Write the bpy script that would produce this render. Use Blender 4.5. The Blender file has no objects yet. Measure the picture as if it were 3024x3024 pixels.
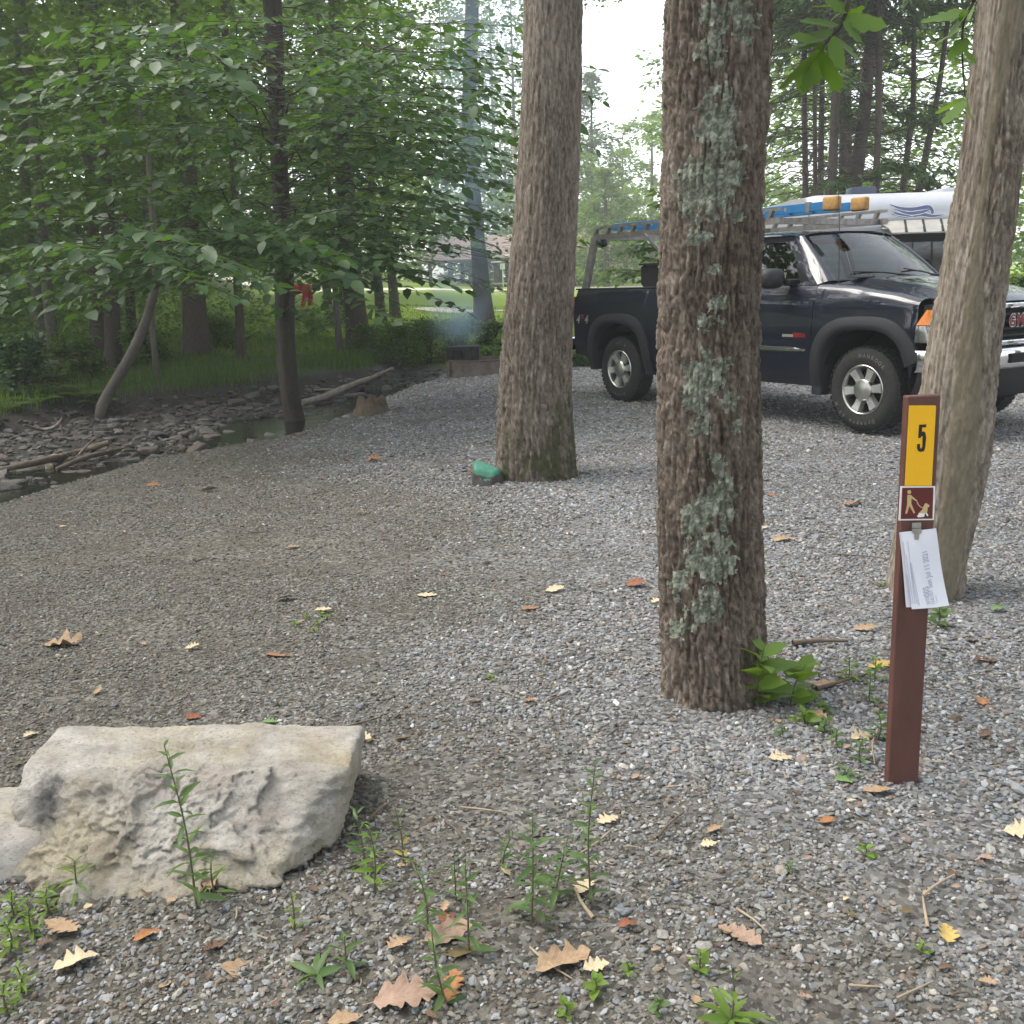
import bpy, bmesh, math, random
import numpy as np
from mathutils import Vector, Matrix

rng = np.random.default_rng(11)
random.seed(11)
SC = bpy.context.scene
COL = SC.collection
R = math.radians

# ---------------------------------------------------------------- camera
FOC = 2970.0                      # focal length in pixels of the 3024 px photograph
CAM = np.array([0.0, 0.0, 1.45])
PIT, ROL = R(12.7), R(1.75)
_c, _s, _cr, _sr = math.cos(PIT), math.sin(PIT), math.cos(ROL), math.sin(ROL)
_f = np.array([0, _c, -_s]); _r0 = np.array([1.0, 0, 0]); _u0 = np.array([0, _s, _c])
_r = _cr * _r0 - _sr * _u0
_u = _sr * _r0 + _cr * _u0
cam_d = bpy.data.cameras.new('camera')
cam_d.sensor_width = 36.0; cam_d.sensor_fit = 'HORIZONTAL'
cam_d.lens = 36.0 * FOC / 3024.0
cam_d.clip_start = 0.05; cam_d.clip_end = 2000
cam = bpy.data.objects.new('camera', cam_d); COL.objects.link(cam)
M = Matrix.Identity(4)
for i in range(3):
    M[i][0] = _r[i]; M[i][1] = _u[i]; M[i][2] = -_f[i]; M[i][3] = CAM[i]
cam.matrix_world = M
SC.camera = cam

# ---------------------------------------------------------------- light
SUN_EL, SUN_AZ = R(58), R(-78)      # azimuth from +Y (the way the camera looks), clockwise
w = bpy.data.worlds.new('World'); SC.world = w; w.use_nodes = True
nt = w.node_tree; nt.nodes.clear()
sky = nt.nodes.new('ShaderNodeTexSky'); sky.sky_type = 'NISHITA'; sky.sun_disc = False
sky.sun_elevation = SUN_EL; sky.sun_rotation = SUN_AZ
sky.air_density = 1.0; sky.dust_density = 2.0; sky.ozone_density = 0.6
bg = nt.nodes.new('ShaderNodeBackground'); bg.inputs['Strength'].default_value = 0.15
wo = nt.nodes.new('ShaderNodeOutputWorld')
hs = nt.nodes.new('ShaderNodeHueSaturation'); hs.inputs['Saturation'].default_value = 0.28   # thin overcast: the sky's blue is washed out
nt.links.new(sky.outputs[0], hs.inputs['Color']); nt.links.new(hs.outputs[0], bg.inputs[0]); nt.links.new(bg.outputs[0], wo.inputs[0])
sd = bpy.data.lights.new('sun', 'SUN'); sd.energy = 1.5; sd.angle = R(40); sd.color = (1.0, 0.93, 0.83)
sun = bpy.data.objects.new('sun', sd); COL.objects.link(sun)
_sv = Vector((math.sin(SUN_AZ) * math.cos(SUN_EL), math.cos(SUN_AZ) * math.cos(SUN_EL), math.sin(SUN_EL)))
sun.rotation_euler = _sv.to_track_quat('Z', 'Y').to_euler()
sun.location = (0, 0, 30)
vs = SC.view_settings
vs.view_transform = 'Standard'; vs.look = 'None'; vs.gamma = 1.0; vs.exposure = 1.75; vs.use_curve_mapping = False
SC.render.engine = 'CYCLES'
cy = SC.cycles
cy.max_bounces = 8; cy.diffuse_bounces = 3; cy.glossy_bounces = 3; cy.transmission_bounces = 5
cy.transparent_max_bounces = 16; cy.volume_bounces = 1
cy.use_adaptive_sampling = True; cy.adaptive_threshold = 0.015
cy.use_denoising = True
try:
    cy.denoiser = 'OPENIMAGEDENOISE'; cy.denoising_input_passes = 'RGB_ALBEDO_NORMAL'; cy.denoising_prefilter = 'ACCURATE'
except Exception:
    pass
cy.sample_clamp_indirect = 6.0
cy.caustics_reflective = False; cy.caustics_refractive = False


def ray(px, py):
    d = _f * FOC + _r * (px - 1512.0) - _u * (py - 1512.0)
    return d / np.linalg.norm(d)


def gnd(px, py, z=0.0):
    """The point of the level z that the photograph shows at a pixel."""
    d = ray(px, py); t = (z - CAM[2]) / d[2]
    return CAM + d * t


def atY(px, py, Y):
    d = ray(px, py); return CAM + d * (Y / d[1])


def pxm(Y):
    return FOC / Y


# ---------------------------------------------------------------- numpy noise
def _h(ix, iy, iz, seed):
    n = (ix.astype(np.int64) * 374761393 + iy.astype(np.int64) * 668265263 + iz.astype(np.int64) * 2147483647 + seed * 974711) & 0xFFFFFFFF
    n = ((n ^ (n >> 13)) * 1274126177) & 0xFFFFFFFF
    n = ((n ^ (n >> 16)) * 2246822519) & 0xFFFFFFFF
    return ((n ^ (n >> 15)) & 0xFFFFFF) / float(0xFFFFFF)


def vnoise(p, seed=0):
    p = np.asarray(p, float); i = np.floor(p).astype(np.int64); f = p - i
    f = f * f * f * (f * (f * 6 - 15) + 10)
    x, y, z = i[:, 0], i[:, 1], i[:, 2]; fx, fy, fz = f[:, 0], f[:, 1], f[:, 2]
    def L(a, b, t): return a + (b - a) * t
    a = L(L(_h(x, y, z, seed), _h(x + 1, y, z, seed), fx), L(_h(x, y + 1, z, seed), _h(x + 1, y + 1, z, seed), fx), fy)
    b = L(L(_h(x, y, z + 1, seed), _h(x + 1, y, z + 1, seed), fx), L(_h(x, y + 1, z + 1, seed), _h(x + 1, y + 1, z + 1, seed), fx), fy)
    return L(a, b, fz) * 2 - 1


def fbm(p, octv=4, seed=0, gain=0.5, lac=2.03):
    p = np.asarray(p, float); out = np.zeros(len(p)); a = 1.0
    for o in range(octv):
        out += a * vnoise(p, seed + o * 17); p = p * lac + 11.3; a *= gain
    return out


def worley(p, seed=0):
    p = np.asarray(p, float); i = np.floor(p).astype(np.int64)
    f1 = np.full(len(p), 9.0); f2 = np.full(len(p), 9.0); cid = np.zeros(len(p))
    for dx in (-1, 0, 1):
        for dy in (-1, 0, 1):
            for dz in (-1, 0, 1):
                x, y, z = i[:, 0] + dx, i[:, 1] + dy, i[:, 2] + dz
                c = np.stack([x + _h(x, y, z, seed + 1), y + _h(x, y, z, seed + 2), z + _h(x, y, z, seed + 3)], 1)
                d = np.sqrt(((c - p) ** 2).sum(1)); hid = _h(x, y, z, seed + 4)
                m = d < f1
                f2 = np.where(m, f1, np.minimum(f2, d)); cid = np.where(m, hid, cid); f1 = np.where(m, d, f1)
    return f1, f2, cid


def worley_c(p, seed=0):
    """nearest feature point: vector to it and its cell value"""
    p = np.asarray(p, float); i = np.floor(p).astype(np.int64); f1 = np.full(len(p), 9.0); cid = np.zeros(len(p)); vec = np.zeros_like(p)
    for dx in (-1, 0, 1):
        for dy in (-1, 0, 1):
            for dz in (-1, 0, 1):
                x, y, z = i[:, 0] + dx, i[:, 1] + dy, i[:, 2] + dz
                v = p - np.stack([x + _h(x, y, z, seed + 1), y + _h(x, y, z, seed + 2), z + _h(x, y, z, seed + 3)], 1)
                d = np.sqrt((v ** 2).sum(1)); m = d < f1; cid = np.where(m, _h(x, y, z, seed + 4), cid); vec = np.where(m[:, None], v, vec); f1 = np.where(m, d, f1)
    return vec, cid


def sstep(a, b, x):
    t = np.clip((np.asarray(x, float) - a) / (b - a), 0, 1); return t * t * (3 - 2 * t)


# ---------------------------------------------------------------- mesh helpers
def mesh_np(name, V, F, smooth=True, attrs=None, cols=None, matidx=None):
    """V (n,3), F (m,3) or (m,4) -> mesh datablock. attrs: point floats, cols: point colours."""
    V = np.ascontiguousarray(V, np.float32); F = np.ascontiguousarray(F, np.int32)
    me = bpy.data.meshes.new(name); m, k = F.shape
    me.vertices.add(len(V)); me.vertices.foreach_set('co', V.ravel())
    me.loops.add(m * k); me.loops.foreach_set('vertex_index', F.ravel())
    me.polygons.add(m); me.polygons.foreach_set('loop_start', np.arange(0, m * k, k, dtype=np.int32))
    if matidx is not None: me.polygons.foreach_set('material_index', np.ascontiguousarray(matidx, np.int32))
    me.polygons.foreach_set('use_smooth', np.full(m, bool(smooth)))
    for n_, a in (attrs or {}).items():
        at = me.attributes.new(n_, 'FLOAT', 'POINT'); at.data.foreach_set('value', np.ascontiguousarray(a, np.float32))
    for n_, a in (cols or {}).items():
        at = me.attributes.new(n_, 'FLOAT_COLOR', 'POINT')
        a4 = np.ones((len(V), 4), np.float32); a4[:, :3] = a; at.data.foreach_set('color', a4.ravel())
    me.update(calc_edges=True)
    return me


def ob(name, me, mats=None, parent=None, loc=None, rot=None, scale=None):
    o = bpy.data.objects.new(name, me); COL.objects.link(o)
    if mats is not None and me is not None and len(me.materials) == 0:
        for m_ in (mats if isinstance(mats, (list, tuple)) else [mats]): me.materials.append(m_)
    if parent is not None: o.parent = parent
    if loc is not None: o.location = loc
    if rot is not None: o.rotation_euler = rot
    if scale is not None: o.scale = scale if hasattr(scale, '__len__') else (scale,) * 3
    return o


def tag(o, label=None, cat=None, group=None, kind=None):
    if label: o['label'] = label
    if cat: o['category'] = cat
    if group: o['group'] = group
    if kind: o['kind'] = kind
    return o


def empty(name, loc=(0, 0, 0), rz=0.0):
    o = bpy.data.objects.new(name, None); COL.objects.link(o)
    o.location = loc; o.rotation_euler = (0, 0, rz); o.empty_display_size = 0.1
    return o


def copy_tree(o, parent=None):
    c = o.copy(); COL.objects.link(c); c.parent = parent
    for ch in o.children: copy_tree(ch, c)
    return c


def grid_faces(nu, nv, wrap=False):
    """vertex (i,j) at i*nv+j ; i in nu, j in nv ; wrap joins the last j to the first"""
    i = np.arange(nu - 1)[:, None]; j = np.arange(nv if wrap else nv - 1)[None, :]
    j2 = (j + 1) % nv
    a = i * nv + j; b = i * nv + j2; c = (i + 1) * nv + j2; d = (i + 1) * nv + j
    return np.stack([a, b, c, d], -1).reshape(-1, 4)


class MB:
    """collects small shapes, builds ONE mesh"""
    def __init__(s): s.v = []; s.f = []; s.m = []; s.mi = 0
    def add(s, V, F):
        o = len(s.v); s.v += [tuple(map(float, p)) for p in V]
        s.f += [tuple(o + int(i) for i in f) for f in F]; s.m += [s.mi] * len(F); return s
    def box(s, c, d, rot=None, taper=1.0, bev=0.0):
        hx, hy, hz = d[0] / 2, d[1] / 2, d[2] / 2
        if bev <= 0:
            P = [(-hx, -hy, -hz), (hx, -hy, -hz), (hx, hy, -hz), (-hx, hy, -hz), (-hx * taper, -hy * taper, hz), (hx * taper, -hy * taper, hz), (hx * taper, hy * taper, hz), (-hx * taper, hy * taper, hz)]
            Fc = [(0, 3, 2, 1), (4, 5, 6, 7), (0, 1, 5, 4), (1, 2, 6, 5), (2, 3, 7, 6), (3, 0, 4, 7)]
        else:
            bm = bmesh.new(); bmesh.ops.create_cube(bm, size=1.0)
            for v_ in bm.verts: v_.co = Vector((v_.co.x * d[0], v_.co.y * d[1], v_.co.z * d[2]))
            bmesh.ops.bevel(bm, geom=bm.edges[:], offset=bev, segments=2, profile=0.5, affect='EDGES')
            bm.verts.index_update(); P = [v_.co[:] for v_ in bm.verts]; Fc = [[v_.index for v_ in f_.verts] for f_ in bm.faces]; bm.free()
        if rot is not None:
            Rm = rot if isinstance(rot, Matrix) else Matrix.Rotation(rot[2], 3, 'Z') @ Matrix.Rotation(rot[1], 3, 'Y') @ Matrix.Rotation(rot[0], 3, 'X')
            P = [Rm @ Vector(p) for p in P]
        return s.add([(p[0] + c[0], p[1] + c[1], p[2] + c[2]) for p in P], Fc)
    def tube(s, pts, rad, n=8, caps=True):
        V, F = tube_np(pts, rad, n)
        if caps:
            F = [tuple(f) for f in F]; k = len(pts)
            F.append(tuple(range(n))[::-1]); F.append(tuple((k - 1) * n + i for i in range(n)))
        return s.add(V, F)
    def bar(s, a, b, wd, ht, up=(0, 0, 1)):
        a = Vector(a); b = Vector(b); d = (b - a); L = d.length; d.normalize()
        side = d.cross(Vector(up)); side = side.normalized() if side.length > 1e-6 else Vector((1, 0, 0)); upv = side.cross(d)
        P = []
        for e in (a, b):
            for sx, sz in ((-1, -1), (1, -1), (1, 1), (-1, 1)): P.append(e + side * (sx * wd / 2) + upv * (sz * ht / 2))
        return s.add(P, [(0, 1, 2, 3), (4, 7, 6, 5), (0, 4, 5, 1), (1, 5, 6, 2), (2, 6, 7, 3), (3, 7, 4, 0)])
    def prism(s, poly, y0, y1, axis='y'):
        n = len(poly)
        if axis == 'y': V = [(p[0], y0, p[1]) for p in poly] + [(p[0], y1, p[1]) for p in poly]
        elif axis == 'z': V = [(p[0], p[1], y0) for p in poly] + [(p[0], p[1], y1) for p in poly]
        else: V = [(y0, p[0], p[1]) for p in poly] + [(y1, p[0], p[1]) for p in poly]
        F = [tuple(range(n))[::-1], tuple(range(n, 2 * n))] + [(i, (i + 1) % n, n + (i + 1) % n, n + i) for i in range(n)]
        return s.add(V, F)
    def lathe(s, prof, n=48, axis='y', c=(0, 0, 0), close=False):
        """prof: list of (radius, along)"""
        V = []
        for i in range(n):
            a = 2 * math.pi * i / n
            for (r_, h) in prof:
                if axis == 'y': V.append((c[0] + r_ * math.cos(a), c[1] + h, c[2] + r_ * math.sin(a)))
                elif axis == 'z': V.append((c[0] + r_ * math.cos(a), c[1] + r_ * math.sin(a), c[2] + h))
                else: V.append((c[0] + h, c[1] + r_ * math.cos(a), c[2] + r_ * math.sin(a)))
        k = len(prof); F = []
        for i in range(n):
            for j in range(k if close else k - 1):
                j2 = (j + 1) % k; i2 = (i + 1) % n
                F.append((i * k + j, i2 * k + j, i2 * k + j2, i * k + j2))
        return s.add(V, F)
    def grid(s, Pfun, us, vs_):
        V = [Pfun(u, v_) for u in us for v_ in vs_]
        return s.add(V, [tuple(f) for f in grid_faces(len(us), len(vs_))])
    def build(s, name, mats, parent=None, smooth=False, loc=None, rot=None, fix=True, auto=None):
        me = bpy.data.meshes.new(name); me.from_pydata(s.v, [], s.f); me.update()
        if max(s.m or [0]) > 0: me.polygons.foreach_set('material_index', s.m)
        if fix:
            bm = bmesh.new(); bm.from_mesh(me); bmesh.ops.recalc_face_normals(bm, faces=bm.faces); bm.to_mesh(me); bm.free()
        me.polygons.foreach_set('use_smooth', [bool(smooth)] * len(me.polygons))
        if smooth and auto: me.set_sharp_from_angle(angle=R(auto))
        return ob(name, me, mats, parent, loc, rot)


def frames(pts):
    P = np.asarray(pts, float); T = np.gradient(P, axis=0); T /= np.linalg.norm(T, axis=1)[:, None] + 1e-9
    ref = np.array([0.0, 0, 1]) if abs(T[0][2]) < 0.9 else np.array([1.0, 0, 0])
    A = np.zeros_like(P); B = np.zeros_like(P); a = np.cross(T[0], ref)
    for i in range(len(P)):
        a = a - T[i] * np.dot(a, T[i]); a = a / (np.linalg.norm(a) + 1e-9); A[i] = a; B[i] = np.cross(T[i], a)
    return P, T, A, B


def tube_np(pts, rad, n=8):
    P, T, A, B = frames(pts); rad = np.broadcast_to(np.asarray(rad, float), (len(P),))
    th = np.linspace(0, 2 * np.pi, n, endpoint=False)
    V = P[:, None, :] + rad[:, None, None] * (np.cos(th)[None, :, None] * A[:, None, :] + np.sin(th)[None, :, None] * B[:, None, :])
    return V.reshape(-1, 3), grid_faces(len(P), n, wrap=True)


def join_np(parts):
    Vs, Fs, o = [], [], 0
    for V, F in parts:
        Vs.append(V); Fs.append(F + o); o += len(V)
    return np.concatenate(Vs), np.concatenate(Fs)


def spline(ctrl, n):
    """Catmull-Rom through control rows (any number of columns)"""
    C = np.asarray(ctrl, float); k = len(C); t = np.linspace(0, k - 1, n); out = []
    Cp = np.vstack([2 * C[0] - C[1], C, 2 * C[-1] - C[-2]])
    for x in t:
        i = min(int(x), k - 2); f = x - i
        p0, p1, p2, p3 = Cp[i], Cp[i + 1], Cp[i + 2], Cp[i + 3]
        out.append(0.5 * (2 * p1 + (p2 - p0) * f + (2 * p0 - 5 * p1 + 4 * p2 - p3) * f * f + (3 * p1 - p0 - 3 * p2 + p3) * f ** 3))
    return np.array(out)


def text_mesh(body, size=1.0, offset=0.0, extrude=0.0):
    cu = bpy.data.curves.new('lettering', 'FONT'); cu.body = body; cu.size = size; cu.offset = offset; cu.extrude = extrude
    cu.align_x = 'CENTER'; cu.align_y = 'CENTER'; cu.resolution_u = 4
    o = bpy.data.objects.new('lettering', cu); COL.objects.link(o)
    dg = bpy.context.evaluated_depsgraph_get(); dg.update()
    me = bpy.data.meshes.new_from_object(o.evaluated_get(dg))
    V = np.array([v_.co[:] for v_ in me.vertices]) if len(me.vertices) else np.zeros((0, 3)); F = [tuple(p.vertices) for p in me.polygons]
    bpy.data.objects.remove(o); bpy.data.curves.remove(cu); bpy.data.meshes.remove(me)
    return V, F


# ---------------------------------------------------------------- materials
def nodes(name):
    m = bpy.data.materials.new(name); m.use_nodes = True
    n = m.node_tree.nodes; l = m.node_tree.links
    return m, n, l, n['Principled BSDF'], n['Material Output']


def rgb(c): return (c[0], c[1], c[2], 1.0)


def mat(name, c1, c2=None, rough=0.7, metal=0.0, scale=8.0, detail=5, bump=0.0, bscale=None, spec=0.4, coat=0.0, stretch=(1, 1, 1), lo=0.35, hi=0.65, croug=0.03):
    m, n, l, b, out = nodes(name)
    b.inputs['Roughness'].default_value = rough; b.inputs['Metallic'].default_value = metal
    b.inputs['Specular IOR Level'].default_value = spec
    if coat: b.inputs['Coat Weight'].default_value = coat; b.inputs['Coat Roughness'].default_value = croug
    c2 = c2 or tuple(x * 0.75 for x in c1)
    tc = n.new('ShaderNodeTexCoord'); mp = n.new('ShaderNodeMapping'); mp.inputs['Scale'].default_value = stretch
    l.new(tc.outputs['Object'], mp.inputs['Vector'])
    nz = n.new('ShaderNodeTexNoise'); nz.inputs['Scale'].default_value = scale; nz.inputs['Detail'].default_value = detail; nz.inputs['Roughness'].default_value = 0.6
    l.new(mp.outputs[0], nz.inputs['Vector'])
    rp = n.new('ShaderNodeValToRGB'); rp.color_ramp.elements[0].position = lo; rp.color_ramp.elements[1].position = hi
    rp.color_ramp.elements[0].color = rgb(c2); rp.color_ramp.elements[1].color = rgb(c1)
    l.new(nz.outputs['Fac'], rp.inputs['Fac']); l.new(rp.outputs[0], b.inputs['Base Color'])
    if bump:
        nb = n.new('ShaderNodeTexNoise'); nb.inputs['Scale'].default_value = bscale or scale * 4; nb.inputs['Detail'].default_value = 6; nb.inputs['Roughness'].default_value = 0.65
        l.new(mp.outputs[0], nb.inputs['Vector'])
        bp = n.new('ShaderNodeBump'); bp.inputs['Strength'].default_value = min(1.0, bump); bp.inputs['Distance'].default_value = 0.01 * max(1, bump)
        l.new(nb.outputs['Fac'], bp.inputs['Height']); l.new(bp.outputs[0], b.inputs['Normal'])
    return m


def leaf_mat(name, dark, light, trans=0.45, tcol=None, rough=0.45, spec=0.35):
    """leaf: colour runs dark..light with the point attribute 'lv' (one value a leaf), light passes through the blade"""
    m, n, l, b, out = nodes(name)
    at = n.new('ShaderNodeAttribute'); at.attribute_name = 'lv'
    oi = n.new('ShaderNodeObjectInfo')
    ad = n.new('ShaderNodeMath'); ad.operation = 'MULTIPLY_ADD'; ad.inputs[1].default_value = 0.3; l.new(oi.outputs['Random'], ad.inputs[0]); l.new(at.outputs['Fac'], ad.inputs[2])
    rp = n.new('ShaderNodeValToRGB'); rp.color_ramp.elements[0].color = rgb(dark); rp.color_ramp.elements[1].color = rgb(light)
    l.new(ad.outputs[0], rp.inputs['Fac']); l.new(rp.outputs[0], b.inputs['Base Color'])
    b.inputs['Roughness'].default_value = rough; b.inputs['Specular IOR Level'].default_value = spec
    t = n.new('ShaderNodeBsdfTranslucent')
    mx = n.new('ShaderNodeMixRGB'); mx.blend_type = 'MULTIPLY'; mx.inputs[0].default_value = 1.0; mx.inputs[2].default_value = rgb(tcol or (1.6, 1.5, 0.55))
    l.new(rp.outputs[0], mx.inputs[1]); l.new(mx.outputs[0], t.inputs['Color'])
    ms = n.new('ShaderNodeMixShader'); ms.inputs[0].default_value = trans
    l.new(b.outputs[0], ms.inputs[1]); l.new(t.outputs[0], ms.inputs[2]); l.new(ms.outputs[0], out.inputs['Surface'])
    return m

# ================================================================ ground
def sdist(P, line):
    """distance to a polyline, positive on its left-hand side"""
    P = np.asarray(P, float)[:, :2]; L = np.asarray(line, float)[:, :2]
    best = np.full(len(P), 1e9); sg = np.ones(len(P))
    for a, b in zip(L[:-1], L[1:]):
        d = b - a; t = np.clip(((P - a) @ d) / (d @ d), 0, 1)
        q = a + t[:, None] * d; e = P - q; dist = np.sqrt((e ** 2).sum(1))
        cr = d[0] * (P[:, 1] - a[1]) - d[1] * (P[:, 0] - a[0])
        m = dist < best - 1e-9
        best = np.where(m, dist, best); sg = np.where(m, np.sign(cr), sg)
    return best * sg


_near = [gnd(*q, -0.04)[:2] for q in ((0, 1470), (250, 1398), (450, 1340), (700, 1300), (870, 1280), (950, 1252), (1040, 1217), (1130, 1172), (1240, 1128), (1300, 1114))]
NEAR = [(-7.5, -40), (-6.8, -8), (-5.6, 1.5), (-4.7, 4.6)] + _near + [(-0.9, 19.5), (0.2, 24), (3, 60), (3, 400)]
_far = [gnd(*q, -0.25)[:2] for q in ((70, 1247), (163, 1221), (330, 1204), (512, 1187), (699, 1168), (900, 1145), (1050, 1122))]
FAR = [(-14, -40), (-12.5, -8), (-10.5, 4), (-8.8, 9)] + _far + [(-2.3, 22.5), (-2.0, 26), (-1, 60), (-1, 400)]
_zA, _zB = gnd(900, 1250)[:2], gnd(1500, 2200)[:2]
ZONE = [_zB + (_zB - _zA) * 0.6, _zB, _zA, _zA + (_zA - _zB)]


def ground_all(P):
    P = np.asarray(P, float); x, y = P[:, 0], P[:, 1]
    dN = sdist(P, NEAR); dF = sdist(P, FAR)
    P3 = np.stack([x, y, np.zeros(len(x))], 1)
    rise = 1.45 * np.clip((y - 22) / 73.0, 0, 1.5) + 0.25 * sstep(18, 30, y) * 0
    pad = 0.012 * fbm(P3 * 0.9, 2, 3) + 0.02 * fbm(P3 * 0.25, 2, 4) - 0.09 * sstep(-1.1, 0.1, dN) * sstep(24, 18, y)
    pad = pad + rise
    hill = 0.34 * np.clip(-x - 9.0 - 0.10 * np.clip(y, 0, 200) + 0.8 * fbm(P3 * 0.15, 2, 8), 0, 70) * sstep(12, 26, y)
    forest = hill + 0.02 + 0.22 * sstep(0, 5, dF) + 0.012 * np.clip(dF, 0, 30) + 0.06 * fbm(P3 * 0.5, 3, 5) + rise
    k = sstep(-0.4, 1.2, dF)
    base = np.where(dN < 0, pad, pad * (1 - k) + forest * k)
    m = sstep(0.0, 0.75, dN) * sstep(0.0, 0.6, -dF) * sstep(23.0, 19.0, y)
    z = base * (1 - m) + m * (-0.44 + 0.05 * fbm(P3 * 1.3, 3, 6) + 0.10 * sstep(1.2, 3.2, dN))
    return z, dN, dF, m


def G(x, y):
    return float(ground_all(np.array([[x, y]], float))[0][0])


_ts = np.concatenate([np.arange(1.2, 12, .02), np.arange(12, 40, .05), np.arange(40, 220, .3)])
def onG(px, py, it=0):
    """where the ray of a pixel first meets the built ground"""
    d = ray(px, py); Q = CAM + _ts[:, None] * d; z = ground_all(Q)[0]; k = np.where(Q[:, 2] < z)[0]
    if len(k) == 0: return gnd(px, py, 0.0)
    i = k[0]; return np.array([Q[i][0], Q[i][1], z[i]])


def spaced(a, b, fine0, fine1, step, grow=1.13):
    xs = list(np.arange(fine0, fine1 + 1e-6, step)); s = step
    while xs[-1] < b: s *= grow; xs.append(xs[-1] + s)
    s = step
    while xs[0] > a: s *= grow; xs.insert(0, xs[0] - s)
    return np.array(xs)


gx = spaced(-320, 320, -8, 7, 0.1); gy = spaced(-90, 420, 0.5, 24, 0.1, 1.08)
XX, YY = np.meshgrid(gx, gy, indexing='ij'); GP = np.stack([XX.ravel(), YY.ravel()], 1)
gz, gdN, gdF, gm = ground_all(GP)
ng = fbm(np.stack([GP[:, 0], GP[:, 1], 0 * gz], 1) * 0.6, 3, 31)
a_creek = sstep(0.02, 0.25, gdN + 0.10 * ng) * sstep(0.75, 0.1, gdF + 0.25 * ng) * sstep(23, 19, GP[:, 1])
lawnstart = 20.5 + 0.5 * ng
a_grass = np.clip(np.where(gdN < 0, sstep(0, 1.5, GP[:, 1] - lawnstart - np.clip(GP[:, 0], 0, 50) * 0.9), sstep(-0.1, 0.6, gdF + 0.2 * ng)), 0, 1)
a_grass = np.maximum(a_grass, sstep(20.8, 22.5, GP[:, 1] + 0.6 * ng) * (gdN > -0.5))
a_lawn = np.where((gdN < 0) | (gdF < 0), a_grass, a_grass * sstep(21, 30, GP[:, 1] - 0.25 * np.clip(-GP[:, 0] - 8, 0, 40)) * sstep(3, 0, -GP[:, 0] - 9 - 0.10 * GP[:, 1]))
zs = -sdist(GP, ZONE)
a_blue = sstep(-0.7, 1.0, zs + 0.55 * ng)
gF = grid_faces(len(gx), len(gy))
gme = mesh_np('ground', np.column_stack([GP, gz]), gF[:, ::-1], True, {'creek': a_creek, 'grass': a_grass, 'lawn': a_lawn, 'blue': a_blue})


def ground_material():
    m, n, l, b, out = nodes('ground_soil_gravel_grass')
    b.inputs['Roughness'].default_value = 0.9; b.inputs['Specular IOR Level'].default_value = 0.2
    tc = n.new('ShaderNodeTexCoord')
    def attr(a):
        q = n.new('ShaderNodeAttribute'); q.attribute_name = a; return q.outputs['Fac']
    def ramp(src, stops):
        r_ = n.new('ShaderNodeValToRGB'); e = r_.color_ramp.elements
        while len(e) < len(stops): e.new(0.5)
        for k_, (p_, c_) in enumerate(stops): e[k_].position = p_; e[k_].color = rgb(c_)
        l.new(src, r_.inputs['Fac']); return r_.outputs[0]
    def noise(s_, d_=5, r_=0.6):
        q = n.new('ShaderNodeTexNoise'); q.inputs['Scale'].default_value = s_; q.inputs['Detail'].default_value = d_; q.inputs['Roughness'].default_value = r_
        l.new(tc.outputs['Object'], q.inputs['Vector']); return q.outputs['Fac']
    def mix(f_, a_, b_):
        q = n.new('ShaderNodeMixRGB'); l.new(f_, q.inputs[0]); l.new(a_, q.inputs[1]); l.new(b_, q.inputs[2]); return q.outputs[0]
    vo = n.new('ShaderNodeTexVoronoi'); vo.inputs['Scale'].default_value = 70; l.new(tc.outputs['Object'], vo.inputs['Vector'])
    sx = n.new('ShaderNodeSeparateColor'); l.new(vo.outputs['Color'], sx.inputs[0])
    chips_b = ramp(sx.outputs[0], [(0.0, (0.036, 0.034, 0.029)), (0.5, (0.108, 0.100, 0.086)), (0.85, (0.165, 0.152, 0.130)), (1.0, (0.235, 0.22, 0.19))])
    chips_g = ramp(sx.outputs[0], [(0.0, (0.045, 0.045, 0.046)), (0.45, (0.15, 0.152, 0.158)), (0.85, (0.25, 0.252, 0.258)), (1.0, (0.34, 0.335, 0.325))])
    grav = mix(attr('blue'), chips_b, chips_g)
    soil = ramp(noise(14), [(0.3, (0.047, 0.040, 0.031)), (0.7, (0.108, 0.093, 0.072))])
    pat = ramp(noise(2.2, 6, 0.65), [(0.42, (0, 0, 0)), (0.62, (1, 1, 1))])
    pm = n.new('ShaderNodeMath'); pm.operation = 'MULTIPLY'; pm.inputs[1].default_value = 0.6; l.new(pat, pm.inputs[0])
    grav = mix(pm.outputs[0], grav, soil)
    creek = ramp(noise(9, 8, 0.7), [(0.3, (0.018, 0.016, 0.014)), (0.7, (0.06, 0.054, 0.047))])
    floor_ = ramp(noise(6, 8, 0.7), [(0.25, (0.03, 0.045, 0.014)), (0.5, (0.05, 0.085, 0.022)), (0.75, (0.075, 0.065, 0.035))])
    lawn = ramp(noise(1.6, 8, 0.7), [(0.25, (0.135, 0.215, 0.026)), (0.75, (0.22, 0.305, 0.042))])
    c = mix(attr('grass'), grav, floor_); c = mix(attr('lawn'), c, lawn); c = mix(attr('creek'), c, creek)
    l.new(c, b.inputs['Base Color'])
    bp = n.new('ShaderNodeBump'); bp.inputs['Strength'].default_value = 0.8; bp.inputs['Distance'].default_value = 0.012
    nb = noise(60, 6, 0.7); l.new(nb, bp.inputs['Height']); l.new(bp.outputs[0], b.inputs['Normal'])
    return m


tag(ob('ground', gme, ground_material()), 'gravel pad, creek bed, forest floor and lawn', kind='structure')

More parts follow.
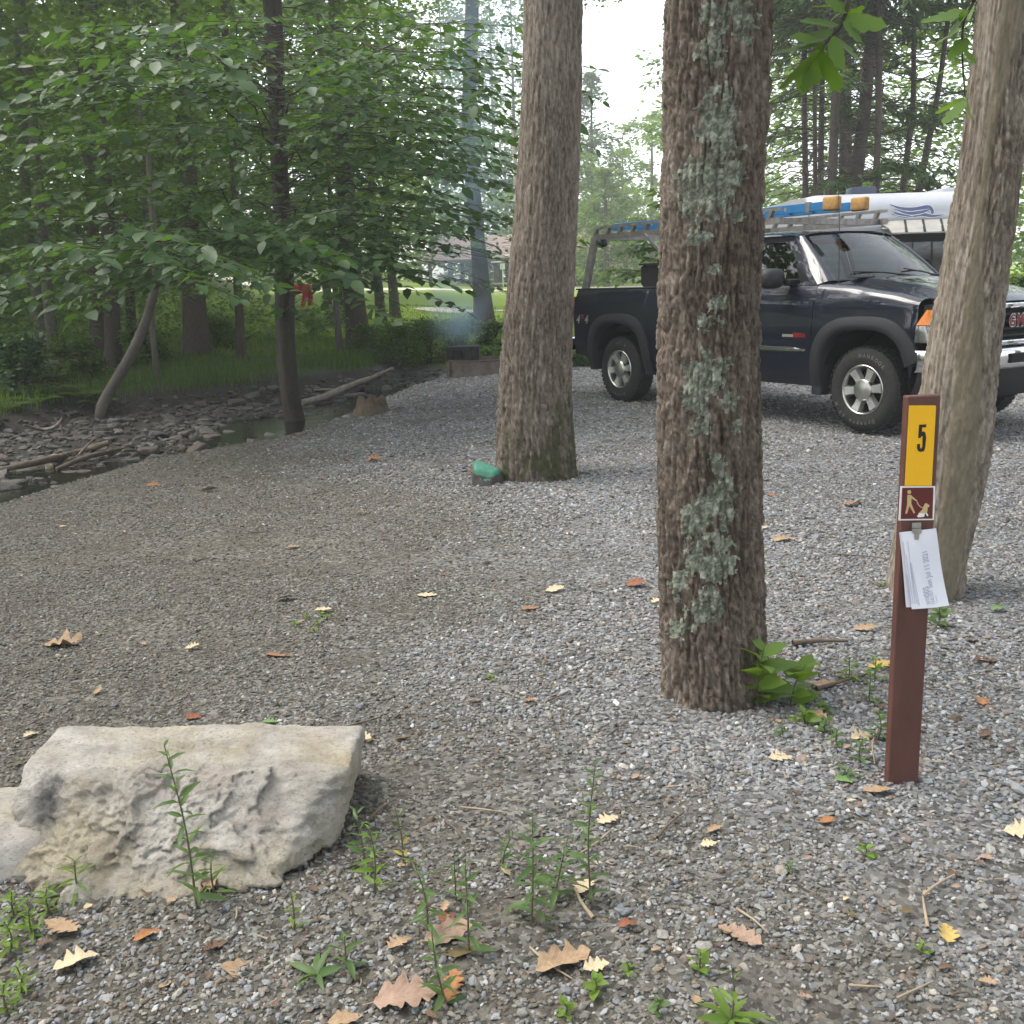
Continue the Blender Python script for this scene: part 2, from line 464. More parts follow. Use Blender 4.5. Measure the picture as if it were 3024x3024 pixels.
# pale roads across the lawn, laid 4 mm and more above it
def strip(name, pts, width, mt, lift=0.03, n=60):
    P = spline(pts, n); T = np.gradient(P, axis=0); T /= np.linalg.norm(T, axis=1)[:, None]
    N = np.stack([-T[:, 1], T[:, 0]], 1); V = []
    ks = np.linspace(-0.5, 0.5, 7)
    for k_ in ks: V.append(P + N * k_ * width)
    V = np.stack(V, 1).reshape(-1, 2); z = ground_all(V)[0] + lift
    return tag(ob(name, mesh_np(name, np.column_stack([V, z]), grid_faces(n, 7)[:, ::-1]), mt), kind='structure')


M_path = mat('pale_crushed_stone', (0.50, 0.46, 0.42), (0.40, 0.36, 0.32), 0.95, scale=3, bump=0.4)
strip('path', [(9, 40.5), (2, 42), (-1.5, 43), (-3.5, 44)], 2.2, M_path)
strip('road', [(30, 74), (-4, 76), (-30, 76), (-80, 74)], 6.0, M_path)

# water lying in the creek
def water_material():
    m, n, l, b, out = nodes('shallow_dark_water')
    b.inputs['Base Color'].default_value = (0.012, 0.012, 0.010, 1); b.inputs['Roughness'].default_value = 0.04
    b.inputs['IOR'].default_value = 1.33; b.inputs['Specular IOR Level'].default_value = 0.5
    tc = n.new('ShaderNodeTexCoord'); q = n.new('ShaderNodeTexNoise'); q.inputs['Scale'].default_value = 9; q.inputs['Detail'].default_value = 3
    l.new(tc.outputs['Object'], q.inputs['Vector'])
    bp = n.new('ShaderNodeBump'); bp.inputs['Strength'].default_value = 0.35; bp.inputs['Distance'].default_value = 0.02
    l.new(q.outputs['Fac'], bp.inputs['Height']); l.new(bp.outputs[0], b.inputs['Normal'])
    return m


wx = np.arange(-9, 0.5, 0.25); wy = np.arange(3, 21, 0.25); WX, WY = np.meshgrid(wx, wy, indexing='ij')
WP = np.stack([WX.ravel(), WY.ravel()], 1); _, wN, wF, wm = ground_all(WP)
wf = grid_faces(len(wx), len(wy))[:, ::-1]; keep = (wm[wf] > 0.12).any(1)
tag(ob('creek_water', mesh_np('creek_water', np.column_stack([WP, np.full(len(WP), -0.385)]), wf[keep]), water_material()), 'shallow dark water of the creek', kind='structure')

# ================================================================ gravel: one mass of real stones
def gravel():
    out = []
    def zone(y0, y1, dens, s0, s1):
        w0 = 0.60 * y1 + 0.8; area = (y1 - y0) * 2 * w0; n_ = int(area * dens)
        P = np.column_stack([rng.uniform(-w0, w0, n_), rng.uniform(y0, y1, n_)])
        P = P[np.abs(P[:, 0]) < 0.60 * P[:, 1] + 0.8]
        out.append((P, s0, s1))
    zone(1.1, 2.4, 8200, 0.0042, 0.0125); zone(2.4, 3.6, 6600, 0.0046, 0.0130); zone(3.6, 5.2, 4600, 0.0054, 0.0140); zone(5.2, 7.5, 2700, 0.0065, 0.0155)
    zone(7.5, 11, 1250, 0.0085, 0.018); zone(11, 20, 420, 0.012, 0.024)
    P = np.concatenate([o[0] for o in out]); s0 = np.concatenate([np.full(len(o[0]), o[1]) for o in out]); s1 = np.concatenate([np.full(len(o[0]), o[2]) for o in out])
    z, dN, dF, m = ground_all(P)
    lim = 20.2 + 0.6 * np.clip(P[:, 0], 0, 50)
    ok = (dN < 0.12 + 0.1 * rng.random(len(P))) & (P[:, 1] < lim)
    P, z, s0, s1 = P[ok], z[ok], s0[ok], s1[ok]; n_ = len(P)
    P3 = np.column_stack([P, np.zeros(n_)])
    nz = fbm(P3 * 0.6, 3, 31); patch = fbm(P3 * 1.9, 4, 77)
    blue = sstep(-0.7, 1.0, -sdist(P, ZONE) + 0.55 * nz)
    near = sstep(3.2, 2.0, P[:, 1]); blue = np.maximum(blue * 0.85, 0.42 * near)
    thin = sstep(0.0, 0.7, patch) * 0.62 + (1 - blue) * 0.12       # bare soil shows in patches
    k = rng.random(n_) > thin
    P, z, s0, s1, blue = P[k], z[k], s0[k], s1[k], blue[k]; n_ = len(P)
    u = rng.random(n_)
    size = s0 + (s1 - s0) * u ** (4.2 - 2.0 * blue) * (0.55 + 0.45 * blue)
    big = rng.random(n_) < 0.006 + 0.012 * blue; size[big] *= rng.uniform(1.3, 2.1, big.sum())
    flat = rng.uniform(0.32, 0.75, n_)
    scl = np.column_stack([size * rng.uniform(0.9, 1.5, n_), size * rng.uniform(0.65, 1.0, n_), size * flat])
    tilt = rng.normal(0, 0.32, (n_, 2)); rot = np.column_stack([tilt, rng.uniform(0, 6.283, n_)])
    pos = np.column_stack([P, z + scl[:, 2] * rng.uniform(0.05, 0.75, n_)])
    t = rng.random(n_)[:, None]; v = rng.normal(1, 0.13, n_)[:, None]
    pal_g = np.array([(0.20, 0.205, 0.215), (0.27, 0.275, 0.285), (0.14, 0.142, 0.148), (0.235, 0.225, 0.21), (0.33, 0.33, 0.33), (0.17, 0.18, 0.20), (0.17, 0.135, 0.115), (0.28, 0.255, 0.22), (0.46, 0.45, 0.43)])
    wg = [.22, .15, .19, .16, .05, .08, .10, .04, .01]
    pal_b = np.array([(0.118, 0.110, 0.095), (0.165, 0.155, 0.137), (0.084, 0.077, 0.066), (0.16, 0.157, 0.148), (0.125, 0.128, 0.13), (0.11, 0.083, 0.062), (0.22, 0.205, 0.175), (0.34, 0.32, 0.27), (0.17, 0.135, 0.098)])
    wb = [.23, .18, .17, .12, .09, .10, .06, .01, .04]
    cg = pal_g[rng.choice(9, n_, p=wg)]; cb = pal_b[rng.choice(9, n_, p=wb)]
    c = np.where(rng.random(n_)[:, None] < blue[:, None], cg, cb) * np.clip(v, 0.55, 1.5)
    me = bpy.data.meshes.new('gravel'); me.vertices.add(n_); me.vertices.foreach_set('co', np.ascontiguousarray(pos, np.float32).ravel())
    for nm, a in (('scl', scl), ('rot', rot)):
        at = me.attributes.new(nm, 'FLOAT_VECTOR', 'POINT'); at.data.foreach_set('vector', np.ascontiguousarray(a, np.float32).ravel())
    at = me.attributes.new('idx', 'INT', 'POINT'); at.data.foreach_set('value', rng.integers(0, 10, n_).astype(np.int32))
    at = me.attributes.new('scol', 'FLOAT_COLOR', 'POINT'); c4 = np.ones((n_, 4), np.float32); c4[:, :3] = c; at.data.foreach_set('color', c4.ravel())
    return me, n_


def gravel_material():
    m, n, l, b, out = nodes('crushed_stone')
    a = n.new('ShaderNodeAttribute'); a.attribute_type = 'INSTANCER'; a.attribute_name = 'scol'
    tc = n.new('ShaderNodeTexCoord'); q = n.new('ShaderNodeTexNoise'); q.inputs['Scale'].default_value = 2.5; q.inputs['Detail'].default_value = 4
    l.new(tc.outputs['Object'], q.inputs['Vector'])
    mr = n.new('ShaderNodeMapRange'); mr.inputs['To Min'].default_value = 0.72; mr.inputs['To Max'].default_value = 1.3; l.new(q.outputs['Fac'], mr.inputs[0])
    mx = n.new('ShaderNodeVectorMath'); mx.operation = 'SCALE'; l.new(a.outputs['Color'], mx.inputs[0]); l.new(mr.outputs[0], mx.inputs['Scale'])
    l.new(mx.outputs[0], b.inputs['Base Color']); b.inputs['Roughness'].default_value = 0.75; b.inputs['Specular IOR Level'].default_value = 0.35
    return m


def stone_nodes(mt, variants=10):
    g = bpy.data.node_groups.new('stones_on_points', 'GeometryNodeTree')
    g.interface.new_socket('Geometry', in_out='INPUT', socket_type='NodeSocketGeometry')
    g.interface.new_socket('Geometry', in_out='OUTPUT', socket_type='NodeSocketGeometry')
    N, Lk = g.nodes, g.links
    gi = N.new('NodeGroupInput'); go = N.new('NodeGroupOutput'); jn = N.new('GeometryNodeJoinGeometry')
    for i in range(variants):
        ic = N.new('GeometryNodeMeshIcoSphere'); ic.inputs['Radius'].default_value = 1.0; ic.inputs['Subdivisions'].default_value = 2
        sp = N.new('GeometryNodeSetPosition'); ps = N.new('GeometryNodeInputPosition')
        vo = N.new('ShaderNodeTexVoronoi'); vo.inputs['Scale'].default_value = 0.85; vo.feature = 'F1'
        ad = N.new('ShaderNodeVectorMath'); ad.operation = 'ADD'; ad.inputs[1].default_value = (3.7 * i + 1, 1.9 * i, 5.1 * i)
        Lk.new(ps.outputs[0], ad.inputs[0]); Lk.new(ad.outputs[0], vo.inputs['Vector'])
        mr = N.new('ShaderNodeMapRange'); mr.inputs['From Min'].default_value = 0.1; mr.inputs['From Max'].default_value = 0.9
        mr.inputs['To Min'].default_value = 1.25; mr.inputs['To Max'].default_value = 0.55; Lk.new(vo.outputs['Distance'], mr.inputs[0])
        sc = N.new('ShaderNodeVectorMath'); sc.operation = 'SCALE'; Lk.new(ps.outputs[0], sc.inputs[0]); Lk.new(mr.outputs[0], sc.inputs['Scale'])
        Lk.new(ic.outputs['Mesh'], sp.inputs['Geometry']); Lk.new(sc.outputs[0], sp.inputs['Position'])
        sm = N.new('GeometryNodeSetMaterial'); sm.inputs['Material'].default_value = mt; Lk.new(sp.outputs[0], sm.inputs['Geometry'])
        sh = N.new('GeometryNodeSetShadeSmooth'); sh.inputs['Shade Smooth'].default_value = False; Lk.new(sm.outputs[0], sh.inputs['Geometry'])
        gt = N.new('GeometryNodeGeometryToInstance'); Lk.new(sh.outputs[0], gt.inputs[0]); Lk.new(gt.outputs[0], jn.inputs[0])
    def na(nm, ty):
        q = N.new('GeometryNodeInputNamedAttribute'); q.data_type = ty; q.inputs['Name'].default_value = nm
        return q.outputs['Attribute']
    mp = N.new('GeometryNodeMeshToPoints'); Lk.new(gi.outputs[0], mp.inputs[0])
    io = N.new('GeometryNodeInstanceOnPoints'); Lk.new(mp.outputs[0], io.inputs['Points']); Lk.new(jn.outputs[0], io.inputs['Instance'])
    io.inputs['Pick Instance'].default_value = True
    Lk.new(na('idx', 'INT'), io.inputs['Instance Index']); Lk.new(na('scl', 'FLOAT_VECTOR'), io.inputs['Scale'])
    er = N.new('FunctionNodeEulerToRotation'); Lk.new(na('rot', 'FLOAT_VECTOR'), er.inputs[0]); Lk.new(er.outputs[0], io.inputs['Rotation'])
    Lk.new(io.outputs[0], go.inputs[0])
    return g


gv_me, gv_n = gravel()
STONE_G = stone_nodes(gravel_material())
gv = tag(ob('gravel', gv_me), 'loose grey and brown crushed stone covering the campsite pad', 'gravel', kind='stuff')
gv.modifiers.new('stones', 'NODES').node_group = STONE_G

# ================================================================ trees near the camera
def project(V):
    D = np.asarray(V, float) - CAM; z = D @ _f
    return np.stack([1512 + FOC * (D @ _r) / z, 1512 - FOC * (D @ _u) / z], 1)


def bark_material(name, dark, mid, light, bump=0.8, bscale=140, stretch=(1, 1, 0.45), mossy=None):
    m, n, l, b, out = nodes(name)
    b.inputs['Roughness'].default_value = 0.9; b.inputs['Specular IOR Level'].default_value = 0.25
    at = n.new('ShaderNodeAttribute'); at.attribute_name = 'bv'
    tc = n.new('ShaderNodeTexCoord'); mp = n.new('ShaderNodeMapping'); mp.inputs['Scale'].default_value = stretch; l.new(tc.outputs['Object'], mp.inputs[0])
    nz = n.new('ShaderNodeTexNoise'); nz.inputs['Scale'].default_value = 30; nz.inputs['Detail'].default_value = 9; nz.inputs['Roughness'].default_value = 0.78; l.new(mp.outputs[0], nz.inputs['Vector'])
    ad = n.new('ShaderNodeMath'); ad.operation = 'MULTIPLY_ADD'; ad.inputs[1].default_value = 0.9; l.new(nz.outputs['Fac'], ad.inputs[0]); l.new(at.outputs['Fac'], ad.inputs[2])
    rp = n.new('ShaderNodeValToRGB'); e = rp.color_ramp.elements; e.new(0.5)
    e[0].position = 0.3; e[0].color = rgb(dark); e[1].position = 0.65; e[1].color = rgb(mid); e[2].position = 1.0; e[2].color = rgb(light)
    l.new(ad.outputs[0], rp.inputs['Fac']); src = rp.outputs[0]
    if mossy:
        am = n.new('ShaderNodeAttribute'); am.attribute_name = 'moss'
        mx = n.new('ShaderNodeMixRGB'); mx.inputs[2].default_value = rgb(mossy); l.new(am.outputs['Fac'], mx.inputs[0]); l.new(src, mx.inputs[1]); src = mx.outputs[0]
    l.new(src, b.inputs['Base Color'])
    nb = n.new('ShaderNodeTexNoise'); nb.inputs['Scale'].default_value = bscale; nb.inputs['Detail'].default_value = 6; nb.inputs['Roughness'].default_value = 0.7; l.new(mp.outputs[0], nb.inputs['Vector'])
    bp = n.new('ShaderNodeBump'); bp.inputs['Strength'].default_value = bump; bp.inputs['Distance'].default_value = 0.006
    l.new(nb.outputs['Fac'], bp.inputs['Height']); l.new(bp.outputs[0], b.inputs['Normal'])
    return m


def edges_to_ctrl(rows, Y0):
    out = []
    for py, xl, xr in rows:
        L = atY(xl, py, Y0); Rr = atY(xr, py, Y0); c = (L + Rr) / 2
        out.append([c[0], Y0, c[2], np.linalg.norm(Rr - L) / 2])
    return sorted(out, key=lambda q: q[2])


def rings(ctrl, zs_):
    C = np.array(ctrl); o = np.argsort(C[:, 2]); C = C[o]
    q = np.linspace(C[0, 2], C[-1, 2], 400); out = []
    for k in (0, 1, 3):
        v = np.interp(q, C[:, 2], C[:, k]); vp = np.pad(v, 8, mode='reflect', reflect_type='odd')
        out.append(np.interp(zs_, q, np.convolve(vp, np.ones(17) / 17, 'valid')))
    return np.stack(out, 1)


def near_trunk(ctrl, z0, zdense, ztop, nth, step, disp, flare=(0.0, 0.3), lobes=5, seed=0):
    """disp(theta, z, P, r) -> (radial offset, bark value, moss) arrays"""
    zz = np.concatenate([np.arange(z0, zdense, step), np.linspace(zdense, ztop, 30)])
    c = rings(ctrl, zz); th = np.linspace(0, 2 * np.pi, nth, endpoint=False)
    Z, T = np.meshgrid(zz, th, indexing='ij'); n_ = Z.size
    cx = np.repeat(c[:, 0], nth); cyy = np.repeat(c[:, 1], nth); r_ = np.repeat(c[:, 2], nth); Z = Z.ravel(); T = T.ravel()
    h = Z - z0
    fl = 1 + flare[0] * np.exp(-h / flare[1]) * (1 + 0.45 * np.cos(lobes * T + seed) + 0.25 * np.cos((lobes + 2) * T + 2.1 * seed))
    r_ = r_ * fl * (1 + 0.025 * vnoise(np.stack([np.cos(T) * 1.2, np.sin(T) * 1.2, Z * 1.3], 1), seed + 5))
    d, bv, moss = disp(T, Z, np.stack([np.cos(T), np.sin(T), Z], 1), r_)
    V = np.stack([cx + (r_ + d) * np.cos(T), cyy + (r_ + d) * np.sin(T), Z], 1)
    return V, grid_faces(len(zz), nth, wrap=True), bv, moss, T, Z


def ridged(rm, fx, fz, amp, seed, warp=0.25):
    def f(T, Z, P, r_):
        Q = np.stack([P[:, 0] * rm * fx, P[:, 1] * rm * fx, Z * fz], 1)
        W = Q + warp * np.stack([fbm(Q * 0.7, 3, seed + 1), fbm(Q * 0.7, 3, seed + 2), 1.5 * fbm(Q * 0.7, 3, seed + 3)], 1)
        f1, f2, cid = worley(W * np.array([1, 1, 0.22]), seed); plate = sstep(0.0, 0.30, f2 - f1)          # long furrows
        h1, h2, cid3 = worley(W * np.array([1.6, 1.6, 0.75]), seed + 5); brk = sstep(0.0, 0.16, h2 - h1)    # plates along the ridges
        g1, g2, cid2 = worley(W * np.array([3.6, 3.6, 2.2]), seed + 9); fl = sstep(0.0, 0.22, g2 - g1)      # flakes
        fine = fbm(Q * np.array([7, 7, 3.0]), 4, seed + 30, 0.62)
        d = amp * (1.2 * plate - 0.95 + 0.34 * (brk - 1) * plate + 0.42 * (cid3 - 0.5) * plate + 0.30 * ((fl - 0.6) + 0.7 * (cid2 - 0.5)) * plate + 0.16 * fine)
        bv = 0.20 * (cid3 - 0.5) + 0.30 * (cid2 - 0.5) + 0.18 * fine + 0.10 + 0.12 * fbm(P * np.array([0.8, 0.8, 1.6]), 3, seed + 40)
        return d, bv, np.zeros_like(d)
    return f


def lichen_parts(parent, V, F, patches, mt, seed):
    """each patch (px, py, rx, ry) becomes a ruffled crust standing proud of the bark"""
    pix = project(V); axis = V.mean(0)
    front = (V - axis)[:, 1] < 0.05
    nrm = np.zeros_like(V); nrm_c = np.array([axis[0], axis[1]])
    fa = V[F[:, 2]] - V[F[:, 0]]; fb = V[F[:, 3]] - V[F[:, 1]]; fn = np.cross(fa, fb)
    for k in range(4): np.add.at(nrm, F[:, k], fn)
    nrm /= np.linalg.norm(nrm, axis=1)[:, None] + 1e-12
    out = (V[:, :2] - nrm_c) * 1.0
    if ((nrm[:, :2] * out).sum(1)).mean() < 0: nrm = -nrm
    no = fbm(V * 38, 4, seed); no2 = fbm(V * 150, 3, seed + 5, 0.7); no3 = fbm(V * 12, 3, seed + 8)
    mk = np.full(len(V), -9.0)
    for (px, py, rx, ry, rag) in patches:
        e = 1 - ((pix[:, 0] - px) / rx) ** 2 - ((pix[:, 1] - py) / ry) ** 2
        mk = np.maximum(mk, e + rag * (0.6 * no + 0.55 * no2 + 0.5 * no3))
    fk = np.where(((mk > 0.12) & front)[F].all(1))[0]; FF = F[fk]
    lab = np.arange(len(V))                                     # connected crusts, each a part of its own
    for _ in range(400):
        m_ = lab[FF].min(1); new = lab.copy(); np.minimum.at(new, FF.ravel(), np.repeat(m_, 4)); new = new[new]
        if (new == lab).all(): break
        lab = new
    fl_ = lab[FF[:, 0]]
    for q in np.unique(fl_):
        Fq = FF[fl_ == q]
        if len(Fq) < 30: continue
        ids, inv = np.unique(Fq, return_inverse=True)
        off = 0.0005 + 0.0018 * np.clip(no2[ids] * 0.6 + 0.5, 0, 1.2) * sstep(0.1, 0.5, mk[ids]) + 0.0008 * no[ids]
        VV = V[ids] + nrm[ids] * np.maximum(off, 0.0008)[:, None]
        me = mesh_np('lichen', VV, inv.reshape(-1, 4), True, {'bv': 0.35 * no2[ids] + 0.25 * no[ids] - 0.02})
        ob('lichen', me, mt, parent)


def lichen_material():
    m = bark_material('pale_green_lichen', (0.12, 0.13, 0.10), (0.255, 0.275, 0.22), (0.40, 0.415, 0.35), 0.9, 160, (1, 1, 1))
    return m


M_lichen = lichen_material()
M_bark1 = bark_material('ridged_brown_bark', (0.055, 0.042, 0.033), (0.145, 0.116, 0.094), (0.27, 0.23, 0.195))
M_bark2 = bark_material('furrowed_grey_brown_bark', (0.055, 0.044, 0.035), (0.15, 0.123, 0.10), (0.255, 0.218, 0.183), mossy=(0.055, 0.062, 0.028))
M_bark3 = bark_material('flaking_tan_bark', (0.085, 0.068, 0.052), (0.20, 0.17, 0.135), (0.32, 0.285, 0.24), 0.5, 70, mossy=(0.165, 0.145, 0.088))

# ---- leaves as arrays
T_OVAL = (np.array([(0, 0, 0), (.25, .23, .05), (.25, 0, 0), (.25, -.23, .05), (.62, .21, .03), (.62, 0, -.02), (.62, -.21, .03), (1, 0, -.09)], float),
          np.array([(0, 2, 1), (0, 3, 2), (1, 2, 5), (1, 5, 4), (2, 3, 6), (2, 6, 5), (4, 5, 7), (5, 6, 7)]))
T_RHOM = (np.array([(0, 0, 0), (.45, .30, .06), (.45, -.30, .06), (1, 0, -.05)], float), np.array([(0, 2, 1), (1, 2, 3)]))
T_NEED = (np.array([(0, 0, 0), (.45, .13, .03), (.45, -.13, .03), (1, 0, -.06)], float), np.array([(0, 2, 1), (1, 2, 3)]))


def unit(a): return a / (np.linalg.norm(a, axis=-1, keepdims=True) + 1e-9)


def leaves_np(pos, dirv, nrm, size, tmpl, wid=1.0):
    tv, tf = tmpl; n_ = len(pos); d = unit(dirv); s_ = unit(np.cross(nrm, d)); u_ = np.cross(d, s_)
    size = np.broadcast_to(np.asarray(size, float), (n_,))
    V = pos[:, None, :] + size[:, None, None] * (tv[None, :, 0:1] * d[:, None, :] + wid * tv[None, :, 1:2] * s_[:, None, :] + tv[None, :, 2:3] * u_[:, None, :])
    k = len(tv); F = (np.arange(n_) * k)[:, None, None] + tf[None]
    return V.reshape(-1, 3), F.reshape(-1, 3)


def rand_dirs(n_, up=1.0, tilt=0.6):
    """leaf directions about horizontal and normals about up"""
    a = rng.uniform(0, 2 * np.pi, n_); d = np.stack([np.cos(a), np.sin(a), rng.normal(-0.15, 0.35, n_)], 1)
    nn = np.stack([rng.normal(0, tilt, n_), rng.normal(0, tilt, n_), np.full(n_, up)], 1)
    return d, nn


def clump_crown(name, clumps, per, size, tmpl, flat=0.35, tilt=0.6, mt=None, parent=None, wid=1.0, zcut=None):
    """clumps: rows (x,y,z,radius)"""
    Cc = np.asarray(clumps, float); idx = np.repeat(np.arange(len(Cc)), per); n_ = len(idx)
    g = rng.normal(0, 0.5, (n_, 3)); P = Cc[idx, :3] + g * Cc[idx, 3:4] * np.array([1, 1, flat])
    d, nn = rand_dirs(n_, 1.0, tilt)
    V, F = leaves_np(P, d, nn, size * rng.uniform(0.65, 1.25, n_), tmpl, wid)
    base = rng.uniform(0.1, 0.6, len(Cc)); lv = np.clip(base[idx] + rng.normal(0, 0.14, n_), 0, 1)
    return mesh_np(name, V, F, False, {'lv': np.repeat(lv, len(tmpl[0]))})


M_leafdark = leaf_mat('broadleaf_green', (0.027, 0.064, 0.022), (0.068, 0.142, 0.042), 0.42)
M_leafmid = leaf_mat('broadleaf_mid_green', (0.042, 0.088, 0.020), (0.105, 0.185, 0.036), 0.5)
M_leafbright = leaf_mat('sunny_green', (0.06, 0.115, 0.022), (0.13, 0.21, 0.04), 0.5)
M_needle = leaf_mat('needle_green', (0.040, 0.082, 0.032), (0.095, 0.155, 0.06), 0.42)


def overhead_crown(parent, cx, cy_, z0, z1, rad, ncl, per, size, mt):
    a = rng.uniform(0, 6.283, ncl); rr = rad * np.sqrt(rng.random(ncl)); z = rng.uniform(z0, z1, ncl)
    cl = np.column_stack([cx + rr * np.cos(a), cy_ + rr * np.sin(a), z, rng.uniform(0.5, 1.0, ncl)])
    return ob('crown', clump_crown('crown', cl, per, size, T_RHOM, 0.4), mt, parent)


def upward(ctrl, ztop, rtop):
    C = sorted([list(map(float, q)) for q in ctrl], key=lambda q: q[2]); a, b = np.array(C[-2]), np.array(C[-1])
    dv = (b[:2] - a[:2]) / (b[2] - a[2])
    C.append([b[0] + dv[0] * (ztop - b[2]) * 0.5, b[1] + dv[1] * (ztop - b[2]) * 0.5, ztop, rtop]); return C


# ---- tree with the lichen, in front of the truck
t1b = onG(2105, 2085)
Y1 = t1b[1] + 0.12
rows1 = [(0, 1966, 2278), (419, 1959, 2266), (699, 1952, 2249), (885, 1948, 2243), (1000, 1946, 2236), (1300, 1945, 2241), (1600, 1943, 2246), (1900, 1953, 2256), (2060, 1966, 2262)]
c1 = edges_to_ctrl(rows1, Y1); c1.insert(0, [c1[0][0], Y1, -0.4, c1[0][3] * 1.03]); c1 = upward(c1, 9.0, 0.10)
tr1 = tag(empty('oak_tree', (c1[1][0], Y1, 0)), 'straight brown tree trunk crusted with pale green lichen beside the sign post', 'tree')
INV1 = -np.array([c1[1][0], Y1, 0])
V, F, bv, moss, T, Z = near_trunk(c1, -0.15, 2.55, 9.0, 230, 0.0056, ridged(0.165, 36, 17.0, 0.0125, 101), (0.20, 0.11), 5, 1)
ob('trunk', mesh_np('trunk', V + INV1, F[:, ::-1], True, {'bv': bv, 'moss': moss}), M_bark1, tr1)
P1 = [(2125, 365, 85, 140, .75), (2085, 560, 95, 130, .75), (2165, 520, 60, 70, .9), (2150, 60, 90, 70, 1.1), (2110, 150, 60, 60, 1.3), (2180, 640, 30, 30, .8),
      (2120, 900, 42, 45, .9), (2112, 945, 50, 42, 1.0), (2085, 1115, 80, 70, .8), (2055, 1180, 55, 70, .9), (2135, 1095, 45, 50, .9), (2148, 1190, 38, 40, .9),
      (2063, 1262, 52, 42, .95), (2112, 1368, 34, 40, .9), (2075, 1530, 65, 70, .8), (2130, 1500, 62, 110, .75), (2115, 1640, 62, 100, .8), (2060, 1640, 45, 80, 1.2), (2010, 1858, 42, 36, 1.0),
      (2095, 1790, 70, 50, 1.3), (2170, 1262, 22, 30, 1.1), (2090, 1040, 26, 24, 1.0), (2115, 795, 26, 20, 1.0), (2190, 90, 40, 50, 1.2), (2060, 700, 40, 30, 1.0), (2040, 830, 20, 20, 1.0), (2000, 1750, 34, 60, 1.3)]
lichen_parts(tr1, V, F, P1, M_lichen, 55)
for ch in tr1.children:
    if ch.name.startswith('lichen'): ch.data.transform(Matrix.Translation(Vector(INV1)))
overhead_crown(tr1, 0.3, 0.2, 5.2, 9.5, 3.0, 60, 26, 0.20, M_leafmid)

# ---- big tree standing in the middle
t2b = onG(1590, 1420)
Y2 = t2b[1] + 0.22
rows2 = [(0, 1548, 1721), (390, 1536, 1715), (700, 1513, 1703), (930, 1490, 1692), (1160, 1472, 1687), (1280, 1470, 1690), (1370, 1468, 1700)]
c2 = edges_to_ctrl(rows2, Y2); c2.insert(0, [c2[0][0], Y2, -0.4, c2[0][3]]); c2 = upward(c2, 13, 0.14)
tr2 = tag(empty('oak_tree', (c2[1][0], Y2, 0)), 'thick furrowed trunk flaring at its foot beside the green painted rock', 'tree')
INV2 = -np.array([c2[1][0], Y2, 0])
_rid2 = ridged(0.27, 26, 9.0, 0.016, 202)
def disp2(T, Z, P, r_):
    d, bv, m_ = _rid2(T, Z, P, r_)
    moss = sstep(0.75, 0.1, Z + 0.25 * fbm(P * 4, 3, 9)) * sstep(-0.2, 0.5, fbm(P * 6, 3, 10) + 0.25)
    return d * (0.6 + 0.7 * sstep(1.6, 0.3, Z)), bv + 0.12 * sstep(0.8, 2.6, Z), moss * 0.85
V, F, bv, moss, T, Z = near_trunk(c2, -0.15, 3.7, 13.0, 170, 0.0105, disp2, (0.10, 0.22), 4, 2)
ob('trunk', mesh_np('trunk', V + INV2, F[:, ::-1], True, {'bv': bv, 'moss': moss}), M_bark2, tr2)
overhead_crown(tr2, 0, 0, 6.5, 12, 3.6, 70, 26, 0.22, M_leafmid)

# ---- leaning tree behind the sign post
t3b = onG(2730, 1772)
Y3 = t3b[1] + 0.12
rows3 = [(0, 2897, 3062), (256, 2868, 3030), (469, 2842, 3010), (640, 2812, 2993), (768, 2790, 2975), (941, 2762, 2952), (1069, 2740, 2938), (1240, 2715, 2925), (1400, 2690, 2905), (1550, 2655, 2868), (1680, 2635, 2845), (1770, 2622, 2828)]
c3 = edges_to_ctrl(rows3, Y3); c3.insert(0, [c3[0][0] - 0.02, Y3, -0.4, c3[0][3]]); c3 = upward(c3, 7.0, 0.08)
tr3 = tag(empty('leaning_tree', (c3[1][0], Y3, 0)), 'leaning tan tree with split bark behind the sign post', 'tree')
INV3 = -np.array([c3[1][0], Y3, 0])
_rid3 = ridged(0.16, 26, 9.0, 0.013, 303, 0.35)
def disp3(T, Z, P, r_):
    d, bv, m_ = _rid3(T, Z, P, r_)
    # angle on the visible side: -pi/2 faces the camera, 0 is to the right, pi to the left
    a = np.mod(T + np.pi / 2 + np.pi, 2 * np.pi) - np.pi          # 0 = to camera, + = to the right, - = to the left
    wob = 0.18 * fbm(np.stack([Z * 1.1, 0 * Z, 0 * Z], 1), 3, 61)
    smooth = sstep(-0.62, -0.42, a + wob) * sstep(0.42, 0.12, a + wob + 0.55 * sstep(0.9, 1.7, Z) * sstep(2.5, 1.9, Z)) * sstep(3.0, 2.2, Z * 0.9)
    strip_ = sstep(-1.9, -1.6, a) * sstep(-0.5, -0.7, a + wob)
    groove = np.cos(a * 34 + 4 * fbm(np.stack([a * 3, Z * 0.8, 0 * Z], 1), 3, 62))
    ds = 0.0055 * fbm(np.stack([P[:, 0] * 3.2, P[:, 1] * 3.2, Z * 6], 1), 5, 63, 0.6)
    dw = -0.004 + 0.0035 * groove + 0.002 * fbm(np.stack([a * 20, Z * 3, 0 * Z], 1), 3, 64)
    knot = np.exp(-(((a - 0.05) / 0.22) ** 2 + ((Z - 1.97) / 0.045) ** 2))
    d = d * (1 - smooth) * (1 - strip_) + ds * smooth + dw * strip_ + 0.010 * knot * np.cos(((a - .05) / .1) ** 2 + ((Z - 1.97) / .02) ** 2)
    bv = bv * (1 - 0.6 * smooth) + 0.10 * strip_ + 0.04
    return d, bv, 0.38 * smooth
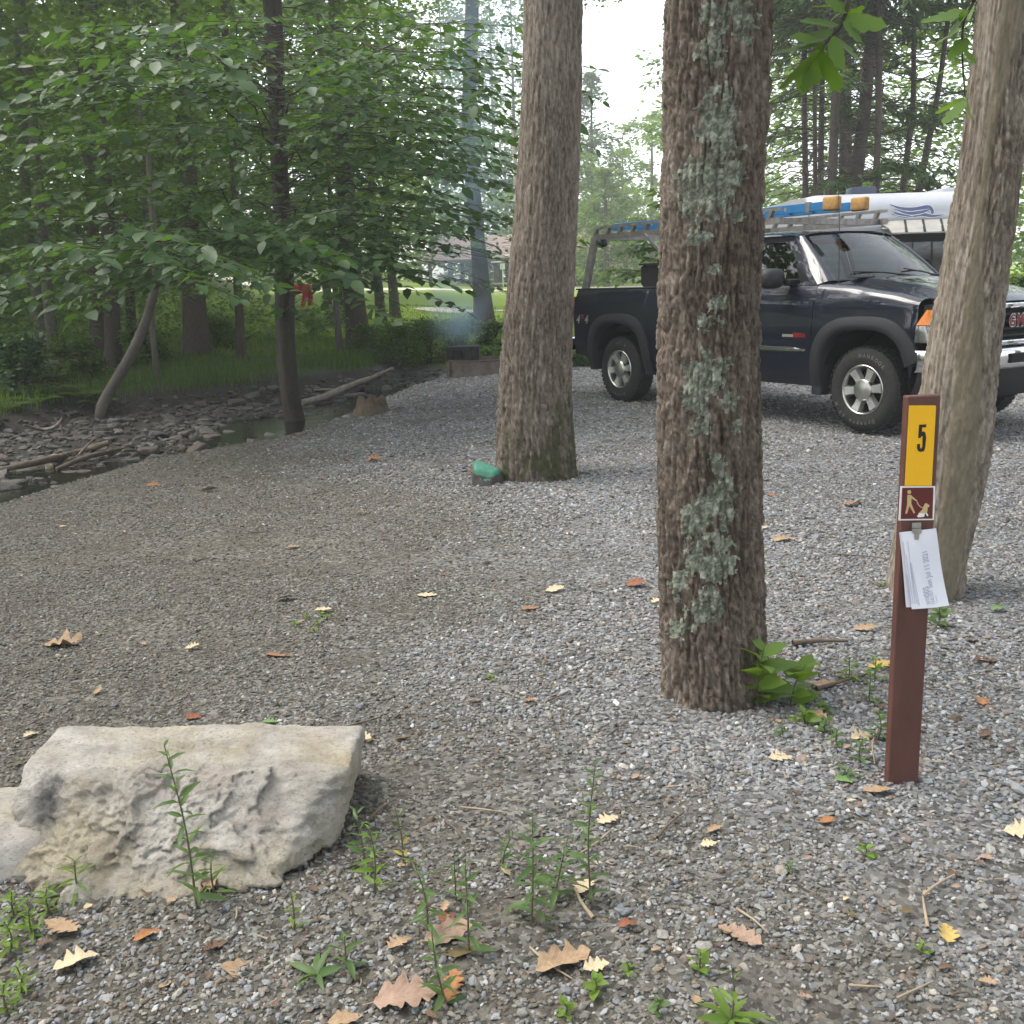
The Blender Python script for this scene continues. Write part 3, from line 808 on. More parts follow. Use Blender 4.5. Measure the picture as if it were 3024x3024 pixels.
V, F, bv, moss, T, Z = near_trunk(c3, -0.15, 2.75, 7.0, 190, 0.0075, disp3, (0.05, 0.15), 3, 3)
ob('trunk', mesh_np('trunk', V + INV3, F[:, ::-1], True, {'bv': bv, 'moss': moss}), M_bark3, tr3)
overhead_crown(tr3, 0.6, 0, 4.6, 7.6, 2.2, 34, 24, 0.18, M_leafmid)
# red-brown wound on its right face
_w = spline([(2858, 1185, 0), (2872, 1230, 0), (2862, 1280, 0), (2850, 1330, 0), (2842, 1400, 0)], 12)
_wp = np.array([atY(q[0], q[1], Y3 - 0.118) for q in _w])
V_, F_ = tube_np(_wp + INV3, [0.004, .009, .011, .011, .010, .009, .009, .010, .009, .007, .005, .003], 8)
ob('bark_wound', mesh_np('bark_wound', V_, F_), mat('red_brown_inner_bark', (0.16, 0.05, 0.03), (0.10, 0.04, 0.03), 0.8, scale=40, bump=0.6), tr3)


# ---- lobed leaf outline (white-oak kind), used for hanging and fallen leaves
def oak_outline(lobes=4, depth=0.42, wid=0.34, seed=0, point=0.0):
    """one side of a lobed leaf, base to tip: rounded lobes slanting forward, uneven sinuses"""
    r2 = np.random.default_rng(seed); n_ = 7 * lobes + 3; out = [(0.0, 0.012)]
    am = r2.uniform(0.6, 1.2, lobes + 2); ph = r2.uniform(-0.3, 0.3)
    for i in range(1, n_):
        t = i / n_; env = math.sin(math.pi * min(1.0, t ** 0.8)) ** 0.65; q = t * lobes + ph; k = int(max(0, min(lobes, round(q))))
        s_ = 0.5 + 0.5 * math.cos(2 * math.pi * (q - 0.55)); s_ = s_ ** 0.5
        wv = wid * env * (1 - depth * 1.25 * (1 - s_)) * (am[k] * s_ + (1 - s_)) * 1.12
        out.append((t + 0.035 * s_ * (1 - t), max(0.014, wv)))
    out.append((1.0, 0.008)); return out


def oak_leaf_mesh(name, size, seed, curl=0.12, lobes=4, depth=0.42, wid=0.34, point=0.0, stem=0.16):
    r2 = np.random.default_rng(seed + 500); L = oak_outline(lobes, depth, wid, seed, point); Rt = oak_outline(lobes, depth, wid, seed + 1, point)
    V = []; F = []; n_ = len(L)
    for k in range(n_):
        xm = (L[k][0] + Rt[k][0]) / 2; V += [(L[k][0], L[k][1], 0), ((L[k][0] * .5 + xm * .5), L[k][1] * .45, 0), (xm, 0, 0), ((Rt[k][0] * .5 + xm * .5), -Rt[k][1] * .45, 0), (Rt[k][0], -Rt[k][1], 0)]
    F = [tuple(f) for f in grid_faces(n_, 5)]
    o = len(V); V += [(-stem, 0.008, 0), (-stem, -0.008, 0), (0, -0.010, 0), (0, 0.010, 0)]; F.append((o, o + 1, o + 2, o + 3))
    V = np.array(V, float); x, y = V[:, 0].copy(), V[:, 1].copy()
    ph = r2.uniform(0, 6); a, b = r2.uniform(-1, 1), r2.uniform(0.4, 1.4)
    V[:, 2] = 0.5 * curl * (b * 2.2 * y * y + a * 0.8 * (x - 0.5) ** 2 + 0.35 * np.abs(y) + 0.22 * np.sin(7 * x + ph) * np.abs(y) * 2)
    V[:, 2] -= V[:, 2].min()
    V[:, 0] += 0.05 * np.sin(3 * y + ph) * np.abs(y) ; V[:, 1] += 0.05 * np.sin(2.2 * x + ph)
    me = bpy.data.meshes.new(name); me.from_pydata((V * size).tolist(), [], F); me.polygons.foreach_set('use_smooth', [True] * len(F)); me.update()
    at = me.attributes.new('lv', 'FLOAT', 'POINT'); at.data.foreach_set('value', np.full(len(V), 0.35, np.float32))
    return me


# hanging oak sprays at the top right: branch > leaf, each leaf its own
M_oakleaf = leaf_mat('oak_leaf_green', (0.085, 0.165, 0.03), (0.14, 0.24, 0.045), 0.5)
M_twig = mat('twig_bark', (0.075, 0.055, 0.042), (0.045, 0.034, 0.027), 0.85, scale=30, bump=0.5)
oakm = [oak_leaf_mesh('leaf', 1.0, 40 + i, 0.22, 3, 0.22, 0.27) for i in range(5)]


def hang_spray(ctrl_px, Yd, leafs, rad):
    pts = spline([atY(a, b, Yd + dy) for a, b, dy in ctrl_px], 14) + INV3
    V_, F_ = tube_np(pts, np.linspace(rad, rad * 0.35, 14), 7)
    br = ob('branch', mesh_np('branch', V_, F_), M_twig, tr3)
    for i, (x0, y0, x1, y1, dy, rl) in enumerate(leafs):
        a = atY(x0, y0, Yd + dy) + INV3; b = atY(x1, y1, Yd + dy + random.uniform(-0.05, 0.05)) + INV3
        d = Vector(b - a); L = d.length; d.normalize(); nn = Vector((random.gauss(0, .3), -0.55 + random.gauss(0, .35), 0.8)); nn = (nn - d * nn.dot(d)).normalized()
        nn = Matrix.Rotation(rl, 3, d) @ nn; s_ = nn.cross(d)
        lf = ob('leaf', oakm[i % 5], M_oakleaf, br)
        mw = Matrix((d, s_, nn)).transposed().to_4x4(); mw.translation = Vector(a); lf.matrix_local = mw @ Matrix.Scale(L, 4)


hang_spray([(2515, -60, 0), (2500, 30, 0), (2480, 80, 0), (2450, 112, 0), (2425, 150, 0)], 3.3,
           [(2505, 35, 2425, -10, 0, .2), (2500, 20, 2390, 20, .05, .5), (2470, 85, 2300, 45, 0, .3), (2480, 75, 2360, 65, .06, -.2), (2490, 60, 2620, 75, 0, .2), (2492, 55, 2555, 20, .05, -.4), (2490, 62, 2545, 125, -.03, .1),
            (2460, 105, 2540, 185, 0, -.5), (2455, 110, 2495, 205, -.04, .3), (2450, 112, 2350, 140, .05, .1), (2440, 125, 2275, 165, .05, .5), (2440, 130, 2400, 175, 0, -.3), (2430, 145, 2460, 200, .04, .2),
            (2425, 150, 2300, 262, -.03, .8), (2425, 150, 2475, 275, 0, -.9), (2425, 152, 2375, 275, .05, .2), (2380, 190, 2370, 280, .04, .4), (2465, 100, 2380, 100, .1, .1), (2440, 130, 2330, 110, .12, -.2)], 0.008)
hang_spray([(2900, -40, 0), (2870, 15, 0), (2845, 70, 0), (2842, 170, 0), (2850, 280, 0)], 3.7,
           [(2860, 30, 2720, 70, 0, .3), (2855, 40, 2805, 110, 0, -.2), (2850, 30, 2835, 65, -.05, .1), (2885, 0, 2830, -15, 0, .4), (2845, 80, 2770, 130, .05, .6), (2850, 110, 2805, 180, 0, .2), (2845, 175, 2760, 225, 0, .5), (2845, 185, 2790, 205, .06, -.5),
            (2850, 290, 2760, 335, 0, .2), (2850, 295, 2790, 370, -.04, -.2), (2850, 300, 2870, 360, .03, .4), (2870, 15, 2860, 60, .05, .1), (2848, 150, 2880, 190, .05, .2)], 0.007)

# ================================================================ the wood
M_barkfar = bark_material('dark_forest_bark', (0.040, 0.031, 0.026), (0.085, 0.068, 0.056), (0.15, 0.125, 0.105), 0.8, 30, (1, 1, 0.25))
M_barkgrey = bark_material('smooth_grey_bark', (0.075, 0.066, 0.056), (0.13, 0.117, 0.10), (0.20, 0.185, 0.165), 0.35, 30, (1, 1, 0.5))
M_barkB = bark_material('smooth_dark_brown_bark', (0.028, 0.024, 0.020), (0.062, 0.054, 0.044), (0.115, 0.10, 0.082), 0.4, 40, (1, 1, 0.5))
M_barkpine = bark_material('pine_bark', (0.045, 0.035, 0.029), (0.10, 0.08, 0.066), (0.175, 0.142, 0.118), 0.8, 25, (1, 1, 0.3))


def branch_spray(start, az, el, length, nt, leaf, droop, out_t, out_l, density=1.0, rad=0.014):
    """a limb with side twigs in a near level plane and alternate leaves along the twigs"""
    d0 = np.array([math.cos(az) * math.cos(el), math.sin(az) * math.cos(el), math.sin(el)])
    t = np.linspace(0, 1, 12)[:, None]; pts = start + d0 * length * t - np.array([0, 0, 1.0]) * droop * length * t ** 2
    pts[1:-1] += rng.normal(0, 0.012 * length, (10, 3)); out_t.append(tube_np(pts, np.linspace(rad, 0.003, 12), 5))
    T = np.gradient(pts, axis=0); T = unit(T)
    for k in range(nt):
        f = 0.12 + 0.88 * (k + rng.random() * 0.6) / nt; i = min(10, int(f * 11)); p0 = pts[i] + (pts[i + 1] - pts[i]) * (f * 11 - i)
        sgn = 1 if k % 2 else -1; side = np.cross(T[i], [0, 0, 1.0]); side = side / np.linalg.norm(side)
        ang = rng.uniform(0.6, 1.1); dv = T[i] * math.cos(ang) + sgn * side * math.sin(ang); dv[2] += rng.normal(-0.05, 0.06)
        tl = length * (0.42 * (1 - f) ** 0.7 + 0.16) * rng.uniform(0.7, 1.2)
        m_ = 6; tt = np.linspace(0, 1, m_)[:, None]; tp = p0 + dv * tl * tt - np.array([0, 0, 1.0]) * 0.12 * tl * tt ** 2
        out_t.append(tube_np(tp, np.linspace(0.005, 0.0018, m_), 4))
        nl = max(3, int(tl / (leaf * 0.42) * density))
        for j in range(nl + 1):
            g = (j + 0.5) / (nl + 0.5); q = min(m_ - 2, int(g * (m_ - 1))); pp = tp[q] + (tp[q + 1] - tp[q]) * (g * (m_ - 1) - q)
            if j == nl: pp = tp[-1]; ld = unit(tp[-1] - tp[-2])
            else:
                sd_ = np.cross(unit(dv), [0, 0, 1.0]); ld = unit(dv) * 0.65 + (1 if j % 2 else -1) * sd_ * 0.85
            ld = ld + rng.normal(0, 0.18, 3); ld[2] -= 0.22
            nn = np.array([rng.normal(0, .4), rng.normal(-.12, .4), 1.0])
            out_l.append((pp, ld, nn, leaf * rng.uniform(0.7, 1.25)))


def tree_from_sprays(o, tubes, lfs, inv, leaf_m, tub_m, individual=0):
    V, F = join_np(tubes); ob('limbs', mesh_np('limbs', V + inv, F, True, {'bv': np.full(len(V), 0.0)}), tub_m, o)
    P = np.array([q[0] for q in lfs]) + inv; D = np.array([q[1] for q in lfs]); N_ = np.array([q[2] for q in lfs]); S = np.array([q[3] for q in lfs])
    if individual:          # the stem of this tree stays in view between its sprays
        pk = project(P - inv); hid = (pk[:, 0] > 745) & (pk[:, 0] < 885) & (pk[:, 1] > 70) & (pk[:, 1] < 640) & ((P - inv)[:, 1] < YB) & (rng.random(len(P)) < .85)
        hid |= (pk[:, 0] > 865) & (pk[:, 0] < 945) & (pk[:, 1] > 832) & (pk[:, 1] < 925) & (rng.random(len(P)) < .95)
        hid |= (pk[:, 0] > 1210) & (pk[:, 0] < 1500) & (pk[:, 1] > 690) & (pk[:, 1] < 860) & (rng.random(len(P)) < .6)
        P, D, N_, S = P[~hid], D[~hid], N_[~hid], S[~hid]
    lv = np.clip(rng.normal(0.4, 0.2, len(P)) + 0.15 * vnoise(P * 1.2, 3), 0, 1)
    k = np.zeros(len(P), bool)
    if individual:
        pix = project(P - inv); depth = (P - inv)[:, 1]; inside = (pix[:, 0] > 20) & (pix[:, 0] < 3000) & (pix[:, 1] > 20) & (pix[:, 1] < 1400)
        score = np.where(inside, S / depth, 0); k[np.argsort(-score)[:individual]] = True
    tv, tf = T_OVAL
    if individual:
        me = mesh_np('leaf', tv * np.array([1, 1.2, 1]), tf, True, {'lv': np.full(len(tv), 0.35)})
        for i in np.where(k)[0]:
            d = Vector(unit(D[i])); nn = Vector(N_[i]); s_ = nn.cross(d).normalized(); nn = d.cross(s_)
            lf = ob('leaf', me, leaf_m, o); mw = Matrix((d, s_, nn)).transposed().to_4x4(); mw.translation = Vector(P[i]); lf.matrix_local = mw @ Matrix.Scale(S[i], 4)
    V, F = leaves_np(P[~k], D[~k], N_[~k], S[~k], T_OVAL, 1.2)
    c_ = ob('crown', mesh_np('crown', V, F, True, {'lv': np.repeat(lv[~k], len(tv))}), leaf_m, o)
    c_['kind'] = 'stuff'
    return c_


# ---- broadleaf tree on the creek bank
bb = onG(875, 1262); YB = bb[1] + 0.12
rowsB = [(0, 776, 832), (60, 779, 834), (280, 792, 843), (419, 797, 846), (605, 806, 856), (753, 811, 868), (940, 813, 870), (1064, 817, 875), (1188, 833, 887), (1250, 843, 905)]
cB = edges_to_ctrl(rowsB, YB); cB.insert(0, [cB[0][0] + 0.03, YB, cB[0][2] - 0.6, cB[0][3] * 1.15]); cB = upward(cB, 9.5, 0.05)
trB = tag(empty('broadleaf_tree', (bb[0], YB, bb[2])), 'slim dark tree on the creek bank with layered oval leaves', 'tree')
INVB = -np.array([bb[0], YB, bb[2]])
def dispB(T, Z, P, r_):
    q = np.stack([P[:, 0] * 2.2, P[:, 1] * 2.2, Z * 2.5], 1)
    return 0.004 * fbm(q * 2, 4, 401), 0.10 * fbm(q, 3, 402) - 0.05 + 0.10 * sstep(1.2, 0.2, Z), 0 * Z
V, F, bv, moss, T, Z = near_trunk(cB, bb[2] - 0.3, 4.6, 9.5, 48, 0.04, dispB, (0.25, 0.16), 4, 7)
ob('trunk', mesh_np('trunk', V + INVB, F[:, ::-1], True, {'bv': bv, 'moss': moss}), M_barkB, trB)
tb, lb = [], []
def axisB(z):
    C = np.array(cB); o = np.argsort(C[:, 2]); return np.array([np.interp(z, C[o, 2], C[o, 0]), YB, z])
def limb_to(px, py, Yd, z0, leaf=0.115, nt=7, droop=0.12, dens=0.72, rad=0.015):
    """limb from the trunk at height z0 whose tip stands where the photograph shows it"""
    s_ = axisB(z0); e = atY(px, py, Yd); d = e - s_; L = np.linalg.norm(d[:2]); az = math.atan2(d[1], d[0])
    el = math.atan2(d[2] + droop * np.linalg.norm(d), L)
    branch_spray(s_, az, el, np.linalg.norm(d), nt, leaf, droop, tb, lb, dens, rad)
# left hand sprays
for a in ((30, 760, 7.9, 2.05), (200, 700, 8.3, 2.2), (330, 800, 8.2, 1.95), (430, 740, 8.6, 2.1), (560, 770, 8.8, 1.95), (650, 790, 8.9, 1.85),
          (330, 130, 8.6, 3.5), (420, 60, 9.0, 3.9), (560, 110, 9.2, 3.7), (250, 220, 9.2, 3.4), (620, 250, 9.0, 3.3), (480, 360, 9.4, 3.0), (640, 40, 9.5, 4.1), (330, 560, 9.6, 2.5)):
    limb_to(*a, leaf=random.uniform(0.15, 0.18), nt=9, dens=0.85)
# right hand sprays, reaching towards the sky gap
for a in ((1440, 640, 10.6, 2.55), (1330, 560, 10.4, 2.7), (1360, 470, 10.8, 2.85), (1390, 400, 10.5, 3.0), (1430, 335, 10.2, 3.2), (1500, 250, 10.6, 3.4), (1530, 205, 10.4, 3.6), (1480, 130, 10.8, 3.9), (1380, 60, 10.4, 4.1), (1500, 95, 10.0, 4.0), (1290, 20, 10.6, 4.3),
          (1200, 640, 10.2, 2.4), (1180, 470, 10.9, 2.8), (1240, 350, 9.9, 3.1), (1200, 160, 9.8, 3.7), (1060, 330, 9.6, 3.1), (1020, 620, 9.5, 2.35), (1300, 690, 10.9, 2.2),
          (1210, 775, 10.4, 1.9), (1080, 770, 10.0, 1.95), (900, 60, 9.0, 3.9)):
    limb_to(*a, leaf=random.uniform(0.13, 0.155), droop=0.10, nt=8)
for i in range(26):
    z0 = random.uniform(4.2, 8.8); branch_spray(axisB(z0), random.uniform(0, 6.28), 0.25, random.uniform(1.2, 2.6), 9, 0.13, 0.15, tb, lb, 0.7, 0.012)
tree_from_sprays(trB, tb, lb, INVB, M_leafdark, M_barkB, 290)

# ---- wood trees: own trunk each, a handful of crown shapes shared
def wood_crown(seed, z0, z1, rad, ncl, per, size, cr=(0.7, 1.4)):
    a = rng.uniform(0, 6.283, ncl); rr = rad * rng.random(ncl) ** 0.6; z = z0 + (z1 - z0) * rng.random(ncl) ** 1.15
    cl = np.column_stack([rr * np.cos(a), rr * np.sin(a), z, rng.uniform(*cr, ncl)])
    return clump_crown('crown', cl, per, size, T_RHOM, 0.22, 0.5)
CROWN = [wood_crown(i, 2.0, 15, 4.2, 105, 42, 0.19) for i in range(3)]
CROWN_LOW = [wood_crown(i, 1.6, 9, 2.6, 80, 40, 0.16, (0.5, 0.9)) for i in range(2)]


def stem_px(pts_px, Yd, base_z, extra=0.0, top=None):
    """rows (px, py, width px) -> control rows x,y,z,r at depth Yd, taken down to the ground and up out of sight"""
    out = [];
    for px, py, w_ in pts_px:
        p = atY(px, py, Yd); out.append([p[0], Yd, p[2], w_ / 2 * Yd / FOC])
    out = sorted(out, key=lambda q: q[2])
    if out[0][2] > base_z: out.insert(0, [out[0][0], Yd, base_z - 0.2, out[0][3] * 1.15])
    else: out[0][2] = min(out[0][2], base_z - 0.1)
    if top: out = upward(out, top, 0.05)
    return out


def plain_trunk(ctrl, n=10, rows=26, seed=0, flare=0.3):
    C = np.array(sorted(ctrl, key=lambda q: q[2])); zz = np.linspace(C[0, 2], C[-1, 2], rows); c = rings(ctrl, zz)
    th = np.linspace(0, 2 * np.pi, n, endpoint=False); h = zz - zz[0]
    r_ = c[:, 2] * (1 + flare * np.exp(-h / (c[0, 2] * 2.2)))
    V = np.stack([c[:, 0, None] + r_[:, None] * np.cos(th), c[:, 1, None] + r_[:, None] * np.sin(th), np.repeat(zz[:, None], n, 1)], -1).reshape(-1, 3)
    V[:, :2] += (0.05 * np.repeat(r_, n) * vnoise(V * 3, seed))[:, None]
    return V, grid_faces(rows, n, wrap=True)[:, ::-1]


def wood_tree(pts_px, Yd, label, crown=None, group=None, barkm=None, top=14, cm=None, cs=1.0, name='forest_tree', cat='tree', n=10, cz=0):
    b0 = atY(pts_px[-1][0], pts_px[-1][1], Yd); gz_ = G(b0[0], Yd)
    ctrl = stem_px(pts_px, Yd, gz_, top=top); o = tag(empty(name, (ctrl[0][0], Yd, gz_)), label, cat, group)
    V, F = plain_trunk(ctrl, n, 30, random.randint(0, 999)); inv = -np.array([ctrl[0][0], Yd, gz_])
    ob('trunk', mesh_np('trunk', V + inv, F, True, {'bv': 0.1 * vnoise(V * 2, 3)}), barkm or M_barkfar, o)
    if crown is not None:
        c = ob('crown', crown, cm or M_leafmid, o, (0, 0, cz), (0, 0, random.uniform(0, 6.28)), cs)
    return o


LT = [([(55, 0, 26), (78, 640, 28)], 22, 'pale grey trunk at the left border of the photo, its foot hidden in leaves', M_barkgrey),
      ([(88, 250, 26), (150, 960, 32)], 20, 'grey leaning trunk, second from the left border of the photo', M_barkgrey),
      ([(250, 0, 30), (262, 350, 34), (287, 1000, 36)], 21, 'reddish brown trunk paired with a thin dark one in the left wood', M_barkpine),
      ([(212, 0, 15), (236, 160, 17), (302, 1000, 20)], 24, 'thin dark trunk touching the reddish brown one in the left wood', M_barkfar),
      ([(362, 0, 22), (372, 380, 25), (388, 1000, 28)], 26, 'dark trunk just left of the thin bare sapling in the wood', M_barkfar),
      ([(385, 40, 10), (412, 300, 12), (452, 1000, 17)], 17.5, 'thin bare sapling leaning left above the curved creek stem', M_barkgrey),
      ([(316, 600, 38), (335, 1082, 46)], None, 'short dark trunk behind the curved stem over the creek', M_barkfar),
      ([(545, 300, 50), (560, 700, 60), (582, 1052, 70)], None, 'thick brown trunk standing in grass left of the bank tree', M_barkpine),
      ([(690, 500, 20), (700, 800, 24), (713, 1060, 27)], None, 'narrow dark trunk between the thick brown trunk and the bank tree', M_barkfar),
      ([(945, 600, 20), (960, 800, 24), (975, 968, 28)], None, 'dark trunk just right of the person in red', M_barkfar),
      ([(996, 500, 14), (1006, 800, 15), (1012, 960, 16)], None, 'very thin dark trunk left of the widest trunk on the lawn edge', M_barkfar),
      ([(975, 600, 12), (990, 860, 17), (1003, 1043, 22)], None, 'slim grey trunk rising from the grass bank below the lawn edge', M_barkgrey),
      ([(1018, 500, 48), (1032, 760, 54), (1062, 1030, 66)], None, 'widest dark trunk at the lawn edge with furrowed bark', M_barkfar),
      ([(1095, 500, 20), (1108, 760, 25), (1127, 952, 30)], None, 'dark trunk right of the widest one at the lawn edge', M_barkfar),
      ([(1140, 560, 20), (1152, 760, 25), (1168, 940, 30)], None, 'rightmost dark trunk of the row at the lawn edge', M_barkfar)]
for i, (pp, Yd, lab, bk) in enumerate(LT):
    if Yd is None: Yd = onG(pp[-1][0], pp[-1][1])[1]
    small = pp[-1][2] < 25
    wood_tree(pp, Yd, lab, (CROWN_LOW[i % 2] if small else CROWN[i % 3]), 'trees of the wood beside the creek', bk, 9.5 if small else 15, M_leafmid, random.uniform(0.85, 1.1), n=14 if pp[-1][2] > 40 else 9)
# the tree seen through the smoke, with a kink in its stem
ys = onG(1430, 985)[1]
wood_tree([(1395, 0, 38), (1388, 180, 38), (1383, 350, 37), (1386, 470, 38), (1402, 600, 42), (1414, 750, 44), (1424, 880, 50), (1432, 975, 62)], ys, 'tall kinked trunk standing in the smoke behind the fire ring', CROWN[1], None, M_barkfar, 15, M_leafmid, 0.8, n=16, cz=5.5)
_b = atY(1400, 945, ys - 0.1); _m = MB(); _m.lathe([(0.0, .22), (.10, .2), (.15, .08), (.15, -.1), (.0, -.25)], 12, 'z'); _bo = _m.build('burl', M_barkfar, COL.objects['forest_tree.%03d' % (len(LT))] if ('forest_tree.%03d' % len(LT)) in COL.objects else None, True)
_bo.location = Vector(_b) - _bo.parent.location if _bo.parent else Vector(_b)

# curved stem leaning over the creek
cp = onG(300, 1235, 6); Yc = cp[1] - 0.3
cst = [atY(x, y, Yc + dy) for x, y, dy in ((285, 1300, 0.0), (292, 1255, .1), (300, 1205, .15), (332, 1142, .2), (388, 1045, .2), (428, 955, .2), (449, 885, .2), (460, 815, .2), (455, 700, .2), (446, 560, .2), (430, 380, .2))]
cs_ = spline(cst, 40); rd = np.interp(np.linspace(0, 1, 40), [0, .06, .2, .6, 1], [0.02, .05, .085, .065, .03])
csn = tag(empty('curved_tree', cst[2]), 'grey curved stem sweeping up from the far creek bank', 'tree')
V, F = tube_np(cs_ - np.array(cst[2]), rd, 12); ob('trunk', mesh_np('trunk', V, F, True, {'bv': 0.2 * vnoise(V * 6, 3)}), M_barkgrey, csn)
ob('crown', CROWN_LOW[0], M_leafmid, csn, (1.0, 0.6, 0.6), None, 0.55)
for k, (q) in enumerate([[(300, 1240, 0), (315, 1290, -.1), (305, 1320, -.2)], [(290, 1250, 0), (280, 1290, -.1), (285, 1315, -.1)]]):
    V, F = tube_np(spline([atY(x, y, Yc + dy) for x, y, dy in q], 8) - np.array(cst[2]), np.linspace(.025, .008, 8), 6); ob('root', mesh_np('root', V, F, True, {'bv': 0 * V[:, 0]}), M_barkgrey, csn)

# far-off wood that reads as one mass, left and behind
def mass(name, label, boxes, per, size, mt, flat=0.3):
    cl = []
    for (x0, x1, y0, y1, z0, z1, n_) in boxes:
        xy = np.column_stack([rng.uniform(x0, x1, n_), rng.uniform(y0, y1, n_)]); g_ = ground_all(xy)[0]
        cl.append(np.column_stack([xy, g_ + z0 + (z1 - z0) * rng.random(n_), rng.uniform(0.8, 1.9, n_)]))
    return tag(ob(name, clump_crown(name, np.concatenate(cl), per, size, T_RHOM, flat, 0.5), mt), label, 'woods', kind='stuff')
mass('woods', 'dense dark wood behind the creek', [(-36, -11, 27, 46, 0.3, 17, 900), (-18, -4.8, 46, 60, 3.2, 20, 420), (-30, -8.5, 19, 27, 3.6, 13, 230), (-16, -6, 15, 19, 4.6, 10, 70), (-34, -12, 24, 34, 0.4, 9, 300), (-40, -9.5, 30, 50, 6, 16, 420)], 34, 0.34, M_leafmid)
mass('undergrowth', 'low leafy undergrowth on the forest floor', [(-26, -8.5, 16, 26, 0.15, 1.3, 260), (-30, -9, 24, 38, 0.2, 2.2, 240), (-9, -4.2, 24, 30, 0.1, 0.7, 70)], 36, 0.15, M_leafmid)

mass('woods', 'thick wood on the slope left of the lawn', [(-75, -16, 44, 72, 0.5, 15, 900), (-24, -7.5, 52, 70, 4.5, 20, 420)], 30, 0.62, M_leafmid)
mass('woods', 'light wood far behind the trailer', [(14, 70, 54, 80, 0, 19, 620)], 30, 0.6, M_leafbright)
mass('woods', 'pale wood behind the pavilion and playground', [(-16, 45, 102, 128, 0, 9.5, 420)], 30, 0.8, M_leafmid)
mass('woods', 'distant wood closing the lawn on the left', [(-150, -14, 96, 130, 0, 22, 620), (-60, -14, 88, 100, 0, 8, 160)], 30, 0.95, M_leafmid)

# ---- conifers on the right
def conifer_limbs(z0, z1, n_, L0, L1, zdead, seed):
    tubes, cards = [], []
    for i in range(n_):
        z = z0 + (z1 - z0) * (i + rng.random()) / n_; az = rng.uniform(0, 6.283); L = (L0 + (L1 - L0) * (z - z0) / (z1 - z0)) * rng.uniform(0.6, 1.2)
        k = 7; t = np.linspace(0, 1, k)[:, None]; d = np.array([math.cos(az), math.sin(az), rng.normal(0.05, .15)])
        pts = np.array([0, 0, z]) + d * L * t - np.array([0, 0, 1.0]) * 0.28 * L * t ** 2 + np.vstack([np.zeros(3), rng.normal(0, .03 * L, (k - 1, 3))])
        tubes.append(tube_np(pts, np.linspace(0.015, 0.004, k), 4))
        live = rng.random() < np.clip((z - zdead) / 1.6 + 0.12, 0.06, 0.95)
        T = unit(np.gradient(pts, axis=0)); side = unit(np.cross(T, [0, 0, 1.0]))
        for j in range(5):
            f = rng.uniform(0.3, 1); q = min(k - 2, int(f * (k - 1))); p = pts[q]; dv = T[q] * .7 + side[q] * rng.choice([-1, 1]) * .7; ll = rng.uniform(.2, .5) * L * (1.1 - f)
            tp = p + dv * ll * np.linspace(0, 1, 3)[:, None] - np.array([0, 0, .12]) * ll * np.linspace(0, 1, 3)[:, None] ** 2; tubes.append(tube_np(tp, [.008, .005, .003], 3))
            if live:
                for c in range(12):
                    g = rng.random(); cards.append((tp[0] + (tp[2] - tp[0]) * g + rng.normal(0, .05, 3), dv + rng.normal(0, .5, 3) - np.array([0, 0, .25])))
        if live:
            for c in range(int(26 * L)):
                g = 0.25 + 0.75 * rng.random(); q = min(k - 2, int(g * (k - 1))); p = pts[q] + (pts[q + 1] - pts[q]) * rng.random()
                cards.append((p + rng.normal(0, .05, 3), T[q] * .5 + side[q] * rng.choice([-1, 1]) * .9 + rng.normal(0, .25, 3) - np.array([0, 0, .2])))
    V, F = join_np(tubes); lm = mesh_np('limbs', V, F, True, {'bv': np.full(len(V), -0.2)})
    P = np.array([c[0] for c in cards]); D = np.array([c[1] for c in cards]); n2 = len(P)
    V, F = leaves_np(P, D, np.stack([rng.normal(0, .3, n2), rng.normal(0, .3, n2), np.ones(n2)], 1), rng.uniform(0.16, 0.34, n2), T_NEED, 1.3)
    return lm, mesh_np('crown', V, F, False, {'lv': np.repeat(np.clip(rng.normal(.4, .2, n2), 0, 1), 4)})
CON = [conifer_limbs(1.4, 15, 105, 2.4, 2.6, 6.6, i) for i in range(3)]
RT = [([(2375, 250, 15), (2379, 600, 18)], 27, 'straight brown conifer trunk, leftmost of those right of the lichen tree'),
      ([(2408, 0, 11), (2406, 300, 12), (2408, 600, 13)], 24, 'very thin dark conifer trunk beside the leftmost one'),
      ([(2428, 250, 15), (2422, 600, 18)], 29, 'pale brown conifer trunk behind the thin dark one'),
      ([(2452, 100, 20), (2468, 280, 24), (2460, 480, 26), (2452, 600, 27)], 23, 'dark conifer trunk with a slight bow, above the blue ladder'),
      ([(2492, 150, 22), (2490, 600, 26)], 30, 'pale pinkish conifer trunk right of the bowed one'),
      ([(2505, 250, 16), (2510, 600, 18)], 33, 'thin light trunk between the pinkish and the leaning conifer'),
      ([(2585, 0, 32), (2570, 150, 34), (2548, 380, 36), (2518, 590, 42)], 24, 'thick conifer trunk leaning right above the trailer vent'),
      ([(2597, 0, 16), (2595, 300, 18), (2586, 600, 20)], 23, 'straight slim conifer trunk right of the thick leaning one'),
      ([(2700, 0, 12), (2697, 320, 15), (2660, 600, 19)], 27, 'thin conifer trunk over the middle of the trailer'),
      ([(2775, 250, 14), (2748, 390, 18), (2705, 600, 22)], 25, 'tan conifer trunk slanting over the swirl decal of the trailer'),
      ([(2300, 0, 15), (2310, 600, 18)], 31, 'conifer trunk half hidden by the lichen tree'),
      ([(2985, 0, 18), (2970, 600, 20)], 25, 'conifer trunk hidden behind the leaning tree')]
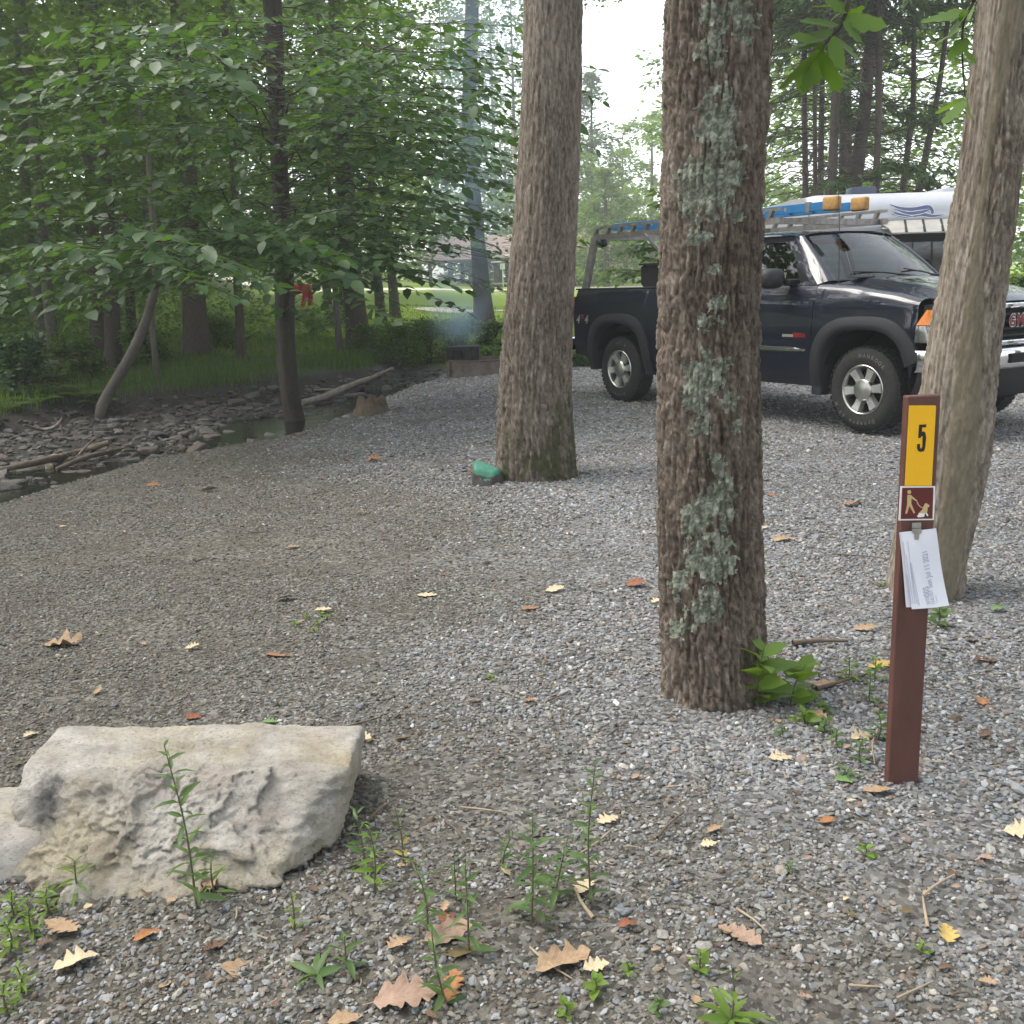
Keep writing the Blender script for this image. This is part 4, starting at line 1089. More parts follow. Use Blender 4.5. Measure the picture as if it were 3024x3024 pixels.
for i, (pp, Yd, lab) in enumerate(RT[:-2]):
    b0 = atY(pp[-1][0], pp[-1][1], Yd); gz_ = G(b0[0], Yd); ctrl = stem_px(pp, Yd, gz_, top=16)
    o = tag(empty('conifer_tree', (ctrl[0][0], Yd, gz_)), lab, 'tree', 'conifers behind the trailer'); inv = -np.array([ctrl[0][0], Yd, gz_])
    V, F = plain_trunk(ctrl, 10, 30, i); ob('trunk', mesh_np('trunk', V + inv, F, True, {'bv': 0.1 * vnoise(V * 2, 3)}), M_barkpine, o)
    lm, cm_ = CON[i % 3]; rz = random.uniform(0, 6.28); lean = (np.array(ctrl[-2][:2]) - np.array(ctrl[0][:2])) / (ctrl[-2][2] - ctrl[0][2])
    for nm, me_, mt_ in (('limbs', lm, M_barkpine), ('crown', cm_, M_needle)):
        ch = ob(nm, me_, mt_, o); Sh = Matrix.Identity(4); Sh[0][2] = lean[0]; ch.matrix_local = Sh @ Matrix.Rotation(rz, 4, 'Z')
mass('woods', 'light green wood behind the conifers', [(8, 26, 36, 52, 0.5, 11.5, 480), (14, 40, 32, 46, 0.5, 17, 330), (9, 26, 36, 52, 10, 17, 120)], 32, 0.30, M_leafbright)

# ---- trees around the far lawn
def far_tree(px, Yd, h, rad, label, mt, seed, conical=False, zb=1.0, ncl=90, per=34, size=0.34, trunk_w=0.25, group='trees around the far lawn'):
    x = atY(px, 800, Yd)[0]; gz_ = G(x, Yd); o = tag(empty('lawn_tree', (x, Yd, gz_)), label, 'tree', group)
    V, F = plain_trunk([[0, 0, -.2, trunk_w], [0, 0, h * .6, trunk_w * .6], [0, 0, h * .97, .04]], 8, 12, seed); ob('trunk', mesh_np('trunk', V, F, True, {'bv': 0 * V[:, 0]}), M_barkfar, o)
    u = rng.random(ncl); z = zb + (h - zb) * u; a = rng.uniform(0, 6.283, ncl)
    env = (1 - u) ** 0.8 + 0.05 if conical else np.sin(np.pi * np.clip(u * .9 + .1, 0, 1)) ** .6
    rr = rad * env * rng.random(ncl) ** .5; cl = np.column_stack([rr * np.cos(a), rr * np.sin(a), z, rad * rng.uniform(.16, .30, ncl) * (env * .5 + .5)])
    ob('crown', clump_crown('crown', cl, per, size, T_NEED if conical else T_RHOM, 0.4, 0.6, wid=1.5 if conical else 1), mt, o)
    return o
far_tree(1752, 92, 17.5, 4.6, 'pointed spruce in the sky gap right of the thick trunk', M_needle, 1, True, 0.5, 150, 40, 0.5)
far_tree(1840, 105, 12.5, 6, 'round pale tree low in the sky gap', M_leafbright, 2, False, 1, 90, 34, .5)
far_tree(1925, 98, 15, 6, 'pale tree in the sky gap touching the lichen tree', M_leafbright, 3, False, 1, 90, 34, .5)
far_tree(1790, 78, 8.5, 4.2, 'low feathery tree behind the playground posts', M_leafbright, 4, True, .3, 110, 40, .4)
far_tree(1690, 84, 11, 5, 'bushy tree hidden partly by the thick trunk', M_leafmid, 5, False, .4, 90, 34, .45)
far_tree(1530, 110, 30, 6, 'tall pine left of the thick trunk with gaps in its crown', M_needle, 6, False, 9, 80, 34, .55)
far_tree(1470, 116, 33, 6.5, 'tall open pine right of the smoky trunk', M_needle, 7, False, 10, 80, 34, .55)
far_tree(1330, 112, 30, 7, 'broad pine above the pavilion roof', M_needle, 8, False, 6, 110, 34, .55)
far_tree(1240, 120, 28, 8, 'dark pine left of the smoky trunk', M_needle, 9, False, 3, 120, 34, .55)
far_tree(1500, 104, 12, 6, 'round leafy tree behind the pavilion roof', M_leafmid, 10, False, 1, 110, 34, .45)
far_tree(1390, 106, 13, 7, 'blue green leafy tree behind the pavilion', M_leafmid, 11, False, 1, 110, 34, .45)
far_tree(1600, 106, 16, 7, 'leafy tree behind the thick trunk', M_leafmid, 12, False, 1, 90, 34, .45)
far_tree(2055, 60, 15, 3.2, 'leafy tree hidden mostly by the lichen tree, its leaves hanging in the sky gap', M_leafmid, 13, False, 6.5, 80, 34, .34)
far_tree(1100, 90, 20, 8, 'dark leafy tree behind the bank tree', M_leafmid, 14, False, 1, 120, 34, .45)
far_tree(2080, 80, 15, 7, 'leafy tree behind the lichen tree', M_leafbright, 15, False, 1, 90, 34, .45)
# dead pale trunk
xs_ = [atY(1518, 340, 70), atY(1524, 480, 70), atY(1530, 640, 70)]
dt = tag(empty('dead_tree', (xs_[2][0], 70, G(xs_[2][0], 70))), 'bare pale dead trunk left of the thick trunk', 'tree')
V, F = plain_trunk([[0, 0, -.2, .17], [-.05, 0, 4, .15], [-.15, 0, 9, .10], [-.3, 0, xs_[0][2] - dt.location.z, .05]], 8, 20, 5); ob('trunk', mesh_np('trunk', V, F, True, {'bv': 0.3 + 0 * V[:, 0]}), mat('bleached_wood', (.42, .36, .30), (.30, .26, .22), .9), dt)
_m = MB(); _m.tube([(0, 0, 8), (.5, 0, 8.9), (.9, .1, 9.2)], [.05, .03, .015], 6); _m.build('limb', dt.children[0].data.materials[0], dt, True)

# ---- leafy sapling behind the truck bed
sp = tag(empty('maple_sapling', tuple(onG(1985, 1075, 5))), 'dark leaved sapling behind the truck bed', 'tree'); sl = sp.location
V, F = plain_trunk([[0, 0, -.1, .05], [0, 0, 2, .04], [0, 0, 4.4, .012]], 8, 12, 3); ob('trunk', mesh_np('trunk', V, F, True, {'bv': 0 * V[:, 0]}), M_barkfar, sp)
tb, lb = [], []
for px, py in ((1760, 815), (1790, 790), (1850, 745), (1820, 700), (1870, 640), (1930, 600), (1880, 690), (1900, 760), (1850, 810), (1920, 820), (1920, 560), (1960, 640), (1990, 700), (2050, 650), (2040, 560)):
    e = atY(px, py, sl.y + random.uniform(-.5, .5)); z0 = max(0.6, e[2] - random.uniform(-.1, .4)); s_ = np.array([sl.x, sl.y, z0]); d = e - s_
    branch_spray(s_, math.atan2(d[1], d[0]), math.atan2(d[2], np.linalg.norm(d[:2])) + .12, np.linalg.norm(d), 10, 0.13, .12, tb, lb, 1.0, .012)
tree_from_sprays(sp, tb, lb, -np.array(sl), M_leafmid, M_barkfar)

# ---- the wood goes on around the camp, out of the picture, and shades it
for i, (x, y, k, sc_) in enumerate([(-9.5, 6.5, 0, 1.0), (-11, 1.0, 1, 1.1), (-8.0, -4.5, 2, 1.0), (-3.0, -9.0, 0, 1.1), (3.0, -10.0, 1, 1.0), (9.0, -6.0, 2, 1.1), (11.5, 1.5, 0, 1.0), (-14, 9, 1, 1.1), (13, 8.5, 2, 1.0), (-6, -13, 1, 1.15), (7, -14, 0, 1.15)]):
    gz_ = G(x, y); o = tag(empty('camp_tree', (x, y, gz_)), 'leafy tree standing around the camp outside the picture', 'tree', 'trees around the camp')
    V, F = plain_trunk([[0, 0, -.2, .22], [0, 0, 6, .17], [.2, 0, 14, .05]], 10, 16, i); ob('trunk', mesh_np('trunk', V, F, True, {'bv': 0.1 * vnoise(V * 2, 3)}), M_barkfar, o)
    ob('crown', CROWN[k], M_leafmid, o, (0, 0, 0), (0, 0, 1.3 * i), sc_)

# ================================================================ pickup truck (x forward from the front axle, y to its left, z up)
TX, TY, TYAW, TZ = 4.084, 9.816, R(58.44), 0.012
M_paint = mat('dark_navy_paint', (0.0032, 0.0050, 0.0165), (0.0026, 0.0042, 0.0135), 0.45, 0.0, scale=2, spec=0.15, coat=1.0, croug=0.02)
M_flare = mat('grey_textured_plastic', (0.017, 0.019, 0.023), (0.013, 0.015, 0.018), 0.6, scale=60, bump=0.15, bscale=500)
M_blackp = mat('black_plastic', (0.012, 0.012, 0.013), (0.008, 0.008, 0.009), 0.6, scale=30)
M_rubber = mat('tyre_rubber', (0.022, 0.022, 0.022), (0.013, 0.013, 0.013), 0.8, scale=25, bump=0.2)
M_alloy = mat('brushed_alloy', (0.62, 0.61, 0.58), (0.50, 0.49, 0.47), 0.28, 1.0, scale=20)
M_alloy2 = mat('grey_alloy_spoke', (0.55, 0.55, 0.53), (0.46, 0.46, 0.45), 0.35, 0.7, scale=20)
M_chrome = mat('chrome', (0.78, 0.79, 0.80), (0.72, 0.73, 0.74), 0.06, 1.0, scale=4)
M_dark = mat('dark_underbody', (0.010, 0.010, 0.010), (0.006, 0.006, 0.006), 0.9)
M_rack = mat('weathered_galvanised_steel', (0.30, 0.29, 0.275), (0.20, 0.185, 0.17), 0.5, 0.75, scale=14, bump=0.15)
M_amber = mat('amber_lens', (0.85, 0.26, 0.03), (0.70, 0.19, 0.02), 0.12, scale=60, coat=1.0)
M_redlens = mat('red_lens', (0.35, 0.012, 0.012), (0.25, 0.01, 0.01), 0.12, coat=1.0)
M_clear = mat('headlamp_reflector', (0.34, 0.34, 0.33), (0.20, 0.20, 0.20), 0.12, 0.8, scale=45, coat=1.0)
M_seat = mat('grey_seat_cloth', (0.10, 0.10, 0.105), (0.075, 0.075, 0.08), 0.9, scale=40)
M_red = mat('red_badge', (0.20, 0.012, 0.016), (0.16, 0.010, 0.013), 0.3)
M_silver = mat('silver_badge', (0.42, 0.42, 0.40), (0.35, 0.35, 0.34), 0.35, 0.6)
M_white_l = mat('raised_white_letters', (0.13, 0.13, 0.125), (0.08, 0.08, 0.078), 0.8)


def glass_mat(name, tint, trans, rough=0.02):
    """a thin pane: part of the light passes straight through with a tint, the rest mirrors by the Fresnel law"""
    m, n, l, b, out = nodes(name)
    g = n.new('ShaderNodeBsdfGlossy'); g.inputs['Roughness'].default_value = rough
    t = n.new('ShaderNodeBsdfTransparent'); t.inputs['Color'].default_value = rgb([q * trans for q in tint])
    fr = n.new('ShaderNodeFresnel'); fr.inputs['IOR'].default_value = 1.65
    tc = n.new('ShaderNodeTexCoord'); nz = n.new('ShaderNodeTexNoise'); nz.inputs['Scale'].default_value = 3.0; l.new(tc.outputs['Object'], nz.inputs['Vector'])
    bp = n.new('ShaderNodeBump'); bp.inputs['Strength'].default_value = 0.02; bp.inputs['Distance'].default_value = 0.02; l.new(nz.outputs['Fac'], bp.inputs['Height']); l.new(bp.outputs[0], g.inputs['Normal'])
    ms = n.new('ShaderNodeMixShader'); l.new(fr.outputs[0], ms.inputs[0]); l.new(t.outputs[0], ms.inputs[1]); l.new(g.outputs[0], ms.inputs[2]); l.new(ms.outputs[0], out.inputs['Surface'])
    return m


M_glass = glass_mat('windshield_glass', (0.74, 0.95, 0.86), 0.85)
M_tint = glass_mat('tinted_window_glass', (0.6, 0.75, 0.7), 0.18)

truck = tag(empty('pickup_truck', (TX, TY, TZ), -TYAW), 'dark navy pickup truck with a ladder rack parked on the gravel', 'truck')
WBX = -3.645


def y_side(z):
    return np.interp(z, [0.36, 0.42, 0.52, 0.70, 0.95, 1.15, 1.235, 1.25, 1.30, 1.36], [0.87, 0.915, 0.945, 0.968, 0.978, 0.968, 0.955, 0.938, 0.925, 0.90])


def sup(dx, a, b, p=2.6):
    return b * max(0.0, 1 - abs(dx / a) ** p) ** (1 / p)


def arch(x):
    for xc in (0.0, WBX):
        if abs(x - xc) < 0.50: return 0.40 + sup(x - xc, 0.50, 0.56)
    return 0.0


def xst(x0, x1, step=0.06):
    xs = set(np.round(np.linspace(x0, x1, max(2, int((x1 - x0) / step) + 1)), 4))
    for xc in (0.0, WBX):
        for e in (-0.50, 0.50):
            for k in (0.0, .002, .008, .02, .04, .07):
                q = xc + e - math.copysign(k, e)
                if x0 < q < x1: xs.add(round(q, 4))
    return sorted(xs)


def side_panel(name, x0, x1, zb, zt, sgn, mt, yoff=0.0, nz=14, roll=None, yfun=None):
    """a body-side panel between x0 and x1 from its lower edge (arch cut out) up to its top edge; roll = how it turns in at the top"""
    xs = xst(x0, x1); V = []; rows = None
    for x in xs:
        b_ = max(zb(x), arch(x)); t_ = zt(x); col = []
        for j in range(nz):
            z = b_ + (t_ - b_) * j / (nz - 1); col.append((x, (y_side(z) if yfun is None else yfun(x, z)) + yoff, z))
        if roll:
            col += roll(x, col[-1])
        rows = len(col); V += [(p[0], sgn * p[1], p[2]) for p in col]
    m_ = MB(); m_.add(V, [tuple(f) for f in grid_faces(len(xs), rows)])
    return m_.build(name, mt, truck, True)


rock = lambda x: 0.385
zfend = lambda x: float(np.interp(x, [-.60, -.2, .3, .62, .80], [1.30, 1.265, 1.20, 1.145, 1.12]))
def roll_fender(x, p):
    ht = float(np.interp(x, [-.6, -.2, .3, .62, .80], [1.375, 1.35, 1.285, 1.205, 1.165])); y0 = p[1]; out = []
    for a in (0.25, 0.5, 0.75, 1.0):
        out.append((x, y0 - (y0 - 0.815) * (1 - math.cos(a * math.pi / 2)), p[2] + (ht - p[2]) * math.sin(a * math.pi / 2)))
    return out
def roll_belt(x, p): return [(x, p[1] - .012, p[2] + .012), (x, p[1] - .035, p[2] + .02)]
def y_front(x, z):   # the nose narrows towards the bumper
    return float(y_side(z)) - 0.10 * sstep(0.35, 0.95, x) ** 1.5
for sg in (-1, 1):
    side_panel('fender', -0.597, 0.56, lambda x: float(np.interp(x, [-.6, .47, .56], [0.385, .385, .78])), zfend, sg, M_paint, roll=roll_fender, yfun=y_front)
    d_ = side_panel('door', -1.66, -0.605, rock, lambda x: 1.335, sg, M_paint, roll=roll_belt)
    side_panel('cab_corner', -2.76, -1.668, rock, lambda x: 1.335, sg, M_paint, roll=roll_belt)
    side_panel('bed_side', -4.545, -2.80, lambda x: float(np.interp(x, [-4.6, -4.2, -3.2, -2.8], [0.56, 0.50, 0.40, 0.40])), lambda x: 1.345, sg, M_paint, roll=lambda x, p: [(x, p[1] - .015, p[2] + .012), (x, p[1] - .06, p[2] + .014), (x, p[1] - .09, p[2])])
    # door handle, moulding
    m_ = MB(); m_.box((-1.50, sg * (y_side(1.12) + .012), 1.12), (.18, .03, .06), bev=.01); m_.build('handle', M_blackp, d_, True)
    m_ = MB(); xs_m = np.linspace(-1.655, -0.66, 14)
    for k in range(13):
        a, b = xs_m[k], xs_m[k + 1]; h0 = .026 * min(1, (12.6 - k) / 1.5); h1 = .026 * max(0.15, min(1, (11.6 - k) / 1.5))
        y_ = y_side(.735) + .001
        P_ = []
        for x_, h in ((a, h0), (b, h1)): P_ += [(x_, sg * y_, .735 - h), (x_, sg * (y_ + .014), .735 - h * .6), (x_, sg * (y_ + .014), .735 + h * .6), (x_, sg * y_, .735 + h)]
        m_.add(P_, [(0, 4, 5, 1), (1, 5, 6, 2), (2, 6, 7, 3)])
    mo = m_.build('side_moulding', M_paint, d_, True)
    m_ = MB(); m_.box((-1.16, sg * (y_side(.735) + .0165), .735), (.97, .008, .022), bev=.003); m_.build('moulding_chrome', M_chrome, mo)
    # bed rail cap
    m_ = MB(); m_.box((-3.70, sg * .862, 1.362), (1.80, .085, .022), bev=.008); m_.build('rail_cap', M_blackp, truck, True)

    # flares
    for xc, t0, t1, nm in ((0.0, -0.12, 0.86, 'front'), (WBX, -.05, 1.05, 'rear')):
        ts = np.linspace(t0, t1, 46); V = []
        for t in ts:
            a = math.pi * np.clip(t, 0, 1); c, s_ = math.cos(a), math.sin(a)
            def on(A, B, p=2.9):
                q = (abs(c / A) ** p + abs(s_ / B) ** p) ** (-1 / p); return (xc - q * c, 0.40 + q * s_)
            i_, m1, o_ = on(.485, .545), on(.545, .60), on(.615, .665)
            dz = 0.0
            if t < 0: dz = t * 0.75
            if t > 1: dz = (1 - t) * 0.75
            yb = lambda q: (y_front(q[0], q[1]) if xc == 0 else float(y_side(q[1])))
            for q, off in ((i_, -.16), (i_, .030), ((i_[0] * .7 + m1[0] * .3, i_[1] * .7 + m1[1] * .3), .046), (m1, .050), (o_, .030), (o_, -.004)):
                V.append((q[0], sg * (yb(q) + off), q[1] + dz))
        m_ = MB(); m_.add(V, [tuple(f) for f in grid_faces(len(ts), 6)]); m_.build('fender_flare', M_flare, truck, True, auto=50)
    # wheel wells
    for xc in (0.0, WBX):
        m_ = MB(); V = []
        for k in range(25):
            a = math.pi * k / 24
            for yy in (.93, .50): V.append((xc - .515 * math.cos(a), sg * yy, .38 + .575 * math.sin(a)))
        m_.add(V, [tuple(f) for f in grid_faces(25, 2)])
        m_.prism([(xc - .52, .30)] + [(xc - .515 * math.cos(math.pi * k / 12), .38 + .575 * math.sin(math.pi * k / 12)) for k in range(13)] + [(xc + .52, .30)], sg * .49, sg * .47)
        m_.build('wheel_well', M_dark, truck, True)

# dark core under the skin (frame, floor, engine bay)
m_ = MB(); m_.box((-1.35, 0, .62), (1.55, 1.60, .46)); m_.box((-2.25, 0, .55), (1.6, 1.55, .34)); m_.box((.35, 0, .75), (.72, .9, .5)); m_.box((-4.35, 0, .72), (.42, 1.5, .26)); m_.box((-3.64, 0, .70), (1.1, .86, .26))
m_.box((-1.8, .45, .42), (5.2, .09, .16)); m_.box((-1.8, -.45, .42), (5.2, .09, .16))
m_.tube([(WBX, -.75, .40), (WBX, .75, .40)], .06, 10); m_.tube([(0, -.75, .40), (0, .75, .40)], .05, 10); m_.lathe([(.02, -.14), (.14, -.08), (.16, 0), (.14, .08), (.02, .14)], 14, 'x', (WBX, 0, .40))
m_.build('chassis', M_dark, truck)
m_ = MB(); m_.tube([(-3.0, -.55, .42), (-3.9, -.60, .44), (-4.05, -.72, .46), (-4.42, -.80, .44)], .032, 10); m_.build('exhaust_pipe', M_dark, truck, True)
m_ = MB(); m_.box((-2.72, -.80, .34), (.06, .12, .2)); m_.build('mud_bracket', M_dark, truck)

# hood
def hood_p(u, v):
    x = -0.44 + (0.80 + 0.44) * u; yy = v * .805
    ze = float(np.interp(x, [-.6, -.2, .3, .62, .80], [1.375, 1.35, 1.285, 1.205, 1.165])); crown = .055 * (1 - v * v) + .022 * math.exp(-((abs(v) - .72) / .12) ** 2)
    back = 0.17 * (1 - v * v) * (1 - sstep(0, .3, u)); nose = .05 * (1 - v * v) * sstep(.6, 1, u)
    return (x + back + nose, yy, ze + crown - 0.045 * sstep(.93, 1.0, u))
m_ = MB(); m_.grid(hood_p, np.linspace(0, 1, 24), np.linspace(-1, 1, 25)); h_ = m_.build('hood', M_paint, truck, True)
m_ = MB()
for sg in (-1, 1): m_.box((-.33, sg * .62, 1.418), (.10, .26, .012), (0, .08, 0))
m_.build('cowl_vent', M_blackp, h_)

# windshield, roof, pillars
def ws(u, v):   # u 0 base..1 top, v -1..1
    yb, yt = .80, .655; yy = v * (yb + (yt - yb) * u)
    xb = -.49 + .20 * (1 - v * v); xt = -1.03 + .09 * (1 - v * v); x = xb + (xt - xb) * u
    z = 1.385 + .02 * (1 - v * v) + (1.825 + .035 * (1 - v * v) - 1.385 - .02 * (1 - v * v)) * u
    return (x, yy, z + .02 * math.sin(math.pi * u))
m_ = MB(); m_.grid(ws, np.linspace(0, 1, 10), np.linspace(-1, 1, 21)); m_.build('windshield', M_glass, truck, True)
def rf(u, v):   # roof
    x0 = -1.03 + .09 * (1 - v * v); x = x0 + (-2.74 - x0) * u; yy = v * (.668 + .02 * math.sin(math.pi * u))
    return (x, yy, 1.828 + .062 * (1 - v ** 4) * (0.75 + .25 * math.sin(math.pi * min(1, u * 1.2))) + .020 * math.sin(math.pi * u))
m_ = MB(); m_.grid(rf, np.linspace(0, 1, 20), np.linspace(-1, 1, 21)); m_.build('roof', M_paint, truck, True)
y_gh = lambda z: .895 - (z - 1.355) * (.225 / .47)
for sg in (-1, 1):
    # A pillar
    V = []
    for t in np.linspace(0, 1, 8):
        p = ws(t, 1.0); a = np.array([p[0], p[1], p[2]]); b = np.array([-0.62 - .52 * t, y_gh(1.36 + .44 * t) + .003, 1.358 + .455 * t])
        for q in (a + [0.012, -.01, -.004], a + [.015, .012, .008], (a + b) / 2 + [.01, .018, .012], b): V.append((q[0], sg * q[1], q[2]))
    m_ = MB(); m_.add(V, [tuple(f) for f in grid_faces(8, 4)]); m_.build('pillar', M_paint, truck, True)
    # side frame round the windows and the roof gutter
    def ring(outer, inner, nm, mt, yo=0.0):
        V = [(x, sg * (y_gh(z) + yo), z) for x, z in outer] + [(x, sg * (y_gh(z) + yo), z) for x, z in inner]; n_ = len(outer)
        V += [(x, sg * (y_gh(z) + yo - .03), z) for x, z in inner]
        mm = MB(); mm.add(V, [(i, (i + 1) % n_, n_ + (i + 1) % n_, n_ + i) for i in range(n_)] + [(n_ + i, n_ + (i + 1) % n_, 2 * n_ + (i + 1) % n_, 2 * n_ + i) for i in range(n_)]); return mm.build(nm, mt, truck, True, auto=40)
    ring([(-.62, 1.352), (-.90, 1.60), (-1.10, 1.775), (-1.16, 1.826), (-1.4, 1.838), (-1.665, 1.842), (-1.665, 1.352)], [(-.80, 1.375), (-.985, 1.58), (-1.15, 1.735), (-1.22, 1.772), (-1.42, 1.785), (-1.60, 1.788), (-1.60, 1.375)], 'door_frame', M_paint)
    ring([(-1.668, 1.352), (-1.668, 1.842), (-2.2, 1.842), (-2.70, 1.832), (-2.76, 1.70), (-2.78, 1.352)], [(-1.75, 1.39), (-1.75, 1.785), (-2.2, 1.785), (-2.50, 1.775), (-2.54, 1.66), (-2.56, 1.39)], 'quarter_frame', M_paint)
    def pane(pts, nm):
        V = [(x, sg * (y_gh(z) - .022), z) for x, z in pts]; mm = MB(); mm.add(V, [tuple(range(len(V)))]); return mm.build(nm, M_tint, truck)
    pane([(-.80, 1.375), (-.985, 1.58), (-1.15, 1.735), (-1.22, 1.772), (-1.42, 1.785), (-1.60, 1.788), (-1.60, 1.375)], 'door_window')
    pane([(-1.75, 1.39), (-1.75, 1.785), (-2.2, 1.785), (-2.50, 1.775), (-2.54, 1.66), (-2.56, 1.39)], 'quarter_window')
    # gutter trim
    m_ = MB(); m_.tube([(x, sg * (y_gh(1.84) + .006), 1.842) for x in np.linspace(-1.14, -2.7, 6)], .009, 6); m_.build('gutter', M_paint, truck, True)
    # mirrors
    V = []
    mc = np.array([-1.02, y_gh(1.40) + .235, 1.425]); m_ = MB()
    def mir(u, v):
        a = 2 * math.pi * u; p_ = 2.8; c, s_ = math.cos(a), math.sin(a); q = (abs(c) ** p_ + abs(s_) ** p_) ** (-1 / p_)
        pr = [(.96, -.035), (1, -.02), (1.0, .02), (.94, .055), (.72, .085), (.35, .10), (0.0, .105)][int(round(v * 6))]
        return (mc[0] + pr[1], sg * (mc[1] + q * c * .145 * pr[0]), mc[2] + q * s_ * .098 * pr[0])
    m_.grid(mir, np.linspace(0, 1, 29), np.linspace(0, 1, 7)); mo = m_.build('mirror', M_flare, truck, True)
    m_ = MB(); m_.add([(mc[0] - .03, sg * (mc[1] + .13 * math.cos(a)), mc[2] + .085 * math.sin(a)) for a in np.linspace(0, 6.283, 20, endpoint=False)], [tuple(range(20))]); m_.build('mirror_glass', M_chrome, mo)
    m_ = MB(); m_.box((-.93, sg * (y_gh(1.40) + .05), 1.385), (.10, .14, .06), bev=.015); m_.prism([(-.70, 1.36), (-.84, 1.36), (-.92, 1.56)], sg * (y_gh(1.4) + .006), sg * (y_gh(1.4) - .02)); m_.build('mirror_arm', M_blackp, mo, True, auto=40)

# cab back wall, rear window, dash, seats, wheel
m_ = MB(); m_.box((-2.755, 0, 1.05), (.03, 1.72, .60)); m_.build('cab_back', M_paint, truck)
m_ = MB(); m_.add([(-2.745, -.80, 1.37), (-2.745, .80, 1.37), (-2.70, .66, 1.80), (-2.70, -.66, 1.80)], [(0, 1, 2, 3)]); m_.build('rear_window', M_tint, truck)
m_ = MB(); m_.box((-.72, 0, 1.24), (.42, 1.50, .16), bev=.05); m_.box((-.80, .38, 1.33), (.20, .42, .10), bev=.04); m_.build('dashboard', M_seat, truck, True, auto=40)
for yy in (-.40, .40):
    m_ = MB(); m_.box((-1.62, yy, .90), (.52, .54, .16), bev=.05); m_.box((-1.90, yy, 1.22), (.16, .52, .62), (0, -.18, 0), bev=.06); m_.box((-1.99, yy, 1.60), (.10, .27, .18), (0, -.12, 0), bev=.04); m_.build('seat', M_seat, truck, True, auto=50)
m_ = MB(); Rw = Matrix.Translation((-1.16, .38, 1.30)) @ Matrix.Rotation(R(-62), 4, 'Y')
ringp = [Rw @ Vector((.19 * math.cos(a), .19 * math.sin(a), 0)) for a in np.linspace(0, 2 * math.pi, 33)]; m_.tube(ringp, .014, 8, False)
for a in (0.2, 2.94, 4.7): m_.tube([Rw @ Vector((0, 0, -.02)), Rw @ Vector((.19 * math.cos(a), .19 * math.sin(a), 0))], .014, 6)
m_.tube([Rw @ Vector((0, 0, 0)), Rw @ Vector((0, 0, -.25))], .03, 8); m_.build('steering_wheel', M_blackp, truck, True)
m_ = MB(); m_.box((-1.02, 0.0, 1.74), (.03, .24, .07), (0, .2, 0), bev=.015); m_.build('rear_view_mirror', M_blackp, truck, True)
# wipers and aerial
for y0, y1 in ((.10, -.60), (.72, .02)):
    a, b = ws(.03, y0 / .8), ws(.13, y1 / .78); m_ = MB(); m_.tube([(a[0] + .04, y0, a[2] - .01), ((a[0] + b[0]) / 2 + .025, (y0 + y1) / 2, (a[2] + b[2]) / 2 + .012), (b[0] + .02, y1, b[2] + .012)], [.012, .009, .006], 6); m_.build('wiper', M_blackp, truck, True)
m_ = MB(); m_.tube([(-.42, -.83, 1.37), (-.44, -.83, 1.9), (-.47, -.83, 2.25)], [.004, .003, .002], 6); m_.build('aerial', M_blackp, truck)

# front: grille, lamps, bumper
def xf(yv, z): return 0.905 - .17 * (abs(yv) / .95) ** 2.4 + (-.03 if z > 1.0 else 0)
m_ = MB(); m_.grid(lambda u, v: (xf(-.63 + 1.26 * u, .9) - .10, -.63 + 1.26 * u, .80 + .34 * v), np.linspace(0, 1, 13), [0, 1]); m_.build('grille_back', M_dark, truck)
def fbar(z, h, depth, mt, nm, yl=.63, dx=0.0, parent=None):
    m_ = MB(); V = []
    ys_ = np.linspace(-yl, yl, 21)
    for yv in ys_:
        x = xf(yv, .9) + dx
        V += [(x - depth, yv, z - h / 2), (x - .008, yv, z - h / 2), (x, yv, z - h / 4), (x, yv, z + h / 4), (x - .008, yv, z + h / 2), (x - depth, yv, z + h / 2)]
    m_.add(V, [tuple(f) for f in grid_faces(21, 6, True)] + [tuple(range(6)), tuple(120 + i for i in range(6))[::-1]]); return m_.build(nm, mt, parent or truck, True, auto=35)
fbar(1.135, .045, .08, M_chrome, 'grille_bar', .66, -.025); fbar(.815, .04, .08, M_chrome, 'grille_bar', .64)
for z in (.875, .935, .995, 1.055): fbar(z, .022, .05, M_blackp, 'grille_slat', .60, -.045)
